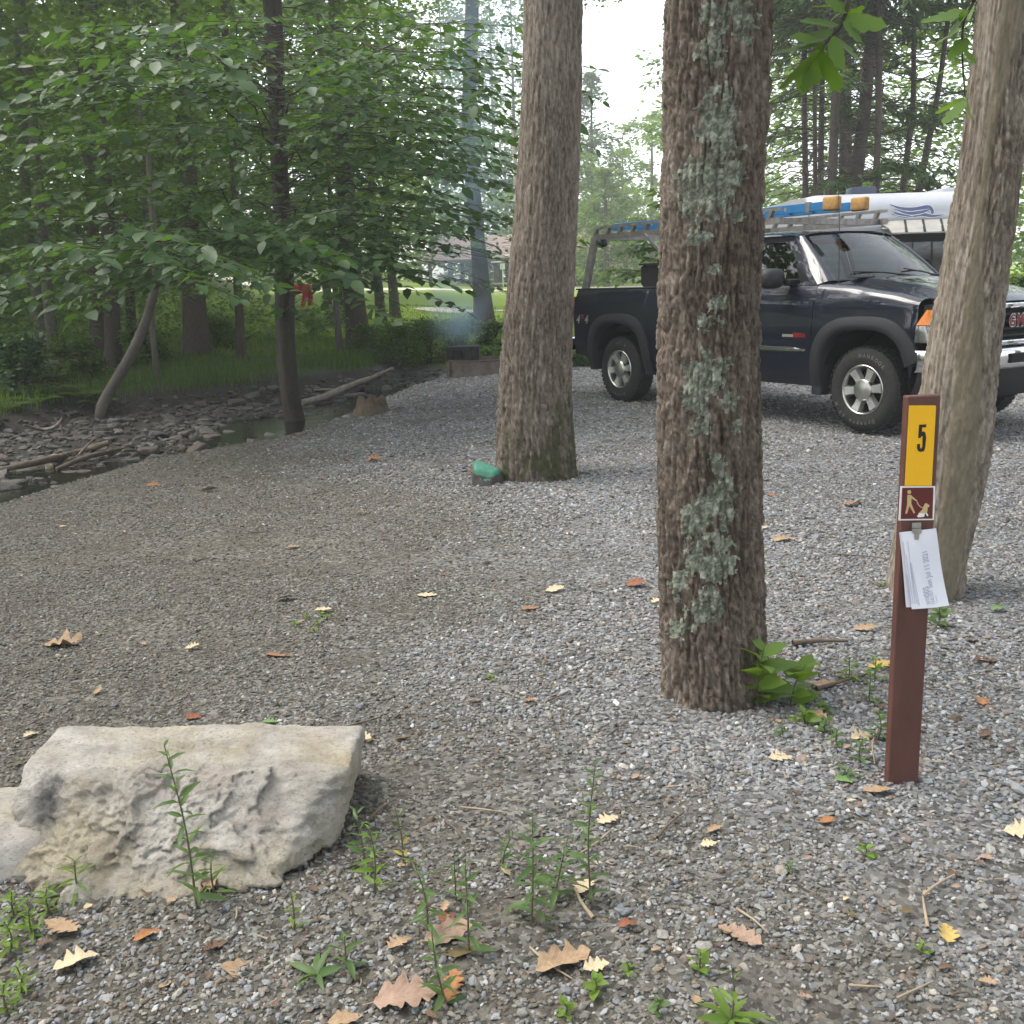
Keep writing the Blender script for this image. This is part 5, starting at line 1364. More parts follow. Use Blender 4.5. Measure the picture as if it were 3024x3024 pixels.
for sg in (-1, 1):
    m_ = MB(); m_.bar((xf(.63, .9) - .01, sg * .645, .80), (xf(.63, .9) - .035, sg * .665, 1.15), .06, .04); m_.build('grille_post', M_chrome, truck)
    # lamps wrap round the corner
    def lamp(z0, z1, y_in, x_back0, x_back1, mt, nm, off=0.0, parent=None):
        V = []; us = np.linspace(0, 1, 16)
        for u in us:
            for v in np.linspace(0, 1, 6):
                z = z0 + (z1 - z0) * v; xb = x_back0 + (x_back1 - x_back0) * v
                yo = y_front(xb, z) + .004
                if u < .6:
                    k = u / .6; yy = y_in + (.90 - y_in) * k; x = xf(yy, .9) - .03 * (v - .3) - .012
                    x -= .04 * max(0, k - .7) ** 2 / .09; yy = min(yy, .90)
                    x_e, y_e = x, yy
                    last = (x, yy)
                else:
                    k = (u - .6) / .4; xs0 = xf(.90, .9) - .03 * (v - .3) - .052; x = xs0 + (xb - xs0) * k; yy = .90 + (yo - .90) * math.sin(k * math.pi / 2)
                V.append((x + off * .5, sg * (yy + off), z))
        mm = MB(); mm.add(V, [tuple(f) for f in grid_faces(16, 6)]); return mm.build(nm, mt, parent or truck, True)
    lamp(.995, 1.125, .66, .555, .635, M_amber if True else M_clear, 'corner_lamp')
    hl = lamp(.845, .99, .66, .545, .555, M_clear, 'headlamp')
    m_ = MB(); m_.lathe([(0, .012), (.03, .01), (.036, 0)], 16, 'y', (.675, sg * .885, .895)); m_.build('side_marker', M_amber, hl, True)
    m_ = MB(); m_.box((.63, sg * .80, 1.0), (.10, .22, .33)); m_.build('lamp_housing', M_dark, truck)
# bumper
def bp(u, v):
    yy = -1.0 + 2.0 * u; s_ = abs(yy); x = .985 - .12 * s_ ** 2.2 - .30 * max(0, s_ - .86) / .14 * max(0, s_ - .86) / .14 * .9
    prof = [(-.035, .785), (-.004, .775), (.0, .755), (.006, .70), (.0, .625), (-.02, .600), (-.06, .595)]
    q = prof[int(round(v * 6))]; return (x + q[0], yy * .985, q[1] - .01)
m_ = MB(); m_.grid(bp, np.linspace(0, 1, 41), np.linspace(0, 1, 7)); bo = m_.build('bumper', M_chrome, truck, True)
m_ = MB(); m_.box((.985, 0, .685), (.03, .50, .085), bev=.012); m_.build('bumper_opening', M_dark, bo)
def val(u, v):
    yy = -.97 + 1.94 * u; s_ = abs(yy); x = .93 - .12 * s_ ** 2.2 - .28 * (max(0, s_ - .84) / .14) ** 2 * .9
    return (x - .10 * v + .02 * math.sin(v * 3), yy, .60 - .27 * v)
m_ = MB(); m_.grid(val, np.linspace(0, 1, 33), np.linspace(0, 1, 6)); m_.build('valance', M_blackp, truck, True)
fbar(.79, .02, .10, M_paint, 'bumper_filler', .80, -.01)
# nose badge: red letters G M C edged in chrome
def letters(body, size, o, xa, ya, mt, nm, parent, offset=0.0, thick=0.003, squeeze=1.0, slant=0.0):
    V, F = text_mesh(body, size, offset); V[:, 0] = V[:, 0] * squeeze + V[:, 1] * slant
    xa, ya, o = np.array(xa, float), np.array(ya, float), np.array(o, float); n_ = np.cross(xa, ya); W_ = o + V[:, :1] * xa + V[:, 1:2] * ya
    n0 = len(W_); allv = np.vstack([W_ + n_ * thick, W_]); mm = MB(); ed = {}
    for f in F:
        for i in range(len(f)):
            e = (f[i], f[(i + 1) % len(f)]); ed[e] = ed.get(e, 0) + 1
    side = [(a, b, b + n0, a + n0) for (a, b) in ed if (b, a) not in ed]
    mm.add(allv, [tuple(f) for f in F] + [tuple(s_) for s_ in side]); return mm.build(nm, mt, parent)
XB = xf(0, .9) - .012
for k, ch in enumerate('GMC'):
    yy = -.108 + .118 * k
    pl = letters(ch, .145, (XB, yy, 1.0), (0, 1, 0), (0, 0, 1), M_chrome, 'badge_letter', truck, .011, .008, .86)
    letters(ch, .145, (XB + .008, yy, 1.0), (0, 1, 0), (0, 0, 1), M_red, 'letter_face', pl, .003, .003, .86)
# rear: tailgate, lamps, bumper, bed
m_ = MB(); m_.box((-4.60, 0, .99), (.05, 1.56, .68), bev=.015); m_.build('tailgate', M_paint, truck, True, auto=40)
m_ = MB(); m_.box((-3.70, 0, .86), (1.75, 1.55, .04)); m_.box((-2.83, 0, 1.08), (.03, 1.6, .46)); m_.box((-3.7, .77, 1.1), (1.75, .03, .46)); m_.box((-3.7, -.77, 1.1), (1.75, .03, .46)); m_.build('bed_liner', M_blackp, truck)
for sg in (-1, 1):
    V = []
    for v in np.linspace(0, 1, 8):
        z = .98 + .29 * v; yo = float(y_side(z))
        for q in ((-4.549, yo + .001), (-4.60, yo - .002), (-4.632, yo - .03), (-4.635, .79)): V.append((q[0], sg * q[1], z))
    m_ = MB(); m_.add(V, [tuple(f) for f in grid_faces(8, 4)]); tl = m_.build('tail_lamp', M_redlens, truck, True, auto=50)
    m_ = MB(); m_.box((-4.615, sg * .86, 1.04), (.07, .15, .06)); m_.build('turn_lens', M_amber, tl)
m_ = MB(); m_.box((-4.80, 0, .66), (.22, 1.82, .17), bev=.03); m_.build('rear_bumper', M_chrome, truck, True, auto=40)
# fuel door dimple, 4x4 marks and door badge (right side)
def side_text(body, size, x, z, mt, nm, squeeze=1.0, slant=0.25, off=.004, offset=0.0, sg=-1):
    return letters(body, size, (x, sg * (float(y_side(z)) + off), z), (1, 0, 0), (0, 0, 1), mt, nm, truck, offset, .002, squeeze, slant)
side_text('4', .135, -4.44, .985, M_silver, 'four_mark', .95, offset=.006); side_text('4', .135, -4.265, .985, M_silver, 'four_mark', .95, offset=.006); side_text('x', .095, -4.355, 1.03, M_red, 'times_mark', 1.0, 0, offset=.006)
m_ = MB(); m_.box((-.90, -(float(y_side(.875)) + .004), .872), (.14, .006, .026)); m_.build('badge_bar', M_silver, truck)
side_text('SIERRA', .055, -.755, .877, M_red, 'door_badge', 1.0, .2, offset=.004)

# wheels
def wheel(x, sg, lettering):
    w_ = ob('wheel', None, None, truck); w_.location = (x, 0, .395); RT_, RR = .395, .222; yo = .955
    f = lambda prof: [(r_, sg * (yo - d)) for r_, d in prof]
    m_ = MB(); m_.lathe(f([(.212, .045), (.222, .02), (.235, .012), (.27, .002), (.31, .0), (.345, .008), (.368, .022), (.382, .035), (.392, .05), (.395, .075), (.395, .20), (.385, .235), (.35, .26), (.28, .265), (.22, .25)]), 72, 'y'); ty = m_.build('tyre', M_rubber, w_, True, auto=60)
    m_ = MB()
    for k in range(46):
        a = 2 * math.pi * k / 46
        for (dy, wd, da, h) in ((.050, .045, 0, .012), (.105, .040, .05, .010), (.155, .040, .10, .010), (.205, .045, .03, .012)):
            aa = a + da; c_ = Vector((.393 * math.cos(aa), sg * (yo - dy), .393 * math.sin(aa))); m_.box(c_, (h, wd, .034), Matrix.Rotation(-aa, 3, 'Y') @ Matrix.Rotation(.15 * (1 if dy < .12 else -1), 3, 'X'))
    m_.build('tread', M_rubber, ty)
    m_ = MB(); m_.lathe(f([(.232, .010), (.228, .004), (.220, .006), (.214, .02), (.205, .05), (.198, .10), (.196, .18)]), 64, 'y'); m_.build('rim', M_alloy, w_, True)
    m_ = MB(); m_.lathe(f([(.20, .155), (.10, .15), (0, .15)]), 40, 'y'); m_.lathe(f([(.15, .135), (.148, .12), (.05, .12), (0, .12)]), 40, 'y'); m_.build('brake_disc', M_dark, w_, True)
    for k in range(6):
        a = math.pi / 6 * (2 * k) + .12; ca, sa = math.cos(a), math.sin(a); m_ = MB(); V = []
        for r_, hw, d in ((.06, .044, .018), (.11, .042, .022), (.16, .046, .020), (.208, .056, .012)):
            for s2, dd in ((-1, .05), (-.72, 0), (.72, 0), (1, .05)):
                V.append((r_ * ca - s2 * hw * sa, sg * (yo - d - dd), r_ * sa + s2 * hw * ca))
        m_.add(V, [tuple(q) for q in grid_faces(4, 4)]); m_.build('spoke', M_alloy2, w_, True, auto=30)
    m_ = MB(); m_.lathe(f([(.100, .045), (.098, .012), (.090, .002), (.06, -.004), (.0, -.006)]), 40, 'y'); m_.build('hub_cap', M_alloy, w_, True, auto=30)
    if lettering:
        for word, a0, stp, sz in lettering:
            mm = MB()
            for i, ch in enumerate(word):
                if ch == ' ': continue
                a = R(a0) - i * R(stp); V, F = text_mesh(ch, sz, .0015); rad = .315
                xa = np.array([math.sin(a), 0, -math.cos(a)]); ya = np.array([math.cos(a), 0, math.sin(a)])
                W_ = np.array([rad * math.cos(a), sg * (yo + .0015), rad * math.sin(a)]) + V[:, :1] * xa * .9 + V[:, 1:2] * ya
                mm.add(W_, F)
            mm.build('tyre_lettering', M_white_l, ty)
    return w_
wheel(0.0, -1, [('HANKOOK', 96, 8.6, .052), ('Dynapro AT M', -62, 8.2, .050)])
wheel(WBX, -1, [('AT M', 92, 8.5, .046), ('Dynapro', -70, 8.2, .046)])
wheel(0.0, 1, None); wheel(WBX, 1, None)

# tool box in the bed and white tank behind
tbx = np.array([0, 0, 0])
m_ = MB(); m_.prism([(-2.92, 1.37), (-3.36, 1.37), (-3.40, 1.41), (-3.40, 1.60), (-3.36, 1.62), (-2.92, 1.62)], -.80, .80); m_.prism([(-2.90, 1.622), (-3.42, 1.622), (-3.42, 1.642), (-2.90, 1.642)], -.82, .82)
tool = m_.build('tool_box', M_blackp, None, False); tool.location = (TX, TY, TZ); tool.rotation_euler = (0, 0, -TYAW); tag(tool, 'black tool box lying across the truck bed rails', 'tool box')

# ladder rack: a thing bolted on the bed, and a blue ladder on it
rack = tag(empty('ladder_rack', (TX, TY, TZ), -TYAW), 'grey steel ladder rack standing over the truck bed and cab', 'rack')
ZB, ZT = 1.99, 2.10; XR0, XR1 = -4.33, -1.20
for sg in (-1, 1):
    yy = sg * .80
    m_ = MB(); m_.bar((XR0, yy, ZB), (XR1, yy, ZB), .045, .06); m_.build('lower_rail', M_rack, rack)
    m_ = MB(); m_.bar((XR0 + .05, yy, ZT), (XR1, yy, ZT), .03, .03); m_.build('upper_rail', M_rack, rack)
    for x in np.arange(XR0 + .04, XR1 + .01, .2455):
        m_ = MB(); m_.bar((x - .02, yy, ZB), (x + .03, yy, ZT), .035, .05, (0, 1, 0)); m_.build('strut', M_rack, rack)
    m_ = MB(); m_.bar((-4.44, sg * .86, 1.36), (-4.30, yy, ZB), .075, .075); m_.build('post', M_rack, rack)
    m_ = MB(); m_.bar((-2.90, sg * .86, 1.36), (-2.90, yy, ZB), .07, .07); m_.build('post', M_rack, rack)
    m_ = MB(); m_.bar((-3.3, sg * .83, ZB - .02), (-2.92, sg * .84, 1.72), .03, .03); m_.build('brace', M_rack, rack)
for x in (-4.30, -2.9, -1.3): m_ = MB(); m_.bar((x, -.82, ZB), (x, .82, ZB), .05, .06); m_.build('cross_bar', M_rack, rack)
m_ = MB(); m_.lathe([(0, .07), (.05, .065), (.06, .03), (.055, -.02), (.03, -.05), (0, -.055)], 14, 'y', (-4.20, -.79, ZB - .07)); m_.build('work_lamp', M_flare, rack, True)

M_blue = mat('blue_fibreglass', (0.025, 0.16, 0.36), (0.02, 0.13, 0.30), 0.4, scale=10)
M_foot = mat('tan_rubber_pad', (0.42, 0.24, 0.075), (0.30, 0.17, 0.06), 0.75, scale=30, bump=.3)
lad = tag(empty('blue_ladder', (TX, TY, TZ), -TYAW), 'blue fibreglass extension ladder with tan end pads lying on the rack', 'ladder')
for yy, dx_ in ((-.46, 0), (-.05, 0)):
    m_ = MB(); m_.box((-2.62, yy, 2.115), (3.55, .03, .085), bev=.004); m_.build('side_rail', M_blue, lad)
    m_ = MB(); m_.box((-.86, yy, 2.13), (.19, .075, .135), bev=.02); m_.build('end_pad', M_foot, lad, True)
    m_ = MB(); m_.box((-1.16, yy, 2.117), (.06, .036, .10)); m_.build('bracket', M_rack, lad)
for x in np.arange(-4.2, -1.0, .305): m_ = MB(); m_.tube([(x, -.46, 2.115), (x, -.05, 2.115)], .017, 8); m_.build('rung', M_rack, lad, True)
m_ = MB(); m_.add([(x + .02 * math.cos(a), -.4766, 2.115 + .022 * math.sin(a)) for x in np.arange(-4.2, -1.0, .305) for a in np.linspace(0, 6.283, 12, endpoint=False)], [tuple(range(12 * i, 12 * i + 12)) for i in range(11)]); m_.build('rung_rivets', M_silver, lad)

# ================================================================ travel trailer behind the truck
M_alu = mat('white_ribbed_aluminium', (0.42, 0.435, 0.47), (0.37, 0.385, 0.42), 0.35, 0.0, scale=1.5, spec=0.5)
M_gasket = mat('grey_trim', (0.30, 0.29, 0.26), (0.22, 0.21, 0.19), 0.6)
M_guard = mat('grey_translucent_guard', (0.33, 0.32, 0.29), (0.26, 0.25, 0.23), 0.35, scale=6)
M_bluedecal = mat('blue_grey_decal', (0.13, 0.16, 0.30), (0.10, 0.12, 0.24), 0.4)
M_wdecal = mat('white_decal', (0.80, 0.82, 0.85), (0.75, 0.77, 0.8), 0.4)
YTR = 16.6
pl_ = atY(2395, 640, YTR); ptop = atY(2620, 566, YTR); pr_ = atY(2950, 640, YTR)
x0t, x1t, ztop = pl_[0], pr_[0] + .05, ptop[2]
trl = tag(empty('travel_trailer', (x0t, YTR, G(x0t, YTR))), 'white ribbed travel trailer with a blue swirl decal behind the truck', 'trailer'); TG = trl.location.z
Wt = x1t - x0t; Ht = ztop - TG
m_ = MB(); V = []; nu = 26                       # shell: front face of ribs, rounded into roof and sides, running back 6 m
prof = []
for k in range(46):
    z = .45 + (Ht - .34 - .45) * k / 45; prof.append((-.0 - .022 * abs(math.sin(k * math.pi / 3)), z))
for a in np.linspace(0.1, math.pi / 2, 10): prof.append((.34 * (1 - math.cos(a)), Ht - .34 + .34 * math.sin(a)))
prof += [(1.5, Ht + .02), (4, Ht + .03), (6, Ht)]
xs_t = [0, .0, .05, .12] + list(np.linspace(.2, Wt - .2, nu)) + [Wt - .12, Wt - .05, Wt, Wt]
for i, x in enumerate(xs_t):
    rz = (.16 * (1 - sstep(0, .2, x)) ** 2 + .16 * (1 - sstep(0, .2, Wt - x)) ** 2)
    for (yy, z) in prof: V.append((x, yy + rz * (1 if yy < 1 else 0), z - rz * .35 * sstep(Ht - .5, Ht, z)))
m_.add(V, [tuple(f) for f in grid_faces(len(xs_t), len(prof))]); m_.build('shell', M_alu, trl, True, auto=40)
m_ = MB()
for x in (0.002, Wt - .002): m_.prism([(.1, .45), (6, .45), (6, Ht), (1, Ht), (.35, Ht - .05), (.12, Ht - .4)], x, x + .02, 'x')
m_.build('side_wall', M_alu, trl)
m_ = MB(); m_.tube([(.03, .12, Ht - .42), (.02, .24, Ht - .16), (.03, .5, Ht - .05), (.03, 1.5, Ht - .02), (.03, 6, Ht - .02)], .028, 8); m_.build('corner_trim', M_gasket, trl, True)
vp = atY(2542, 566, YTR + 1.2); m_ = MB(); m_.box((vp[0] - x0t, 1.2, Ht + .07), (.40, .40, .20), taper=.86, bev=.03); m_.build('roof_vent', mat('smoked_vent_cover', (.05, .065, .10), (.04, .05, .08), .3), trl, True, auto=40)
vp = atY(2815, 566, YTR + 1.4); m_ = MB(); m_.box((vp[0] - x0t, 1.6, Ht + .06), (.5, .7, .14), taper=.8, bev=.03); m_.build('air_conditioner', M_alu, trl, True, auto=40)
# window with lifted stone guard
g0 = atY(2600, 692, YTR); g1 = atY(2810, 646, YTR); gx0, gx1, gz0, gz1 = g0[0] - x0t, min(g1[0] - x0t + .75, Wt - .25), g0[2] - TG, g1[2] - TG
wz0 = gz0 - .62
m_ = MB(); m_.box(((gx0 + gx1) / 2 + .15, -.015, (gz0 + wz0) / 2), (gx1 - gx0 - .3, .05, gz0 - wz0), bev=.03); wn = m_.build('front_window', mat('dark_window_glass', (.02, .022, .025), (.012, .013, .015), .05, coat=1.0), trl, True, auto=40)
m_ = MB(); V = []
us = np.linspace(0, 1, 14)
for u in us:
    x = gx0 + (gx1 - gx0) * u; rr = min(1, min(u, 1 - u) * 9); drop = (1 - math.sqrt(max(0, 1 - (1 - rr) ** 2))) * .12
    V += [(x, -.02, gz1 - drop), (x, -.16, gz1 - .015 - drop), (x, -.34, gz1 - .10 - drop * .3), (x, -.50, gz0), (x, -.50, gz0 - .02), (x, -.34, gz1 - .13), (x, -.02, gz1 - .05)]
m_.add(V, [tuple(f) for f in grid_faces(14, 7)]); gd = m_.build('stone_guard', M_guard, trl, True, auto=40)
for u in (.16, .33, .5, .67, .84):
    x = gx0 + (gx1 - gx0) * u; m_ = MB(); m_.bar((x + .05, -.15, gz1 - .004), (x - .05, -.505, gz0 + .01), .035, .014); m_.build('guard_rib', M_blackp, gd)
m_ = MB(); m_.box(((gx0 + gx1) / 2, -.012, gz0 - .05), (gx1 - gx0 - .06, .03, .07)); m_.build('guard_gasket', M_blackp, trl)
# swirl decal: bands of blue grey edged white
def band(pts, wmax, mt, nm, lift):
    P = spline([(atY(x, y, YTR)[0] - x0t, atY(x, y, YTR)[2] - TG, 0) for x, y in pts], 22)[:, :2]; T = np.gradient(P, axis=0); T /= np.linalg.norm(T, axis=1)[:, None]; N_ = np.stack([-T[:, 1], T[:, 0]], 1)
    w_ = wmax * np.sin(np.linspace(.05, math.pi - .05, 22)) ** .7; V = []
    for k in (-.5, .5): V.append(P + N_ * (k * w_)[:, None])
    V = np.stack(V, 1).reshape(-1, 2); mm = MB(); mm.add([(q[0], -.026 - lift, q[1]) for q in V], [tuple(f) for f in grid_faces(22, 2)]); mm.build(nm, mt, trl)
for k, (pts, w_) in enumerate([([(2625, 604), (2660, 616), (2700, 618), (2740, 612), (2752, 628), (2738, 636)], .06), ([(2630, 632), (2670, 640), (2720, 634), (2750, 638), (2785, 634)], .05), ([(2640, 618), (2680, 630), (2720, 626), (2745, 618)], .05), ([(2635, 626), (2650, 632), (2700, 642)], .035)]):
    band(pts, w_ + .022, M_wdecal, 'decal_edge', .001 + .003 * k); band(pts, w_, M_bluedecal, 'decal_swirl', .0025 + .003 * k)
m_ = MB(); m_.bar((Wt / 2, .1, .40), (Wt / 2 - .3, -1.0, .40), .08, .1); m_.tube([(Wt / 2 - .3, -.9, 0), (Wt / 2 - .3, -.9, .6)], .03, 8); m_.build('hitch', M_dark, trl)
for k in (0, 1): m_ = MB(); m_.lathe([(0, .31), (.10, .29), (.15, .22), (.15, -.2), (.0, -.24)], 18, 'z', (Wt / 2 - .28 + .33 * k, -.32, .74)); m_.build('propane_tank', M_alu, trl, True)
for yy in (3.2, 4.0):
    for x in (.12, Wt - .12): m_ = MB(); m_.lathe([(.05, -.1), (.2, -.1), (.34, -.08), (.35, 0), (.34, .08), (.2, .1), (.05, .1)], 28, 'x', (x, yy, .35), True); m_.build('wheel', M_rubber, trl, True)
m_ = MB(); m_.box((Wt / 2, 3, .42), (Wt - .1, 5.8, .08)); m_.build('underframe', M_dark, trl)

# ================================================================ sign post
pb = onG(2668, 2326); YP = pb[1] + 0.02
bl, br_ = gnd(2618, 2326), gnd(2718, 2326)
top_c = atY(2722.5, 1166, YP - 0.02); bot_c = np.array([pb[0], YP, 0.0])
up = top_c - bot_c; HP = np.linalg.norm(up); up = up / HP
_tl, _trr = atY(2669.5, 1167, YP - .02), atY(2776, 1165, YP - .02); WPST = np.linalg.norm(_trr - _tl) * .97
rt = np.array([1.0, 0.10, 0]); rt = rt - up * np.dot(rt, up); rt /= np.linalg.norm(rt); nf = np.cross(rt, up)      # nf points to the camera
nf = nf if nf[1] < 0 else -nf
PM = Matrix(((rt[0], up[0], nf[0], bot_c[0]), (rt[1], up[1], nf[1], bot_c[1]), (rt[2], up[2], nf[2], bot_c[2]), (0, 0, 0, 1)))
post = tag(empty('sign_post'), 'brown campsite marker post with a yellow number 5 plate', 'sign post'); post.matrix_world = PM
M_brown = mat('brown_fibreglass', (0.112, 0.047, 0.037), (0.080, 0.034, 0.027), 0.6, scale=9, detail=9, bump=0.25, bscale=260, stretch=(3, 1, 3))
M_yellow = mat('yellow_sheeting', (0.83, 0.46, 0.008), (0.78, 0.42, 0.008), 0.4, scale=12)
M_ink = mat('black_ink', (0.02, 0.014, 0.008), (0.015, 0.01, 0.006), 0.6)
M_maroon = mat('maroon_plate', (0.12, 0.020, 0.020), (0.10, 0.018, 0.018), 0.4, scale=8)
M_white = mat('white_vinyl', (0.80, 0.79, 0.80), (0.72, 0.71, 0.72), 0.5, scale=20)
M_cream = mat('cream_figure', (0.56, 0.42, 0.21), (0.50, 0.37, 0.18), 0.5, scale=20)
M_paper = mat('white_paper', (0.74, 0.75, 0.83), (0.70, 0.71, 0.79), 0.8, scale=10)
M_print = mat('grey_print', (0.40, 0.40, 0.50), (0.36, 0.36, 0.45), 0.8)
M_steel = mat('steel_clip', (0.55, 0.54, 0.50), (0.42, 0.41, 0.38), 0.3, 0.9, scale=40)


def pp(px, py, off=0.0):
    """pixel -> (across, along) on the post's front face"""
    d = ray(px, py); c = bot_c + nf * (0.014 + off); t = np.dot(c - CAM, nf) / np.dot(d, nf); p = CAM + d * t - bot_c
    return np.dot(p, rt), np.dot(p, up)


m_ = MB(); m_.prism([(-WPST / 2, -.3), (WPST / 2, -.3), (WPST / 2, HP), (-WPST / 2, HP)], -.014, .014, 'z'); po = m_.build('post_body', M_brown, post)
md = po.modifiers.new('edge', 'BEVEL'); md.width = .004; md.segments = 2; md.limit_method = 'ANGLE'


def plate(corners, z0, th, mt, nm, parent=post):
    P = [pp(*c, z0) for c in corners]; mm = MB(); mm.prism(P, .014 + z0, .014 + z0 + th, 'z'); return mm.build(nm, mt, parent)


def zz(u, v): return 2640 + u / 4.83, 1160 + v / 4.83
yel = plate([zz(152, 1325), zz(535, 1325), zz(597, 190), zz(590, 180), zz(215, 180)], .0005, .0015, M_yellow, 'number_plate')
# the digit, drawn as a condensed block 5
dig = [(462, 450), (358, 454), (344, 648), (382, 640), (390, 618), (408, 620), (404, 770), (386, 796), (372, 788), (370, 728), (330, 730), (328, 790), (345, 832), (385, 842), (425, 832), (444, 790), (458, 640), (448, 570), (420, 548), (396, 560), (400, 494), (458, 490)]
plate([zz(*q) for q in dig], .0022, .0006, M_ink, 'digit_five', yel)
frm = plate([zz(64, 1820), zz(568, 1812), zz(584, 1330), zz(90, 1332)], .0005, .0015, M_white, 'pictogram_plate')
plate([zz(96, 1800), zz(548, 1795), zz(562, 1350), zz(118, 1355)], .0022, .0006, M_maroon, 'pictogram_field', frm)
def disc(u, v, r1, r2, mt, nm): return plate([zz(u + r1 * math.cos(a), v + r2 * math.sin(a)) for a in np.linspace(0, 6.283, 20, endpoint=False)], .003, .0006, mt, nm, frm)
disc(217, 1415, 28, 27, M_cream, 'walker_head')
plate([zz(*q) for q in [(190, 1455), (240, 1455), (262, 1478), (335, 1540), (322, 1548), (248, 1505), (246, 1580), (300, 1710), (282, 1722), (220, 1612), (186, 1722), (160, 1724), (188, 1590)]], .003, .0006, M_cream, 'walker_figure', frm)
plate([zz(*q) for q in [(326, 1548), (336, 1556), (352, 1592), (380, 1622), (412, 1632), (408, 1642), (374, 1632), (342, 1600), (322, 1560)]], .003, .0006, M_cream, 'leash', frm)
plate([zz(*q) for q in [(440, 1580), (466, 1576), (486, 1590), (508, 1606), (500, 1626), (480, 1634), (474, 1690), (470, 1716), (352, 1716), (400, 1672), (420, 1620)]], .003, .0006, M_cream, 'dog_figure', frm)
plate([zz(*q) for q in [(352, 1717), (440, 1717), (430, 1768), (345, 1776), (322, 1752), (345, 1748)]], .0036, .0006, M_white, 'scraped_patch', frm)
plate([zz(*q) for q in [(446, 1716), (470, 1716), (490, 1752), (474, 1762)]], .0036, .0006, M_white, 'scraped_patch', frm)
# clip and papers
def zc(u, v): return 2640 + u / 4.047, 1540 + v / 4.044
clip = plate([zc(212, 88), zc(320, 85), zc(322, 12), zc(214, 14)], .0008, .002, M_steel, 'clip')
plate([zc(240, 212), zc(290, 212), zc(292, 150), zc(325, 128), zc(322, 90), zc(214, 92), (zc(212, 128)), zc(242, 150)], .010, .004, M_steel, 'clip_lever', clip)
# two folded slips with a slight curl
def slip(corners, base, nm, bulge):
    P = [np.array(pp(*c, base)) for c in corners]; mm = MB(); nu, nv = 10, 14   # corners: top-left, top-right, bottom-right, bottom-left
    def f(u, v):
        a = P[0] * (1 - u) + P[1] * u; b = P[3] * (1 - u) + P[2] * u; q = a * (1 - v) + b * v
        return (q[0], q[1], .014 + base + bulge * v * v + .006 * math.sin(u * 3.1) * v + .004 * math.sin(4 * v + 2 * u))
    mm.grid(f, np.linspace(0, 1, nu), np.linspace(0, 1, nv)); return mm.build(nm, M_paper, None, True), f
sl2, _ = slip([zc(62, 130), zc(470, 90), zc(600, 985), zc(130, 1015)], .004, 'paper_slip', .010); sl2.matrix_world = PM; tag(sl2, 'white paper slip half hidden under the printed one on the post', 'paper')
slp, fsl = slip([zc(75, 128), zc(497, 76), zc(630, 985), zc(190, 1032)], .0075, 'paper_slip', .014); slp.matrix_world = PM; tag(slp, 'white printed paper slip reading Sun Jul 11 2021 clipped to the post', 'paper')
def slip_uv(u, v):
    # invert bilinear by search on pixel positions
    best = None
    p = np.array(pp(*zc(u, v), .012)); U = np.linspace(0, 1, 41)
    for a in U:
        for b in U:
            q = fsl(a, b); d = (q[0] - p[0]) ** 2 + (q[1] - p[1]) ** 2
            if best is None or d < best[0]: best = (d, a, b, q)
    return best
def slip_text(body, c0, c1, size, nm):
    """text running from pixel c0 to c1 up the slip"""
    a = np.array(slip_uv(*c0)[3]); b = np.array(slip_uv(*c1)[3]); d = b - a; L = np.linalg.norm(d); d /= L; yv = np.cross([0, 0, 1.0], d); yv /= np.linalg.norm(yv)
    V, F = text_mesh(body, 1.0, .01); V[:, 0] -= V[:, 0].min(); k = L / V[:, 0].max(); V[:, 0] *= k; V[:, 1] *= size
    W_ = a + V[:, :1] * d + V[:, 1:2] * yv; W_[:, 2] += .0012
    mm = MB(); mm.add(W_, F); mm.build(nm, M_print, slp)
slip_text('SITE', (392, 965), (382, 890), .013, 'print_line'); slip_text('005', (380, 880), (364, 775), .022, 'print_line')
slip_text('DUE OUT', (448, 960), (430, 810), .013, 'print_line'); slip_text('Sun Jul 11 2021', (424, 790), (366, 352), .021, 'print_line')
slip_text('----------', (488, 955), (474, 870), .012, 'print_line')
for x0, x1, v0 in ((112, 165, 255), (140, 190, 415), (168, 215, 245), (180, 240, 490), (200, 262, 500)):
    slip_text('iiiiiiiiiiiiiiiiiiiiiiiiiiiiiiii', (x1 + 20, 975), (x0, v0), .005, 'fine_print')

# ================================================================ boulder
def rock_mesh(name, planes, center, n_=110, rough=0.02, seed=0, squash=None, k=22.0, smooth=True, fine=0.006, ff=22, cracks=0.0):
    """planes (nx,ny,nz,d): the convex body they bound (soft corners), then broken up by noise"""
    bm = bmesh.new(); bmesh.ops.create_icosphere(bm, subdivisions=n_, radius=1.0)
    D = np.array([v.co[:] for v in bm.verts]); F = np.array([[v.index for v in f.verts] for f in bm.faces]); bm.free()
    P = np.array(planes, float); N_ = P[:, :3] / np.linalg.norm(P[:, :3], axis=1)[:, None]; d_ = P[:, 3]
    q = (D @ N_.T) / d_[None, :]; r_ = 1.0 / ((np.clip(q, 0, None) ** k).sum(1) ** (1.0 / k) + 1e-6)
    V = D * r_[:, None]
    V = V + D * (rough * fbm(V * 5, 3, seed) + fine * fbm(V * ff, 5, seed + 7, .6))[:, None]
    if cracks:
        f1, f2, cid = worley(V * np.array([9, 9, 16]) + 0.5 * np.stack([fbm(V * 8, 3, seed + 3)] * 3, 1), seed + 4)
        V = V + D * (cracks * ((cid - .5) + .5 * sstep(0, .25, f2 - f1)))[:, None]
    return V, F


def rock_obj(name, V, F, mats, loc, matidx=None, smooth=True):
    return ob(name, mesh_np(name, V, F, smooth, None, None, matidx), mats, None, loc)


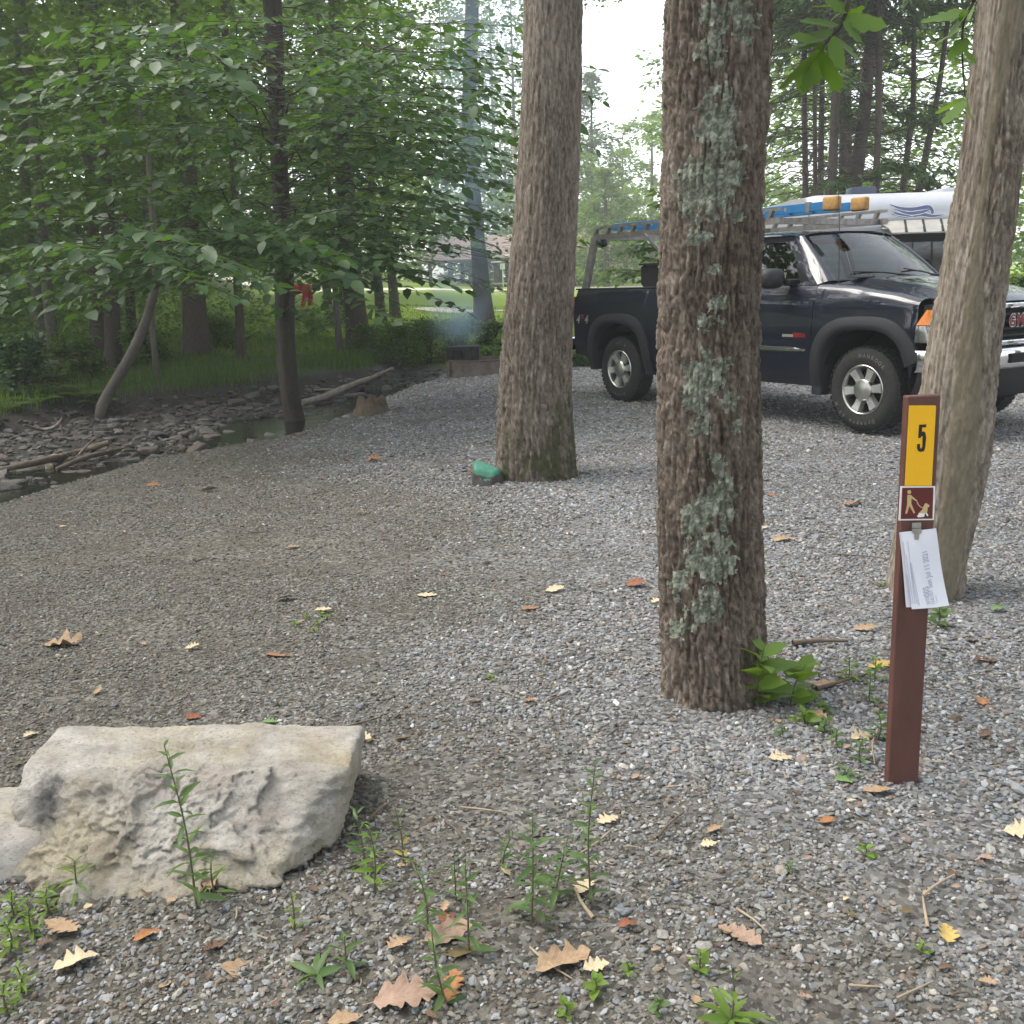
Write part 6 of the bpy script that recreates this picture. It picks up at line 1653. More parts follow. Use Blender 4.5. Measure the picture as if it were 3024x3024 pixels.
yf = onG(600, 2642)[1]
bc = atY(520, 2430, yf + .30)
def plane3(a, b, c_, out):
    a, b, c_ = np.array(a), np.array(b), np.array(c_); n_ = np.cross(b - a, c_ - a); n_ /= np.linalg.norm(n_)
    if np.dot(n_, out) < 0: n_ = -n_
    return list(n_) + [float(np.dot(n_, a - bc))]
TBL, TBR, TFL, TFM, TFR = atY(120, 2196, yf + .40), atY(1050, 2174, yf + .44), atY(95, 2245, yf + .22), atY(600, 2300, yf + .17), atY(990, 2262, yf + .20)
BL, BM, BR = onG(40, 2660), onG(640, 2645), atY(1004, 2490, yf + .16)
dy = np.array([0, 1.0, .05])
pls = [plane3(TBL, TBR, TFM, [0, 0, 1]), plane3(TFL, TFR, BM, [0, -1, 0]), plane3(atY(1056, 2180, yf + .3), atY(1012, 2480, yf + .3), atY(1056, 2180, yf + .3) + dy, [1, 0, 0]),
       plane3(BM, BR, BM + dy, [.5, 0, -1]), plane3(atY(95, 2212, yf + .3), atY(-10, 2420, yf + .3), atY(95, 2212, yf + .3) + dy, [-1, 0, .5]),
       plane3(atY(60, 2250, yf + .22), atY(20, 2640, yf + .05), atY(60, 2250, yf + .22) + np.array([-.35, 1.0, 0]), [-1, 0, 0]),
       plane3(atY(250, 2280, yf + .18), atY(90, 2640, yf + .02), atY(60, 2300, yf + .26), [-.6, -1, .2]),
       [0, 1, .25, .27], [0, 0, -1, bc[2] + .08], [.35, 1, .1, .42], [-.5, 1, .2, .42], [.75, -.65, .1, float(np.dot(unit(np.array([.75, -.65, .1])), atY(1000, 2300, yf + .19) - bc)) - .004]]
V, F = rock_mesh('boulder', pls, bc, 7, 0.006, 71, k=70, fine=0.005, ff=18, cracks=0.0)
_nb = V / np.linalg.norm(V, axis=1)[:, None]
fr_m = sstep(.02, -.06, V[:, 1] + .30 * (V[:, 2] - .02)) ; Wp_ = V * np.array([9, 9, 13]) + .55 * np.stack([fbm(V * 9, 3, 301), fbm(V * 9, 3, 302), fbm(V * 9, 3, 303)], 1)
Vc0 = V.copy()
vA, cA = worley_c(Wp_ * .75, 304); vB, cB_ = worley_c(Wp_ * 2.1, 305); vC, cC = worley_c(V * np.array([38, 38, 55]), 307)
def tilt(v, c, s1): return v[:, 0] * np.cos(c * 51 + s1) + v[:, 1] * np.sin(c * 37 + s1) * .6 + v[:, 2] * np.cos(c * 83 + s1)
V = V + _nb * (fr_m * (.022 * (cA - .5) + .020 * tilt(vA, cA, 1) + .010 * (cB_ - .5) + .009 * tilt(vB, cB_, 2)) + (.25 + .75 * fr_m) * (.0035 * (cC - .5) + .003 * tilt(vC, cC, 3)) + .0016 * fbm(V * 60, 4, 306, .65))[:, None]
_gr = np.exp(-(((V[:, 0] - (atY(985, 2270, yf + .2) - bc)[0]) / .05) ** 2 + ((V[:, 2] - (atY(985, 2270, yf + .2) - bc)[2]) / .035) ** 2)); V = V - _nb * (.02 * _gr)[:, None]
def boulder_material():
    m, n, l, b, out = nodes('pale_limestone')
    b.inputs['Roughness'].default_value = 0.9; b.inputs['Specular IOR Level'].default_value = 0.25
    tc = n.new('ShaderNodeTexCoord')
    def noise(s_, d_=6, r_=.65, off=(0, 0, 0), st=(1, 1, 1)):
        mp = n.new('ShaderNodeMapping'); mp.inputs['Location'].default_value = off; mp.inputs['Scale'].default_value = st; l.new(tc.outputs['Object'], mp.inputs[0])
        q = n.new('ShaderNodeTexNoise'); q.inputs['Scale'].default_value = s_; q.inputs['Detail'].default_value = d_; q.inputs['Roughness'].default_value = r_; l.new(mp.outputs[0], q.inputs['Vector']); return q.outputs['Fac']
    def ramp(s_, st):
        r_ = n.new('ShaderNodeValToRGB'); e = r_.color_ramp.elements
        while len(e) < len(st): e.new(.5)
        for k_, (p_, c_) in enumerate(st): e[k_].position = p_; e[k_].color = rgb(c_)
        l.new(s_, r_.inputs['Fac']); return r_.outputs[0]
    def mix(f_, a_, b_):
        q = n.new('ShaderNodeMixRGB'); l.new(f_, q.inputs[0]); l.new(a_, q.inputs[1]); l.new(b_, q.inputs[2]); return q.outputs[0]
    base = ramp(noise(7), [(.28, (.27, .24, .21)), (.5, (.46, .43, .39)), (.72, (.64, .61, .57))])
    och = ramp(noise(3.2, 5, .6, (3, 1, 2)), [(.48, (0, 0, 0)), (.68, (.7, .7, .7))]); c = mix(och, base, ramp(noise(14), [(.3, (.34, .27, .15)), (.7, (.46, .40, .26))]))
    pk = ramp(noise(4.5, 4, .6, (9, 4, 0)), [(.55, (0, 0, 0)), (.75, (.5, .5, .5))]); c = mix(pk, c, ramp(noise(20), [(.3, (.42, .33, .30)), (.7, (.50, .42, .38))]))
    gd = ramp(noise(5, 6, .7, (1, 7, 3)), [(.58, (0, 0, 0)), (.70, (.55, .55, .55))]); c = mix(gd, c, ramp(noise(9), [(0, (.22, .22, .20)), (1, (.30, .29, .26))]))
    # soot-dark stain near the left shoulder
    mp = n.new('ShaderNodeMapping'); st = np.array(STAIN); mp.vector_type = 'POINT'; mp.inputs['Location'].default_value = tuple(-st); l.new(tc.outputs['Object'], mp.inputs[0])
    mp2 = n.new('ShaderNodeMapping'); mp2.inputs['Scale'].default_value = (8, 4, 5.5); l.new(mp.outputs[0], mp2.inputs[0])
    ln = n.new('ShaderNodeVectorMath'); ln.operation = 'LENGTH'; l.new(mp2.outputs[0], ln.inputs[0])
    ad = n.new('ShaderNodeMath'); ad.operation = 'MULTIPLY_ADD'; ad.inputs[1].default_value = 0.9; l.new(noise(18, 6, .75), ad.inputs[0]); l.new(ln.outputs['Value'], ad.inputs[2])
    c = mix(ramp(ad.outputs[0], [(.85, (.9, .9, .9)), (1.0, (0, 0, 0))]) if False else ramp(ad.outputs[0], [(.0, (.95, .95, .95)), (.62, (.85, .85, .85)), (1.0, (0, 0, 0))]), c, ramp(noise(40), [(.3, (.035, .036, .04)), (.7, (.10, .10, .105))]))
    pit = ramp(noise(75, 8, .78, (2, 2, 5), (1, 1, 1.6)), [(.36, (.75, .75, .75)), (.47, (0, 0, 0))]); c = mix(pit, c, ramp(noise(30), [(0, (.13, .115, .10)), (1, (.24, .21, .17))]))
    l.new(c, b.inputs['Base Color'])
    bp = n.new('ShaderNodeBump'); bp.inputs['Strength'].default_value = 1.0; bp.inputs['Distance'].default_value = .02; l.new(noise(45, 9, .75), bp.inputs['Height']); l.new(bp.outputs[0], b.inputs['Normal'])
    return m
_pk = project(V + bc); _dd = (_pk[:, 0] - 145) ** 2 + (_pk[:, 1] - 2375) ** 2 + 1e5 * np.clip(V[:, 1] + .1, 0, 1); STAIN = V[np.argmin(_dd)]
tag(rock_obj('boulder', V, F, boulder_material(), tuple(bc)), 'large pale limestone boulder with a sooty dark stain lying in the gravel', 'boulder')
# low ledge of the boulder's left end
V, F = rock_mesh('ledge', [[-1, 0, 0, .2], [1, 0, 0, .2], [0, -1, .3, .14], [0, 1, 0, .18], [0, 0, 1, .13], [0, 0, -1, .12], [-.7, -.3, .8, .17]], 0, 5, .01, 81, cracks=.004)
le = onG(-75, 2600); tag(rock_obj('boulder', V, F, COL.objects['boulder'].data.materials[0], (le[0] - .03, le[1] + .12, -.015)), 'lower pale rock cut by the left border, against the large boulder', 'boulder')

# painted rock at the foot of the thick trunk
M_darkrock = mat('dark_slate_rock', (0.075, 0.065, 0.06), (0.045, 0.04, 0.037), 0.85, scale=14, bump=.6)
M_green = mat('green_paint', (0.045, 0.20, 0.135), (0.03, 0.14, 0.095), 0.6, scale=9, bump=.3)
g_ = onG(1438, 1436); gw = pxm(g_[1]); hw = 43 / gw
V, F = rock_mesh('painted_rock', [[-1, -.1, .1, hw], [1, -.2, .2, hw], [0, -1, .45, .085], [0, 1, .3, .10], [.1, -.45, 1, .085], [0, 0, -1, .06], [-.7, -.7, .1, hw * .95], [.75, -.7, .1, hw * .9], [.5, .2, 1, .10]], 0, 4, .004, 91, k=30, fine=.003)
fc = V[F].mean(1); nrmf = np.cross(V[F[:, 1]] - V[F[:, 0]], V[F[:, 2]] - V[F[:, 0]]); nrmf /= np.linalg.norm(nrmf, axis=1)[:, None]
painted = ((nrmf[:, 2] > .45) | ((fc[:, 2] > .02 + .25 * np.abs(fc[:, 0] - .02)) & (nrmf[:, 1] < 0))) & (fc[:, 2] > -.005)
tag(rock_obj('painted_rock', V, F, [M_darkrock, M_green], (g_[0], g_[1] + .09, .05), painted.astype(int)), 'dark rock with a green painted top at the foot of the thick trunk', 'rock')

# ================================================================ fire ring with grill
M_rust = mat('heat stained steel'.replace(' ', '_'), (0.20, 0.165, 0.14), (0.12, 0.095, 0.08), 0.75, 0.3, scale=7, bump=.3)
M_soot = mat('sooty_steel', (0.022, 0.022, 0.024), (0.012, 0.012, 0.013), 0.7, 0.2, scale=12)
fr0 = onG(1400, 1112); FX = atY(1316, 1090, fr0[1])[0]; ring_r = .50; FYc = fr0[1] + .42; FXc = FX + ring_r; FZ = G(FXc, FYc)
fr = tag(empty('fire_ring', (FXc, FYc, FZ)), 'rusty steel fire ring with a black grill box behind the thick trunk', 'fire ring')
m_ = MB(); m_.lathe([(.50, 0), (.50, .27), (.515, .285), (.515, .30), (.485, .30), (.488, 0)], 56, 'z', (0, 0, -.03), True); m_.build('ring_wall', M_rust, fr, True, auto=40)
gx0_, gx1_ = atY(1321, 1040, FYc)[0] - FXc, atY(1414, 1040, FYc)[0] - FXc; gz0_, gz1_ = .24, atY(1360, 1024, FYc)[2] - FZ
m_ = MB(); m_.box(((gx0_ + gx1_) / 2, 0, gz1_), (gx1_ - gx0_, .42, .02)); m_.build('grill_top', M_soot, fr)
for yy, nm in ((-.20, 'grill_front'), (.20, 'grill_back')):
    # plate with three cut slots: built from strips so that light shows through
    xs_ = [gx0_, gx0_ + (gx1_ - gx0_) * .19, gx0_ + (gx1_ - gx0_) * .25, gx0_ + (gx1_ - gx0_) * .48, gx0_ + (gx1_ - gx0_) * .53, gx0_ + (gx1_ - gx0_) * .76, gx0_ + (gx1_ - gx0_) * .82, gx1_]
    m_ = MB()
    for a, b in ((0, 1), (2, 3), (4, 5), (6, 7)): m_.box(((xs_[a] + xs_[b]) / 2, yy, (gz0_ + gz1_) / 2), (xs_[b] - xs_[a], .012, gz1_ - gz0_))
    hh = gz1_ - gz0_
    m_.box(((gx0_ + gx1_) / 2, yy + .001, gz0_ + hh * .12), (gx1_ - gx0_, .010, hh * .24)); m_.box(((gx0_ + gx1_) / 2, yy + .001, gz1_ - hh * .10), (gx1_ - gx0_, .010, hh * .2))
    for k in (1, 5):
        for f_ in (.45, .66): m_.box((xs_[k] + .006, yy + .002, gz0_ + hh * f_), (.014, .009, hh * .06))
    m_.build(nm, M_soot, fr)
for x in (gx0_, gx1_): m_ = MB(); m_.box((x, 0, (gz0_ + gz1_) / 2), (.012, .40, gz1_ - gz0_)); m_.build('grill_side', M_soot, fr)
m_ = MB(); m_.box((FX - FXc + .03, -.30, .13), (.05, .02, .24), (0, 0, -.6)); m_.build('hinge_plate', M_rust, fr)
for k in range(5):
    a = random.uniform(0, 6.28); lg = ob('firewood', None); m_ = MB(); m_.tube([(-.28 * math.cos(a), -.28 * math.sin(a), .05 + .03 * k), (.28 * math.cos(a), .28 * math.sin(a), .07 + .03 * k)], [.045, .04], 8)
    bpy.data.objects.remove(lg); o = m_.build('firewood', M_soot, None, True); o.location = (FXc, FYc, FZ); tag(o, 'charred log burning inside the fire ring', 'log', 'logs in the fire ring')

# ================================================================ creek rocks
M_crock = mat('wet_creek_stone', (0.06, 0.055, 0.052), (0.026, 0.024, 0.023), 0.35, scale=9, bump=.4, spec=.45)
M_crock2 = mat('grey_creek_stone', (0.105, 0.098, 0.092), (0.045, 0.042, 0.04), 0.55, scale=9, bump=.5)
M_crock3 = mat('reddish_creek_stone', (0.11, 0.085, 0.072), (0.06, 0.047, 0.04), 0.65, scale=9, bump=.5)
RK = []
for i in range(9):
    r2 = np.random.default_rng(900 + i); pl = [list(unit(r2.normal(0, 1, 3)) * np.array([1, 1, 1])) + [r2.uniform(.72, 1.0)] for _ in range(11)] + [[0, 0, 1, .55], [0, 0, -1, .5], [1, 0, 0, 1.1], [-1, 0, 0, 1.1], [0, 1, 0, .85], [0, -1, 0, .85]]
    V, F = rock_mesh('creek_rock', pl, 0, 3, .03, 900 + i, k=20, fine=.02, ff=4); RK.append((V, F))
rkme = [[mesh_np('creek_rock', V, F, False) for V, F in RK] for _ in range(3)]
cnt = 0
cand = np.column_stack([rng.uniform(-8.5, 0.2, 6000), rng.uniform(5.5, 20.5, 6000)]); cz_, cN, cF, cM = ground_all(cand); pix = project(np.column_stack([cand, cz_]))
okc = (cM > .35) & (pix[:, 0] > -60) & (pix[:, 0] < 1400); cand, cz_, cN, cF, pix = cand[okc], cz_[okc], cN[okc], cF[okc], pix[okc]
placed = []
for (x, y), z, dn, df, q in zip(cand, cz_, cN, cF, pix):
    if cnt >= 285: break
    wetpool = (dn < 1.5) and (8.5 < y < 10.5)                       # the open pool beside the pad
    if wetpool and random.random() < .85: continue
    big = random.random()
    s_ = (.045 + .095 * big ** 2.2) * (1.3 if y < 9 else 1.0)
    if any((x - a) ** 2 + (y - b) ** 2 < (.62 * (s_ + c)) ** 2 for a, b, c in placed): continue
    placed.append((x, y, s_)); k = random.choice((0, 0, 1, 1, 1, 2)); me = rkme[k][random.randrange(9)]
    o = ob('creek_rock', me, (M_crock, M_crock2, M_crock3)[k], None, (x, y, z + s_ * .12), (random.gauss(0, .15), random.gauss(0, .15), random.uniform(0, 6.28)), (s_ * random.uniform(.9, 1.4), s_, s_ * random.uniform(.5, .85)))
    tag(o, 'dark flat stone in the rocky creek bed left of the gravel', 'rock', 'stones of the creek bed'); cnt += 1
# specials
def special_rock(px, py, wpx, hpx, k, label, mt=None, zoff=0):
    p = onG(px, py + hpx * .4, 5); sw = wpx / 2 / pxm(p[1]); sh = hpx / 2 / pxm(p[1]); V, F = RK[k]
    me = mesh_np('creek_rock', V, F, False); return tag(ob('creek_rock', me, mt or M_crock2, None, (p[0], p[1], p[2] + sh * .55), (0, 0, random.uniform(-.3, .3)), (sw, sw * .8, sh * 1.15)), label, 'rock', 'stones of the creek bed')
special_rock(40, 1425, 75, 38, 0, 'broad dark block at the lower left end of the creek'); special_rock(118, 1418, 44, 40, 1, 'upright dark block right of the broad one at the creek end'); special_rock(92, 1415, 28, 40, 3, 'narrow dark block between two wider ones at the creek end')
special_rock(205, 1398, 60, 30, 2, 'rounded brown stone under the gravel edge at the left'); special_rock(250, 1396, 44, 34, 4, 'curved brown stone with a raised lip beside the gravel edge', M_crock3)
special_rock(168, 1350, 34, 34, 5, 'light squarish stone lying on the driftwood', mat('light_stone', (.34, .29, .24), (.24, .2, .17), .85, scale=12, bump=.5)); special_rock(80, 1395, 62, 24, 6, 'flat long stone above the dark blocks of the creek end')
special_rock(440, 1330, 70, 36, 7, 'wide reddish stone at the edge of the pool', M_crock3); special_rock(388, 1362, 55, 24, 8, 'flat stone half under the gravel edge beside the pool'); special_rock(698, 1185, 46, 30, 0, 'pointed brown stone on the far creek shore', M_crock3); special_rock(595, 1192, 40, 26, 3, 'wedge of brown rock on the far shore left of the pointed one', M_crock3)
special_rock(145, 1378, 22, 34, 2, 'small cream coloured stone standing among dark rocks', mat('cream_stone', (.55, .48, .33), (.42, .35, .24), .8, scale=20, bump=.4))
special_rock(1005, 1175, 34, 22, 1, 'grey stone at the tip of the creek below the driftwood log'); special_rock(1270, 1120, 40, 16, 4, 'pale flat stone at the creek edge beside the fire ring', M_crock2)
# small stones between them: one mass
n_ = 4200; P = np.column_stack([rng.uniform(-8.5, 0.2, n_ * 3), rng.uniform(5.5, 21, n_ * 3)]); z, dN, dF, m4 = ground_all(P); ok = m4 > .2; P, z = P[ok][:n_], z[ok][:n_]; n_ = len(P)
me = bpy.data.meshes.new('creek_gravel'); s_ = rng.uniform(.02, .06, n_); me.vertices.add(n_); me.vertices.foreach_set('co', np.column_stack([P, z + s_ * .2]).astype(np.float32).ravel())
for nm, a in (('scl', np.column_stack([s_ * rng.uniform(.9, 1.5, n_), s_, s_ * rng.uniform(.35, .7, n_)])), ('rot', np.column_stack([rng.normal(0, .25, (n_, 2)), rng.uniform(0, 6.28, n_)]))):
    at = me.attributes.new(nm, 'FLOAT_VECTOR', 'POINT'); at.data.foreach_set('vector', np.ascontiguousarray(a, np.float32).ravel())
at = me.attributes.new('idx', 'INT', 'POINT'); at.data.foreach_set('value', rng.integers(0, 10, n_).astype(np.int32))
at = me.attributes.new('scol', 'FLOAT_COLOR', 'POINT'); c4 = np.ones((n_, 4), np.float32); c4[:, :3] = np.array([(.04, .037, .035), (.07, .064, .06), (.10, .094, .088), (.06, .05, .043)])[rng.integers(0, 4, n_)]; at.data.foreach_set('color', c4.ravel())
cg = tag(ob('creek_gravel', me), 'small dark stones filling the creek bed', 'gravel', kind='stuff'); cg.modifiers.new('stones', 'NODES').node_group = STONE_G

# ================================================================ driftwood, logs, stump
M_drift = mat('weathered_driftwood', (0.24, 0.21, 0.18), (0.13, 0.11, 0.095), 0.9, scale=12, bump=.6, stretch=(1, 1, 1))
M_drift2 = mat('brown_dead_wood', (0.15, 0.115, 0.085), (0.08, 0.06, 0.045), 0.9, scale=12, bump=.6)
def log(name, pts, rad, label, cat, mt, forks=(), n=18, grp=None):
    """pts: (px, py, lift above ground)"""
    W_ = []
    for px, py, lift in pts:
        p = onG(px, py, 5); W_.append(atY(px, py, p[1]) + np.array([0, 0, 0])); W_[-1] = np.array([p[0], p[1], p[2]]) + np.array([0, 0, lift])
        # keep the pixel while lifting: slide back along the ray
        d = ray(px, py); t = (W_[-1][2] - CAM[2]) / d[2]; W_[-1] = CAM + d * t
    P = spline(W_, n); r_ = np.interp(np.linspace(0, 1, n), np.linspace(0, 1, len(rad)), rad); base = P[0].copy()
    o = tag(empty(name, tuple(base)), label, cat, grp); V, F = tube_np(P - base, r_ * (1 + .12 * vnoise(P * 6, 3)), 10)
    m_ = MB(); m_.add(V, [tuple(f) for f in F] + [tuple(range(10))[::-1], tuple((n - 1) * 10 + i for i in range(10))]); m_.build('stem', mt, o, True, auto=50)
    for (i, dv, L, r0) in forks:
        a = P[i] - base; Q = np.array([a, a + np.array(dv) * L * .5 + [0, 0, .02], a + np.array(dv) * L]); V, F = tube_np(spline(Q, 6), np.linspace(r0, r0 * .4, 6), 7); ob('side_branch', mesh_np('side_branch', V, F), mt, o)
    return o
log('driftwood_log', [(890, 1190, .06), (960, 1172, .08), (1010, 1150, .10), (1060, 1130, .14), (1110, 1112, .2), (1158, 1088, .3)], [.05, .065, .06, .055, .045, .025], 'long grey driftwood log lying over the creek stones right of the bank tree', 'log', M_drift, [(6, (-.6, -.5, .1), .6, .035)])
log('driftwood_stick', [(0, 1388, .05), (120, 1362, .06), (235, 1335, .08), (325, 1305, .14)], [.03, .04, .045, .03], 'upper pale driftwood stick across the left creek rocks', 'stick', M_drift2)
log('driftwood_stick', [(165, 1386, .04), (250, 1352, .06), (330, 1332, .07), (368, 1322, .09)], [.02, .028, .025, .012], 'lower driftwood stick pointing at the pool', 'stick', M_drift2, [(9, (.5, .3, .35), .35, .01)])
log('bare_root', [(70, 1255, .12), (120, 1268, .06), (160, 1262, .1), (186, 1235, .22), (180, 1215, .3)], [.012, .022, .026, .022, .012], 'bent bare root hanging from the fern bank', 'root', M_drift, [(11, (.1, -.1, -.9), .5, .018)])
log('fallen_log', [(85, 1080, .10), (180, 1074, .12), (265, 1066, .12)], [.07, .07, .06], 'fallen mossy log lying deep in the left wood', 'log', M_drift)
log('fallen_log', [(868, 935, .14), (915, 928, .14)], [.17, .17], 'short dark log on the lawn edge below the person in red', 'log', M_barkfar)
log('broken_twig', [(230, 1345, .05), (262, 1310, .1), (285, 1290, .2)], [.012, .01, .006], 'thin pale branch end sticking up among the left creek rocks', 'stick', M_drift)
# rotten stump at the gravel edge
sp_ = onG(1093, 1228); m_ = MB(); V = []
for k, (h, rr) in enumerate([(-.08, .25), (0, .22), (.08, .175), (.15, .15), (.20, .125), (.17, .08), (.13, .03)]):
    for a in np.linspace(0, 6.283, 22, endpoint=False): r_ = rr * (1 + .16 * math.sin(3 * a + k * .2) + .1 * math.sin(7 * a)); V.append((r_ * math.cos(a), r_ * math.sin(a), h + (.05 * math.sin(5 * a) if k in (3, 4) else 0)))
m_.add(V, [tuple(f) for f in grid_faces(7, 22, True)]); st_ = m_.build('rotten_stump', M_drift2, None, True); st_.location = (sp_[0], sp_[1] + .1, sp_[2]); tag(st_, 'low rotten brown stump at the gravel edge below the driftwood log', 'stump')

# ================================================================ undergrowth: grass, shrubs, ferns
def blades(P, h, w_, lean=0.35):
    n_ = len(P); a = rng.uniform(0, 6.283, n_); d = np.stack([np.cos(a), np.sin(a), np.zeros(n_)], 1); s_ = np.stack([-np.sin(a), np.cos(a), np.zeros(n_)], 1)
    ln = rng.uniform(.1, 1, n_)[:, None] * lean; h = h[:, None]; w_ = w_[:, None]; up_ = np.array([0, 0, 1.0])
    V = np.stack([P - s_ * w_, P + s_ * w_, P + up_ * h * .6 + d * h * ln * .5 + s_ * w_ * .7, P + up_ * h * .6 + d * h * ln * .5 - s_ * w_ * .7, P + up_ * h * (1 - .25 * ln) + d * h * ln * 1.4], 1).reshape(-1, 3)
    o = (np.arange(n_) * 5)[:, None]; F = np.concatenate([o + np.array([[0, 1, 2]]), o + np.array([[0, 2, 3]]), o + np.array([[3, 2, 4]])])
    return V, F
M_grass = leaf_mat('bank_grass', (0.035, 0.075, 0.014), (0.10, 0.17, 0.03), 0.45)
M_lawng = leaf_mat('lawn_grass', (0.075, 0.13, 0.02), (0.16, 0.23, 0.035), 0.5)
n_ = 110000; P = np.column_stack([rng.uniform(-14, -0.3, n_), rng.uniform(9, 27, n_)]); z, dN, dF, m4 = ground_all(P); nz = fbm(np.column_stack([P, 0 * z]) * .8, 3, 200)
ok = (dF > -.12) & (rng.random(n_) < (.35 + .8 * nz) * (dF < 9)); P, z, dF = P[ok], z[ok], dF[ok]; n_ = len(P)
h = rng.uniform(.08, .30, n_) * (.7 + .6 * sstep(3, 0, dF)); V, F = blades(np.column_stack([P, z - .01]), h, rng.uniform(.003, .007, n_))
tag(ob('bank_grass', mesh_np('bank_grass', V, F, False, {'lv': np.repeat(np.clip(rng.normal(.4, .22, n_), 0, 1), 5)}), M_grass), 'soft green grass on the far creek bank', 'grass', kind='stuff')
n_ = 60000; P = np.column_stack([rng.uniform(-14, 9, n_), 21.5 + 26 * rng.random(n_) ** 1.6]); z, dN, dF, m4 = ground_all(P)
ok = (P[:, 1] > 21.0 + np.clip(P[:, 0], 0, 50) * .9) & ~((P[:, 1] < 24) & (dN < 0) & (P[:, 0] > 1)); P, z = P[ok], z[ok]; n_ = len(P); V, F = blades(np.column_stack([P, z - .01]), rng.uniform(.05, .14, n_), rng.uniform(.006, .012, n_))
tag(ob('lawn_grass', mesh_np('lawn_grass', V, F, False, {'lv': np.repeat(np.clip(rng.normal(.5, .2, n_), 0, 1), 5)}), M_lawng), 'bright mown grass of the lawn beyond the trees', 'grass', kind='stuff')


def shrub(px, py, wpx, hpx, label, Yd=None, mt=None, leaf=.075, dens=1.0, name='shrub'):
    b = onG(px, py); Yd = Yd or b[1]; k = pxm(Yd); rx, hz = wpx / 2 / k, hpx / k; x = atY(px, py, Yd)[0]; gz_ = G(x, Yd)
    o = tag(empty(name, (x, Yd, gz_)), label, 'shrub', 'shrubs along the creek and lawn'); nc = int(46 * dens)
    a = rng.uniform(0, 6.283, nc); u = rng.random(nc); z = hz * (.1 + .85 * u); rr = rx * np.sqrt(rng.random(nc)) * (1 - .45 * u)
    cl = np.column_stack([rr * np.cos(a), rr * np.sin(a) * .7, z, np.full(nc, max(.10, min(rx, hz) * .30))])
    ob('crown', clump_crown('crown', cl, 42, leaf, T_RHOM, .6, .7), mt or M_leafmid, o)
    m_ = MB()
    for i in range(6): m_.tube([(0.05 * math.cos(i), .05 * math.sin(i), -.05), (cl[i][0] * .5, cl[i][1] * .5, cl[i][2] * .5), tuple(cl[i][:3])], [.012, .009, .004], 5)
    m_.build('stems', M_barkfar, o, True); return o
shrub(1170, 1085, 190, 125, 'dark green shrub hanging over the creek tip left of the fire ring', dens=1.6)
shrub(1265, 1075, 150, 130, 'leafy shrub directly left of the grill box', dens=1.4)
shrub(1095, 1050, 130, 90, 'shrub below the rightmost trunks of the lawn edge', dens=1.2)
shrub(1350, 1015, 170, 120, 'pale shrub standing in the smoke behind the grill', 22, M_leafbright, dens=1.3)
shrub(1450, 1010, 120, 110, 'shrub behind the fire ring beside the thick trunk', 21, dens=1.2)
shrub(1440, 1085, 90, 55, 'bright weeds growing close behind the fire ring', 19, M_leafbright, .06)
shrub(1690, 1080, 120, 40, 'low weeds behind the rear bumper of the truck', 18, M_leafmid, .06)
shrub(1210, 985, 140, 60, 'low bright bush at the lawn edge', 24, M_leafbright)
shrub(930, 960, 90, 55, 'thin bush under the person in red', 27, M_leafmid, .07, .6)
shrub(640, 1005, 180, 90, 'leafy bush left of the bank tree on the forest floor', 23, M_leafmid, .09)
shrub(430, 1060, 160, 110, 'leafy bush behind the curved stem', 19, M_leafmid, .09)
shrub(60, 1130, 220, 170, 'dark bush at the left border above the ferns', 15.5, M_leafdark, .10, 1.4)
shrub(230, 1080, 180, 140, 'bush in front of the fallen mossy log', 17, M_leafmid, .09, 1.2)
shrub(3010, 860, 130, 300, 'sunlit bush between the leaning tree and the right border', 14.5, M_leafbright, .09, 1.6)
shrub(2255, 620, 60, 120, 'leafy bush top showing right of the lichen tree above the rack', 21, M_leafbright, .10, 1.0)

M_fern = leaf_mat('fern_green', (0.06, 0.12, 0.018), (0.13, 0.20, 0.03), 0.5)
def fern(px, py, size, label, nf=9):
    p = onG(px, py); o = tag(empty('fern', tuple(p)), label, 'fern', 'ferns on the creek bank')
    for i in range(nf):
        az = 6.283 * i / nf + random.uniform(-.3, .3); L = size * random.uniform(.75, 1.15); t = np.linspace(0, 1, 16)[:, None]
        c = np.array([math.cos(az), math.sin(az), 0]); pts = c * L * t * .85 + np.array([0, 0, 1.0]) * L * (.75 * t - .55 * t ** 2); T_ = unit(np.gradient(pts, axis=0)); sd = unit(np.cross(T_, [0, 0, 1.0]))
        PP, DD, SS = [], [], []
        for k in range(2, 16):
            for s_ in (-1, 1): PP.append(pts[k]); DD.append(sd[k] * s_ + T_[k] * .35 + np.array([0, 0, -.15])); SS.append(L * .26 * math.sin(math.pi * min(1, (k / 16) ** .8 * .95 + .05)) + .02)
        V, F = leaves_np(np.array(PP), np.array(DD), np.tile([0, 0, 1.0], (len(PP), 1)), np.array(SS), T_NEED, 1.0); V2, F2 = tube_np(pts, np.linspace(.005, .0015, 16), 4)
        F2 = np.concatenate([F2[:, [0, 1, 2]], F2[:, [0, 2, 3]]]); Va, Fa = join_np([(V, F), (V2, F2)]); ob('frond', mesh_np('frond', Va, Fa, False, {'lv': np.full(len(Va), random.uniform(.2, .7))}), M_fern, o)
fern(250, 1180, .62, 'large yellow green fern on the bank left of the curved stem', 11); fern(180, 1165, .55, 'fern left of the large one on the creek bank'); fern(40, 1165, .5, 'fern at the left border on the creek bank'); fern(110, 1195, .5, 'fern low over the bare root'); fern(20, 1215, .45, 'small fern at the left border just above the creek'); fern(290, 1200, .4, 'small fern beside the foot of the curved stem')

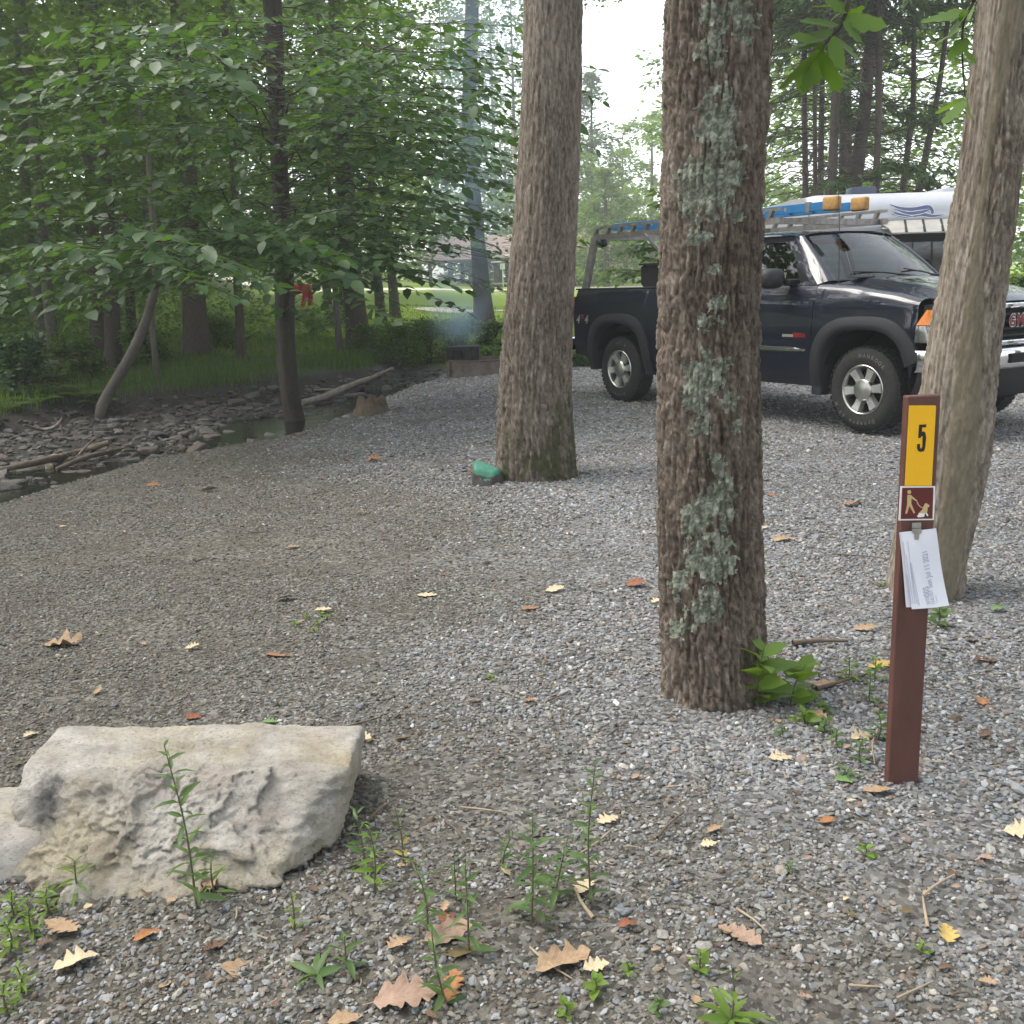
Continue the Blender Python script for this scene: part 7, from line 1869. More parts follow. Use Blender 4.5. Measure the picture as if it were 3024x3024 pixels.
# ================================================================ weeds: stem > leaf, each leaf its own
M_weed = leaf_mat('weed_green', (0.065, 0.125, 0.042), (0.125, 0.20, 0.068), 0.4)
M_weedb = leaf_mat('bright_weed', (0.105, 0.19, 0.03), (0.18, 0.28, 0.055), 0.45)
M_weedy = leaf_mat('yellowing_leaf', (0.30, 0.27, 0.03), (0.42, 0.36, 0.05), 0.4)
M_stem = mat('green_stem', (0.10, 0.12, 0.05), (0.09, 0.07, 0.045), .7, scale=20)
lm_nar = [mesh_np('leaf', T_OVAL[0] * np.array([1, w_, 1]) + np.column_stack([np.zeros(8), np.zeros(8), -b_ * T_OVAL[0][:, 0] ** 2]), T_OVAL[1], True, {'lv': np.full(8, l_)}) for w_, b_, l_ in ((.55, .15, .2), (.5, .3, .4), (.6, .05, .55), (.48, .45, .35))]
lm_wide = [mesh_np('leaf', T_OVAL[0] * np.array([1, w_, 1]) + np.column_stack([np.zeros(8), np.zeros(8), -b_ * T_OVAL[0][:, 0] ** 2]), T_OVAL[1], True, {'lv': np.full(8, l_)}) for w_, b_, l_ in ((1.15, .1, .3), (1.3, .25, .45), (1.2, .0, .6))]
lm_grass = [mesh_np('leaf', T_OVAL[0] * np.array([1, .28, 1]) + np.column_stack([np.zeros(8), np.zeros(8), -b_ * T_OVAL[0][:, 0] ** 2]), T_OVAL[1], True, {'lv': np.full(8, .45)}) for b_ in (.1, .35)]
S_ = 3024 / 1932.0
_bm = {}
def withmat(me, mt):
    k = (me.name, mt.name)
    if k not in _bm: c = me.copy(); c.materials.clear(); c.materials.append(mt); _bm[k] = c
    return _bm[k]
def put_leaf(o, me, a, d, L, mt, roll=.4):
    d = Vector(d).normalized(); nn = Vector((random.gauss(0, roll), random.gauss(0, roll), 1.0)); s_ = nn.cross(d).normalized(); nn = d.cross(s_)
    lf = ob('leaf', withmat(me, mt), None, o); mw = Matrix((d, s_, nn)).transposed().to_4x4(); mw.translation = Vector(a); lf.matrix_local = mw @ Matrix.Scale(L, 4)
def weed(x, y, hpx, nl, lpx, label, kind='nar', mt=None, lean=(0, 0), group=None, taper=.45, yellow=0):
    p = onG(x * S_, y * S_); k = pxm(np.linalg.norm(p - CAM)); H = hpx * S_ / k * 1.04; L0 = 1.02 * lpx * S_ / k; nl = int(nl * 1.3); mt = mt or M_weed
    o = tag(empty('weed', tuple(p)), label, 'weed', group or 'weeds in the gravel'); ms = {'nar': lm_nar, 'wide': lm_wide, 'grass': lm_grass}[kind]
    if hpx > 0:
        pts = spline([(0, 0, -.01), (lean[0] * H * .4 + random.uniform(-.01, .01), lean[1] * H * .3, H * .5), (lean[0] * H, lean[1] * H, H)], 10)
        V, F = tube_np(pts, np.linspace(.0030, .0011, 10), 6); ob('stem', mesh_np('stem', V, F), M_stem, o)
        for i in range(nl):
            f = .08 + .92 * (i + .5) / nl; q = f * 9; j = min(8, int(q)); a = pts[j] + (pts[j + 1] - pts[j]) * (q - j); az = i * 2.4 + random.uniform(-.4, .4); e = random.uniform(-.15, .55) + .5 * f
            put_leaf(o, random.choice(ms), a, (math.cos(az), math.sin(az), e), L0 * (1 - (1 - taper) * f) * random.uniform(.7, 1.15), M_weedy if i < yellow else mt)
    else:
        for i in range(nl):
            az = 6.283 * i / nl + random.uniform(-.3, .3); put_leaf(o, random.choice(ms), (0, 0, .004), (math.cos(az), math.sin(az), random.uniform(.15, .9)), L0 * random.uniform(.7, 1.15), mt)
    return o
weed(372, 1716, 288, 26, 62, 'tall narrow leaved weed standing in front of the boulder', lean=(-.08, 0))
weed(1115, 1708, 255, 26, 44, 'tall thin weed, the farthest right of the tall ones', lean=(.04, 0))
weed(1003, 1748, 200, 24, 58, 'bushy weed in the middle foreground beside the tall thin one', lean=(.03, 0))
weed(1045, 1700, 110, 15, 50, 'short weed leaning right behind the bushy one', lean=(.25, .1))
weed(948, 1650, 70, 12, 34, 'small weed left of the bushy one', lean=(.3, 0))
weed(885, 1806, 175, 14, 46, 'upright weed behind the olive brown leaf', lean=(.0, 0))
weed(860, 1700, 80, 10, 36, 'small upright weed in the middle of the weed patch')
weed(808, 1772, 140, 14, 50, 'weed with toothed leaves left of the upright one', lean=(-.12, 0))
weed(706, 1692, 120, 12, 48, 'weed with broad leaves right of the boulder corner', 'nar', M_weedb)
weed(690, 1650, 110, 14, 46, 'dark weed close to the right corner of the boulder', lean=(-.1, .1))
weed(762, 1640, 110, 8, 34, 'small weed with drooping yellow leaves', yellow=4, lean=(-.08, 0))
weed(845, 1902, 130, 16, 52, 'dark green weed beside the bright orange oak leaf', lean=(-.15, 0))
weed(600, 1850, 0, 7, 55, 'spreading weed with long narrow leaves below the boulder corner', 'nar')
weed(655, 1830, 60, 7, 60, 'weed with drooping dark blades below the boulder corner', 'nar')
weed(555, 1755, 70, 8, 34, 'small pale weed below the boulder, right of centre', 'nar', M_weedb)
weed(1378, 1930, 0, 6, 62, 'dandelion like rosette with long toothed leaves at the bottom border', 'nar', M_weedb); weed(1378, 1930, 100, 4, 46, 'upright leaf shoots of the rosette at the bottom border', 'nar', M_weedb)
weed(1322, 1842, 40, 7, 34, 'small three leaved weed above the rosette', 'wide', M_weedb); weed(1120, 1885, 30, 7, 36, 'low round leaved weed in the right foreground', 'wide', M_weedb); weed(1062, 1920, 30, 8, 30, 'round leaved seedling near the bottom border', 'wide', M_weedb)
weed(1240, 1922, 30, 8, 30, 'leafy seedling at the bottom border left of the rosette', 'wide'); weed(1182, 1842, 26, 6, 22, 'tiny seedling between dead leaves', 'wide', M_weedb)
weed(405, 1690, 60, 9, 50, 'drooping grass like weed under the boulder', 'grass', M_weedb); weed(150, 1690, 60, 14, 46, 'bright grass like weed under the left part of the boulder', 'grass', M_weedb)
for i, (x, y) in enumerate(((30, 1735), (62, 1770), (20, 1800), (95, 1725), (40, 1880), (15, 1915))): weed(x, y, 45, 13, 38, ['bright bamboo like grass tuft left of the tan leaf', 'grass tuft beside the tan leaf under the boulder', 'grass tuft at the left border below the boulder', 'grass tuft touching the lower edge of the boulder', 'leafy tuft at the left border near the bottom', 'last green tuft in the bottom left corner'][i], 'nar', M_weedb)
weed(575, 1625, 50, 8, 30, 'small seedling against the lower right face of the boulder', 'nar', M_weedb)
# bright seedling shrub at the foot of the lichen tree
sd = weed(1428, 1338, 110, 12, 66, 'bright broad leaved seedling at the foot of the lichen tree', 'wide', M_weedb, (.05, -.1), taper=.9)
weed(1490, 1330, 75, 9, 58, 'second bright seedling right of the one at the tree foot', 'wide', M_weedb, (.3, -.1), taper=.9); weed(1400, 1260, 0, 3, 60, 'pair of bright leaves lying against the lichen trunk', 'wide', M_weedb)
for i, (x, y, h, l_, k) in enumerate(((1600, 1290, 45, 34, 'nar'), (1640, 1330, 50, 30, 'nar'), (1655, 1400, 50, 34, 'wide'), (1625, 1440, 40, 36, 'nar'), (1560, 1385, 25, 30, 'wide'), (1580, 1410, 30, 34, 'nar'), (1480, 1390, 20, 26, 'nar'), (1520, 1365, 18, 40, 'wide'), (1650, 1290, 45, 36, 'nar'), (1550, 1345, 15, 36, 'wide'), (1600, 1470, 15, 36, 'nar'))):
    weed(x, y, h, 9, l_, 'small ground weed in the green patch between the lichen tree and the post', k, random.choice((M_weed, M_weedb)), group='weeds between the lichen tree and the post')
weed(1768, 1185, 40, 9, 36, 'green weed at the foot of the leaning tree behind the slip', 'wide', M_weed)
for i, (x, y) in enumerate(((575, 1170), (600, 1180), (590, 1195), (560, 1182), (620, 1170), (605, 1165))): weed(x, y, 8, 6, 15, 'clover sized seedling in the small green patch amid the brown gravel', 'wide', M_weedb, group='seedlings of the small green patch')
weed(925, 1285, 10, 6, 16, 'lone seedling in the gravel left of the lichen tree', 'wide', M_weedb); weed(1442, 840, 8, 6, 14, 'tiny weed in the gravel beyond the lichen tree', 'wide', M_weed); weed(1660, 1110, 6, 5, 14, 'tiny weed near the post at mid height of the slip', 'wide', M_weed)
weed(1630, 1620, 20, 6, 26, 'small seedling in the right foreground gravel', 'wide', M_weedb); weed(1740, 1810, 20, 6, 26, 'seedling with yellow tips near the right border', 'wide', M_weedb); weed(1480, 1650, 14, 5, 22, 'tiny seedling in the middle of the right foreground', 'wide', M_weed); weed(1700, 1460, 8, 4, 22, 'single yellow green leaf sprout beside the post foot', 'wide', M_weedy)

# ================================================================ fallen leaves, every one a thing
LC = {'orange': ((.36, .175, .075), (.26, .12, .055)), 'tan': ((.36, .255, .165), (.27, .185, .115)), 'cream': ((.52, .435, .30), (.42, .34, .225)), 'brown': ((.165, .105, .07), (.11, .07, .047)), 'pink': ((.34, .235, .18), (.26, .175, .13)), 'olive': ((.15, .115, .055), (.105, .082, .04)), 'red': ((.26, .105, .06), (.19, .075, .045)), 'green': ((.16, .27, .09), (.12, .20, .07)), 'yellow': ((.46, .34, .12), (.38, .27, .09))}
def dead_mat(name, light, dark):
    m, n, l, b, out = nodes(name); tc = n.new('ShaderNodeTexCoord'); b.inputs['Roughness'].default_value = .75; b.inputs['Specular IOR Level'].default_value = .2
    def nz(s_, d_): q = n.new('ShaderNodeTexNoise'); q.inputs['Scale'].default_value = s_; q.inputs['Detail'].default_value = d_; q.inputs['Roughness'].default_value = .7; l.new(tc.outputs['Object'], q.inputs['Vector']); return q.outputs['Fac']
    r_ = n.new('ShaderNodeValToRGB'); e = r_.color_ramp.elements; e.new(.5); e[0].position = .25; e[0].color = rgb([q * .55 for q in dark]); e[1].position = .45; e[1].color = rgb(dark); e[2].position = .68; e[2].color = rgb(light); l.new(nz(6, 6), r_.inputs['Fac'])
    # veins: pale midrib and side ribs
    sx = n.new('ShaderNodeSeparateXYZ'); l.new(tc.outputs['Object'], sx.inputs[0]); ab = n.new('ShaderNodeMath'); ab.operation = 'ABSOLUTE'; l.new(sx.outputs['Y'], ab.inputs[0])
    sb_ = n.new('ShaderNodeMath'); sb_.operation = 'SUBTRACT'; l.new(sx.outputs['X'], sb_.inputs[0]); l.new(ab.outputs[0], sb_.inputs[1])
    mo = n.new('ShaderNodeMath'); mo.operation = 'PINGPONG'; mo.inputs[1].default_value = .055; l.new(sb_.outputs[0], mo.inputs[0])
    mn = n.new('ShaderNodeMath'); mn.operation = 'MINIMUM'; l.new(ab.outputs[0], mn.inputs[0]); l.new(mo.outputs[0], mn.inputs[1])
    vr = n.new('ShaderNodeMapRange'); vr.inputs['From Min'].default_value = .004; vr.inputs['From Max'].default_value = .013; vr.inputs['To Min'].default_value = .22; vr.inputs['To Max'].default_value = 0; l.new(mn.outputs[0], vr.inputs[0])
    mx = n.new('ShaderNodeMixRGB'); l.new(vr.outputs[0], mx.inputs[0]); l.new(r_.outputs[0], mx.inputs[1]); mx.inputs[2].default_value = rgb([min(1, q * 1.35) for q in light]); l.new(mx.outputs[0], b.inputs['Base Color'])
    bp = n.new('ShaderNodeBump'); bp.inputs['Strength'].default_value = .5; bp.inputs['Distance'].default_value = .004; l.new(mn.outputs[0], bp.inputs['Height']); l.new(bp.outputs[0], b.inputs['Normal'])
    return m
LM = {k: dead_mat('dead_leaf_' + k, a, b) for k, (a, b) in LC.items()}
for k in LM: pass
leafm = {}
def dead_leaf(x, y, lpx, col, label, rot=None, shape=0, curl=None, group='dead leaves on the gravel', tilt=None):
    p = onG(x * S_, y * S_); k = pxm(np.linalg.norm(p - CAM)); L = lpx * S_ / k; sh = [(4, .5, .34, .02), (4, .55, .42, .05), (3, .3, .30, 0), (5, .5, .30, .02)][shape % 4]
    seed = random.randint(0, 9999); me = oak_leaf_mesh('fallen_leaf', 1.0, seed, curl if curl is not None else random.uniform(.25, .6), *sh)
    o = ob('fallen_leaf', me, LM[col], None, (p[0], p[1], p[2] + .010), None, L * 0.95); tl = tilt or (random.gauss(0, .12), random.gauss(0, .12)); o.rotation_euler = (tl[0], tl[1], rot if rot is not None else random.uniform(0, 6.28))
    return tag(o, label, 'leaf', group)
for a in [(85, 1222, 88, 'tan', 'large crumpled tan leaf on the brown gravel at the left', .2, 0, .9), (500, 1240, 54, 'orange', 'flat orange tan leaf above the boulder', 0, 1, .2), (350, 1362, 38, 'red', 'reddish star shaped leaf just above the boulder', .6, 1), (703, 1402, 52, 'cream', 'cream lobed leaf at the right end of the boulder', 2.9, 0, .3), (45, 1398, 30, 'cream', 'small cream leaf left above the boulder', 1, 0),
          (592, 1157, 36, 'cream', 'cream leaf above the small green patch', 0, 2), (787, 1128, 40, 'cream', 'cream lobed leaf in the middle of the pad', .1, 0, .3), (522, 1137, 40, 'tan', 'tan sliver of leaf on the brown gravel', .2, 2), (545, 1038, 26, 'tan', 'small tan leaf in the upper middle of the pad', .7, 0), (672, 973, 24, 'tan', 'small leaf left of the painted rock on the pad', 0, 2), (690, 872, 34, 'orange', 'orange leaf in the little debris heap beyond the painted rock', 0, 1, .8), (702, 868, 26, 'brown', 'brown leaf in the little debris heap beyond the painted rock', 2, 1, .8), (600, 905, 18, 'orange', 'tiny orange leaf near the bank tree', 0, 0), (277, 917, 26, 'orange', 'orange leaf at the gravel edge by the creek', 0, 0), (888, 894, 24, 'orange', 'orange curled leaf touching the painted rock', 1, 1, 1.2), (380, 930, 30, 'tan', 'tan sliver near the creek edge', 0, 2),
          (985, 1155, 32, 'orange', 'orange leaf left of the lichen tree', .2, 1), (1181, 1107, 42, 'red', 'red orange leaf close to the lichen tree', 0, 1, .4), (1030, 1120, 38, 'cream', 'pale leaf in the middle gravel', .3, 2), (1228, 1140, 30, 'cream', 'cream leaf touching the left side of the lichen tree', .5, 0), (1450, 937, 24, 'orange', 'orange leaf right of the lichen tree near the truck', .4, 0), (1586, 957, 42, 'orange', 'orange tan leaf between lichen tree and leaning tree', .1, 2), (1457, 1022, 42, 'tan', 'crumpled tan leaf right of the lichen tree', .1, 0, .8), (1440, 1000, 18, 'cream', 'tiny pale leaf right of the lichen tree', 1, 0), (1612, 1194, 44, 'tan', 'tan leaf behind the green patch', .1, 0), (1528, 1300, 66, 'pink', 'large pinkish leaf behind the bright seedlings', .2, 2, .5), (1640, 1265, 50, 'yellow', 'yellowish leaf left of the post', .3, 0), (1680, 1270, 40, 'cream', 'cream leaf touching the post at half height', .2, 2),
          (1820, 1214, 50, 'tan', 'tan oak leaf right of the post below the slip', .0, 0, .5), (1872, 1157, 30, 'green', 'pale greenish leaf far right beyond the post', .3, 1), (1852, 1335, 30, 'orange', 'orange leaf near the right border', 1.2, 1, .7), (1850, 1398, 28, 'brown', 'brown leaf near the right border', .4, 1), (1838, 1255, 46, 'brown', 'dark curled leaf right of the post', .1, 2, .8), (1450, 1434, 46, 'cream', 'cream four lobed leaf in the gravel left of the post foot', .1, 0, .5), (1605, 1400, 44, 'cream', 'cream curled leaf in the green patch', .2, 0, .8), (1560, 1365, 40, 'tan', 'folded tan leaf in the green patch', 2.2, 2, .9), (1628, 1500, 50, 'tan', 'orange tan fragment in front of the post', 0, 2, .3), (1575, 1478, 44, 'green', 'green fallen leaf left of the post foot', .1, 2, .4),
          (1893, 1580, 64, 'cream', 'tan cream lobed leaf at the right border', -.3, 3, .5), (1552, 1562, 34, 'orange', 'orange leaf in the right foreground', .9, 1), (1335, 1582, 36, 'tan', 'tan leaf in the middle of the right foreground', .5, 0), (1322, 1606, 30, 'cream', 'cream shred below the tan leaf', 0, 0), (1435, 1795, 86, 'pink', 'large dusty pink oak leaf in the right foreground', 2.4, 3, .5), (1785, 1790, 54, 'yellow', 'yellow leaf fragment at the right', 1.2, 0, .7), (1770, 1835, 30, 'brown', 'brown scrap beside the yellow fragment', .4, 2),
          (847, 1908, 84, 'orange', 'bright orange oak leaf at the bottom border', 1.5, 3, .25), (705, 1900, 120, 'pink', 'very large pinkish brown oak leaf at the bottom border', .2, 1, .4), (855, 1815, 95, 'olive', 'large olive brown leaf behind the bright orange one', 1.4, 1, .15), (1010, 1845, 116, 'tan', 'large tan torn leaf in the middle foreground', .4, 0, .8), (800, 1785, 100, 'pink', 'long pink tan leaf left of the olive brown one', .5, 2, .4), (832, 1752, 62, 'red', 'red brown leaf above the olive brown one', .8, 1, .4), (1090, 1695, 52, 'cream', 'pale tan leaf beside the tall thin weed', 1.0, 0, .3), (415, 1838, 88, 'tan', 'torn tan leaf below the boulder', .1, 2, .6), (252, 1788, 54, 'orange', 'orange leaf below the boulder, left of the torn one', .7, 2, .6), (388, 1806, 48, 'brown', 'brown twisted leaf below the boulder', .9, 0, .9), (88, 1752, 78, 'tan', 'long tan leaf among the grass tufts at the left', -.5, 3, .4), (102, 1846, 72, 'cream', 'cream finger shaped leaf in the bottom left', .6, 0, .6), (395, 1692, 50, 'pink', 'pale brown leaf at the foot of the tall weed', 1.8, 2, .6), (372, 1695, 46, 'brown', 'dark dry leaf on the stem foot of the tall weed', 1.5, 2, .9), (620, 1945, 60, 'tan', 'tan leaf cut by the bottom border', .2, 2), (945, 1650, 50, 'cream', 'pale shred left of the bushy weed', -.3, 2, .4), (1128, 1560, 44, 'cream', 'pale leaf behind the tall thin weed', .5, 0, .3), (990, 1327, 24, 'orange', 'orange scrap left of the lichen tree foot', 0, 1), (745, 1400, 30, 'brown', 'brown scrap right of the boulder top', .5, 0), (495, 1372, 30, 'green', 'pale green leaf on top edge of the boulder view', .2, 1), (350, 1228, 26, 'cream', 'small pale star leaf above the boulder', .2, 1), (1100, 1840, 50, 'cream', 'cream bleached leaf in the right foreground', .2, 0, .5), (1165, 1755, 40, 'red', 'red brown scrap at the foot of the tall thin weed', .3, 2), (735, 1800, 50, 'tan', 'tan fragments beside the long pink tan leaf', .8, 0, .7), (1115, 788, 18, 'orange', 'orange leaf near the rear tyre of the truck', .2, 0)]:
    dead_leaf(*a)
for i in range(80):
    for _ in range(20):
        x, y = random.uniform(5, 1927), random.uniform(760, 1925) ** 1.0; p = onG(x * S_, y * S_); zN = ground_all(np.array([p[:2]]))
        if zN[1][0] < -.15 and p[1] < 16: break
    dead_leaf(x, y, (13 if y > 1300 else 7) + random.uniform(0, 12) * (y / 1400), random.choice(('tan', 'brown', 'olive', 'brown', 'pink', 'cream')), 'small dead leaf scrap lying loose on the gravel', None, random.randrange(4), None, 'leaf scraps scattered over the gravel')

# twigs
def twig(x0, y0, x1, y1, r_, label, col=M_drift2, bend=.06, grp='twigs on the gravel'):
    a, b = onG(x0 * S_, y0 * S_), onG(x1 * S_, y1 * S_); m_ = (a + b) / 2 + np.array([random.uniform(-bend, bend), random.uniform(-bend, bend), .012]) * np.linalg.norm(b - a)
    P = spline([a + [0, 0, r_ + .008], m_ + [0, 0, r_ + .008], b + [0, 0, r_ + .008]], 9); V, F = tube_np(P - a, np.linspace(r_, r_ * .5, 9) * (1 + .2 * rng.random(9)), 7); o = ob('twig', mesh_np('twig', V, F), col, None, tuple(a)); return tag(o, label, 'twig', grp)
M_palet = mat('pale_dry_twig', (.34, .27, .19), (.24, .19, .13), .85, scale=20)
for a in [(1495, 1222, 1600, 1218, .011, 'thick dark stick behind the bright seedlings'), (1540, 1310, 1640, 1280, .007, 'brown stick across the green patch'), (1120, 1745, 1085, 1690, .005, 'knobbly twig beside the tall thin weed', M_palet), (1000, 1800, 1080, 1860, .003, 'thin straw right of the olive brown leaf', M_palet), (690, 1565, 745, 1520, .004, 'dark twig right of the weed at the boulder corner'), (1570, 1050, 1680, 1060, .004, 'thin twig behind the post'), (870, 1535, 960, 1540, .003, 'reddish straw in the middle foreground', M_palet), (480, 1640, 560, 1640, .006, 'dark twig at the foot of the boulder'), (1240, 1590, 1290, 1545, .004, 'twig in the right foreground left of centre'), (1150, 1580, 1090, 1620, .003, 'pale straw near the tall thin weed', M_palet), (1740, 1700, 1800, 1660, .004, 'bent pale twig near the right border', M_palet), (1750, 1760, 1740, 1700, .004, 'curved pale twig beside the yellow fragment', M_palet), (1390, 1725, 1450, 1775, .003, 'pale straw above the dusty pink leaf', M_palet), (690, 1610, 730, 1640, .004, 'dark twig between weeds right of the boulder'), (1035, 1330, 1075, 1310, .003, 'twig left of the lichen tree foot'), (640, 1385, 720, 1360, .004, 'twig above the right end of the boulder'), (370, 1065, 395, 1057, .006, 'short brown stick on the brown gravel'), (475, 1010, 510, 1008, .006, 'short grey stick in the middle of the brown gravel'), (590, 935, 620, 930, .004, 'short stick near the bank tree'), (1150, 1395, 1180, 1370, .003, 'thin twig at the foot of the lichen tree'), (1655, 1385, 1650, 1450, .003, 'upright straw in the green patch', M_palet), (1690, 1900, 1760, 1860, .003, 'straw near the bottom right', M_palet), (1600, 1870, 1660, 1880, .003, 'straw in the bottom right corner', M_palet), (840, 1560, 880, 1600, .003, 'dark twig in the weed patch')]:
    twig(*a)
M_debris = M_drift2
for i in range(70):
    x, y = random.uniform(5, 1900), random.uniform(820, 1900); a = random.uniform(0, 6.28); L = random.uniform(8, 34) * (y / 1500)
    p = onG(x * S_, y * S_)
    if ground_all(np.array([p[:2]]))[1][0] > -.2 or p[1] > 15: continue
    twig(x, y, x + L * math.cos(a), y + L * .45 * math.sin(a), random.uniform(.0012, .003), 'thin stray twig lying on the gravel', random.choice((M_palet, M_drift2, M_drift2)), .1, 'stray twigs')

# ================================================================ far things: pavilion, tables, playground, swings, person
M_shing = mat('mauve_brown_shingles', (0.27, 0.19, 0.18), (0.22, 0.155, 0.15), .9, scale=3, bump=.3)
M_dwood = mat('dark_brown_timber', (0.045, 0.033, 0.028), (0.03, 0.022, 0.02), .8); M_wpaint = mat('white_paint', (.78, .78, .76), (.7, .7, .68), .5); M_brick = mat('red_brown_brick', (.22, .10, .075), (.15, .07, .055), .9, scale=6)
pe = atY(1248, 772, 92); PVZ = G(pe[0], 92); pav = tag(empty('pavilion', (pe[0], 92, PVZ), R(-24)), 'open picnic pavilion with a mauve shingle roof beyond the lawn', 'pavilion')
EZ = pe[2] - PVZ; Lp, Wp, RZ_ = 17.0, 9.0, EZ + 2.15
m_ = MB()
for k in range(12):     # shingle courses, each a step proud of the one above
    f0, f1 = k / 12, (k + 1) / 12; y0, y1 = f0 * Wp / 2, f1 * Wp / 2; z0, z1 = EZ + (RZ_ - EZ) * f0, EZ + (RZ_ - EZ) * f1
    m_.add([(-.3, y0, z0 + .05), (Lp + .3, y0, z0 + .05), (Lp + .3, y1, z1 + .02), (-.3, y1, z1 + .02), (-.3, y0, z0), (Lp + .3, y0, z0)], [(0, 1, 2, 3), (4, 5, 1, 0)])
    m_.add([(-.3, Wp - y0, z0 + .05), (Lp + .3, Wp - y0, z0 + .05), (Lp + .3, Wp - y1, z1 + .02), (-.3, Wp - y1, z1 + .02)], [(3, 2, 1, 0)])
m_.build('roof', M_shing, pav)
m_ = MB(); m_.box((Lp / 2, .05, EZ - .12), (Lp + .5, .08, .24)); m_.build('fascia', M_dwood, pav); m_ = MB(); m_.box((Lp / 2, Wp - .05, EZ - .12), (Lp + .5, .08, .24)); m_.build('fascia', M_dwood, pav)
m_ = MB(); m_.box((9.2, -.02, EZ - .30), (5, .06, .10)); m_.build('light_trim', M_wpaint, pav)
for i in range(6):
    for yy in (.4, Wp - .4): m_ = MB(); m_.box((.5 + i * 3.2, yy, EZ / 2 - .1), (.26, .26, EZ)); m_.bar((.5 + i * 3.2, yy, EZ - 1.0), (1.2 + i * 3.2, yy, EZ - .2), .12, .12); m_.build('post', M_dwood, pav)
m_ = MB(); m_.box((12.5, Wp - .8, EZ * .5), (3, .25, EZ)); m_.build('brick_wall', M_brick, pav); m_ = MB(); m_.box((Lp / 2, Wp / 2, -.05), (Lp, Wp, .12)); m_.build('floor_slab', M_path, pav)
def table(px, py, Yd, label, rz=0.0):
    p = atY(px, py, Yd); o = tag(empty('picnic_table', (p[0], Yd, G(p[0], Yd) + .02), rz), label, 'table', 'picnic tables at the pavilion')
    m_ = MB(); m_.box((0, 0, .75), (1.9, .75, .05)); m_.build('table_top', M_dwood, o)
    for s_ in (-1, 1): m_ = MB(); m_.box((0, s_ * .72, .45), (1.9, .26, .05)); m_.build('bench', M_dwood, o)
    for x in (-.7, .7):
        m_ = MB(); m_.bar((x, -.72, 0), (x, .25, .74), .07, .07); m_.bar((x, .72, 0), (x, -.25, .74), .07, .07); m_.bar((x, -.75, .42), (x, .75, .42), .06, .06); m_.build('leg_frame', M_dwood, o)
table(1340, 840, 91, 'picnic table left of the smoky trunk', R(-24)); table(1385, 840, 91, 'picnic table half behind the smoky trunk', R(-24)); table(1462, 838, 90, 'picnic table right of the smoky trunk', R(-24)); table(1420, 836, 94, 'picnic table deeper under the roof', R(-24))
sg0 = atY(1484, 790, 88); sb = tag(empty('sign_board', (sg0[0], 88, G(sg0[0], 88))), 'small white board on a white pole before the pavilion', 'sign'); hz_ = sg0[2] - sb.location.z
m_ = MB(); m_.box((0, 0, hz_ / 2), (.10, .10, hz_)); m_.build('pole', M_wpaint, sb); m_ = MB(); m_.box((0, -.06, hz_ + .1), (.42, .04, .48)); m_.build('board', M_wpaint, sb)
M_pgreen = mat('green_playground_paint', (.02, .20, .13), (.016, .16, .10), .4); M_ptan = mat('tan_plastic', (.62, .47, .36), (.56, .42, .32), .4, scale=3)
pg0 = atY(1840, 850, 88); pgz = G(pg0[0], 88); pg = tag(empty('playground', (pg0[0], 88, pgz)), 'green and tan playground with a tube slide seen over the truck bed', 'playground')
def pl(px, py, dy=0): q = atY(px, py, 88 + dy); return (q[0] - pg0[0], dy, q[2] - pgz)
for px, y0 in ((1708, 768), (1769, 768), (1838, 762), (1872, 764), (1845, 762)):
    a = pl(px, y0, 0 if px != 1845 else 1.5); m_ = MB(); m_.tube([(a[0], a[1], -.1), a], .09, 10); m_.build('post', M_pgreen, pg, True)
for (x0, y0, x1, y1) in ((1708, 780, 1769, 779), ): m_ = MB(); m_.tube([pl(x0, y0), pl(x1, y1)], .06, 8); m_.build('bar', M_wpaint, pg, True)
m_ = MB(); m_.tube([pl(1752, 782), pl(1748, 790), pl(1754, 795), pl(1746, 797)], .04, 6); m_.build('hook', M_wpaint, pg, True)
m_ = MB(); m_.tube(spline([pl(1840, 782), pl(1818, 785), pl(1795, 797), pl(1776, 815), pl(1765, 833), pl(1745, 850)], 16), .42, 14); m_.build('tube_slide', M_ptan, pg, True)
for px in range(1848, 1870, 3): a, b = pl(px, 768), pl(px, 795); m_ = MB(); m_.bar(a, b, .05, .05); m_.build('panel_slat', M_ptan, pg)
m_ = MB(); m_.bar(pl(1846, 768), pl(1870, 768), .08, .08); m_.bar(pl(1846, 795), pl(1870, 795), .08, .08); m_.build('panel_frame', M_ptan, pg)
m_ = MB(); a, b = pl(1838, 800), pl(1872, 800); m_.box(((a[0] + b[0]) / 2, .75, a[2]), (b[0] - a[0], 1.5, .1)); m_.build('deck', M_pgreen, pg)
# swings
sw0 = atY(1470, 880, 50); swz = G(sw0[0], 50); sws = tag(empty('swing_set', (sw0[0], 50, swz)), 'white swing set on the lawn between smoky trunk and thick trunk', 'swing set')
for x in (-.55, 2.6):
    for dy in (-.9, .9): m_ = MB(); m_.tube([(x - .12, dy, -.05), (x, 0, 2.3)], .035, 8); m_.build('leg', M_wpaint, sws, True)
m_ = MB(); m_.tube([(-.6, 0, 2.3), (2.65, 0, 2.3)], .04, 8); m_.build('top_bar', M_wpaint, sws, True)
for x0 in (-.2, 1.2):
    for dx in (0, .45): m_ = MB(); m_.tube([(x0 + dx, 0, 2.3), (x0 + dx, 0, .5)], .008, 5); m_.build('chain', M_rack, sws)
    m_ = MB(); m_.box((x0 + .22, 0, .48), (.47, .18, .03)); m_.build('swing_seat', M_wpaint, sws)

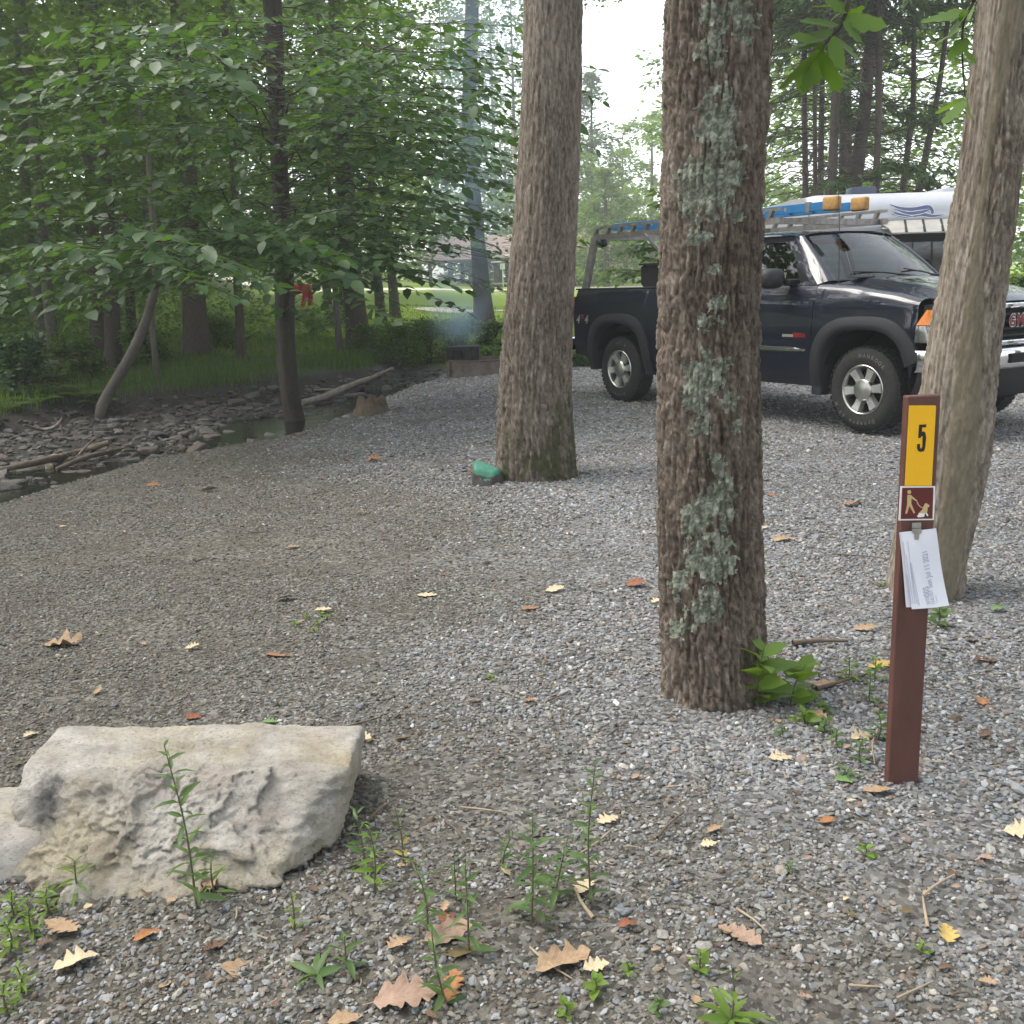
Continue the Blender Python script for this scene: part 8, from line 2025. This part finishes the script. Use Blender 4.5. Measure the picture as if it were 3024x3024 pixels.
# person in red, bending over
YPn = 32.0
def pq(px, py, dy=0.0): q = atY(px, py, YPn); return np.array([q[0], YPn + dy, q[2]])
hip = pq(856, 868); gzp = G(hip[0], YPn); per = tag(empty('person', (hip[0], YPn, gzp)), 'person in a red top bending forward beyond the bank tree', 'person'); O = np.array([hip[0], YPn, gzp])
def skin(name, verts, edges, rad, mt, parent):
    me = bpy.data.meshes.new(name); me.from_pydata([tuple(v) for v in verts], edges, []); me.update(); o = ob(name, me, mt, parent)
    o.modifiers.new('skin', 'SKIN'); sv = me.skin_vertices[0].data
    for i, r_ in enumerate(rad): sv[i].radius = (r_, r_) if not hasattr(r_, '__len__') else r_
    sv[0].use_root = True; s2 = o.modifiers.new('sub', 'SUBSURF'); s2.levels = 1; s2.render_levels = 2; o.modifiers['skin'].use_smooth_shade = True; return o
hp = hip - O; hp = np.array([0, 0, 0.93]); ch = np.array([.42, 0, 1.05]); nk = np.array([.60, 0, 1.03]); hd = np.array([.76, 0, .97])
sR, sL = np.array([.50, -.17, 1.02]), np.array([.50, .17, 1.02]); eR, eL = np.array([.46, -.22, .72]), np.array([.55, .20, .74]); hR, hL = np.array([.36, -.20, .47]), np.array([.48, .16, .50])
M_skin = mat('skin', (.42, .26, .19), (.38, .23, .17), .6); M_jean = mat('dark_trousers', (.03, .035, .05), (.022, .026, .038), .9); M_hoodie = mat('red_fleece', (.46, .025, .045), (.36, .02, .035), .9, scale=14, bump=.4); M_hair = mat('dark_hair', (.015, .012, .010), (.01, .008, .007), .7)
kR, kL, fR, fL = np.array([.06, -.13, .50]), np.array([.02, .13, .50]), np.array([-.02, -.14, .08]), np.array([-.06, .14, .08]); tR, tL = fR + [.18, 0, -.05], fL + [.18, 0, -.05]
skin('body', [hp, ch, nk, hd, sR, eR, hR, hR + [-.02, 0, -.10], sL, eL, hL, hL + [-.02, 0, -.10], kR, fR, tR, kL, fL, tL], [(0, 1), (1, 2), (2, 3), (1, 4), (4, 5), (5, 6), (6, 7), (1, 8), (8, 9), (9, 10), (10, 11), (0, 12), (12, 13), (13, 14), (0, 15), (15, 16), (16, 17)], [.13, .14, .055, .10, .06, .045, .035, .03, .06, .045, .035, .03, .075, .05, .04, .075, .05, .04], M_skin, per)
skin('hooded_top', [hp + [.02, 0, .02], ch, nk, sR, eR, hR + [.01, 0, .02], sL, eL, hL + [.01, 0, .02]], [(0, 1), (1, 2), (1, 3), (3, 4), (4, 5), (1, 6), (6, 7), (7, 8)], [.165, .175, .09, .095, .075, .06, .095, .075, .06], M_hoodie, per)
skin('trousers', [hp, kR, fR + [0, 0, .04], kL, fL + [0, 0, .04]], [(0, 1), (1, 2), (0, 3), (3, 4)], [.15, .10, .075, .10, .075], M_jean, per)
m_ = MB(); m_.lathe([(0, .12), (.08, .10), (.118, .03), (.115, -.04), (.08, -.07)], 14, 'z', tuple(hd + [0, 0, .02])); m_.build('hair', M_hair, per, True)
_k = 1.0
# slide the figure so that the back shows where the photograph has it
tgt = atY(893, 853, YPn); per.location.x = tgt[0] - .42; per.location.y = YPn; per.location.z = G(tgt[0], YPn); per.scale = (1.12, 1.12, 1.12)

# ================================================================ smoke from the fire
def smoke_material():
    m = bpy.data.materials.new('thin_blue_smoke'); m.use_nodes = True; n = m.node_tree.nodes; l = m.node_tree.links; n.clear()
    out = n.new('ShaderNodeOutputMaterial'); pv = n.new('ShaderNodeVolumePrincipled'); pv.inputs['Color'].default_value = (.58, .79, 1.0, 1); pv.inputs['Anisotropy'].default_value = .15
    at = n.new('ShaderNodeTexCoord'); nz = n.new('ShaderNodeTexNoise'); nz.inputs['Scale'].default_value = 1.1; nz.inputs['Detail'].default_value = 2; l.new(at.outputs['Object'], nz.inputs['Vector'])
    mr = n.new('ShaderNodeMapRange'); mr.inputs['From Min'].default_value = .30; mr.inputs['From Max'].default_value = .75; l.new(nz.outputs['Fac'], mr.inputs[0])
    sx = n.new('ShaderNodeSeparateXYZ'); l.new(at.outputs['Object'], sx.inputs[0])
    def math_(op, a_, b_):
        q = n.new('ShaderNodeMath'); q.operation = op
        for i_, v_ in enumerate((a_, b_)):
            if isinstance(v_, (int, float)): q.inputs[i_].default_value = v_
            else: l.new(v_, q.inputs[i_])
        return q.outputs[0]
    fd = n.new('ShaderNodeMapRange'); fd.inputs['From Min'].default_value = .35; fd.inputs['From Max'].default_value = 1.7; fd.inputs['To Min'].default_value = SM0; fd.inputs['To Max'].default_value = SM1; l.new(sx.outputs['Z'], fd.inputs[0])
    dx = math_('SUBTRACT', sx.outputs['X'], math_('ADD', SMX, math_('MULTIPLY', sx.outputs['Z'], SMK)))
    r2 = math_('ADD', math_('MULTIPLY', dx, dx), math_('MULTIPLY', sx.outputs['Y'], sx.outputs['Y']))
    wd = n.new('ShaderNodeMapRange'); wd.inputs['From Min'].default_value = .2; wd.inputs['From Max'].default_value = 2.0; wd.inputs['To Min'].default_value = .5; wd.inputs['To Max'].default_value = 1.0; l.new(sx.outputs['Z'], wd.inputs[0])
    r2 = math_('DIVIDE', r2, math_('MULTIPLY', wd.outputs[0], wd.outputs[0]))
    bt = n.new('ShaderNodeMapRange'); bt.interpolation_type = 'SMOOTHSTEP'; bt.inputs['From Min'].default_value = .2; bt.inputs['From Max'].default_value = .75; l.new(sx.outputs['Z'], bt.inputs[0])
    fo = n.new('ShaderNodeMapRange'); fo.interpolation_type = 'SMOOTHSTEP'; fo.inputs['From Min'].default_value = 0; fo.inputs['From Max'].default_value = SMR ** 2; fo.inputs['To Min'].default_value = 1; fo.inputs['To Max'].default_value = 0; l.new(r2, fo.inputs[0])
    mu = math_('MULTIPLY', math_('MULTIPLY', math_('MULTIPLY', mr.outputs[0], bt.outputs[0]), fd.outputs[0]), math_('MULTIPLY', fo.outputs[0], fo.outputs[0])); l.new(mu, pv.inputs['Density']); l.new(pv.outputs[0], out.inputs['Volume'])
    return m
SM0, SM1, SMR = 2.8, .5, 1.05
_pa, _pb = atY(1345, 1000, FYc) - np.array([FXc, FYc, FZ]), atY(1405, 250, FYc) - np.array([FXc, FYc, FZ])
SMK = float((_pb[0] - _pa[0]) / (_pb[2] - _pa[2])); SMX = float(_pa[0] - SMK * _pa[2])
base = np.array([FXc, FYc, FZ]); th = np.linspace(0, 6.283, 24, endpoint=False); V = []; zs_ = np.linspace(.22, 6.5, 14)
for z in zs_:
    for a in th: V.append((SMX + SMK * z + SMR * math.cos(a), SMR * math.sin(a), z))
m_ = MB(); m_.add(V, [tuple(f) for f in grid_faces(14, 24, True)] + [tuple(range(24))[::-1], tuple(13 * 24 + i for i in range(24))]); sm = m_.build('smoke', smoke_material(), None, True); sm.location = tuple(base + np.array([0, .75, .12]))
tag(sm, 'thin blue smoke rising from the fire ring', 'smoke', kind='stuff')
HAZE = 0.0018

# ================================================================ the air: thin even haze round the whole scene
_hz = MB(); _hz.box((0, 60, 17), (330, 260, 37)); hz_o = _hz.build('haze', None)
hm = bpy.data.materials.new('morning_haze'); hm.use_nodes = True; hm.node_tree.nodes.clear()
_o = hm.node_tree.nodes.new('ShaderNodeOutputMaterial'); _v = hm.node_tree.nodes.new('ShaderNodeVolumePrincipled'); _v.inputs['Color'].default_value = (.93, .96, 1.0, 1); _v.inputs['Density'].default_value = HAZE; _v.inputs['Anisotropy'].default_value = .3
hm.node_tree.links.new(_v.outputs[0], _o.inputs['Volume']); hz_o.data.materials.append(hm)
tag(hz_o, 'thin pale haze in the air', 'haze', kind='stuff')
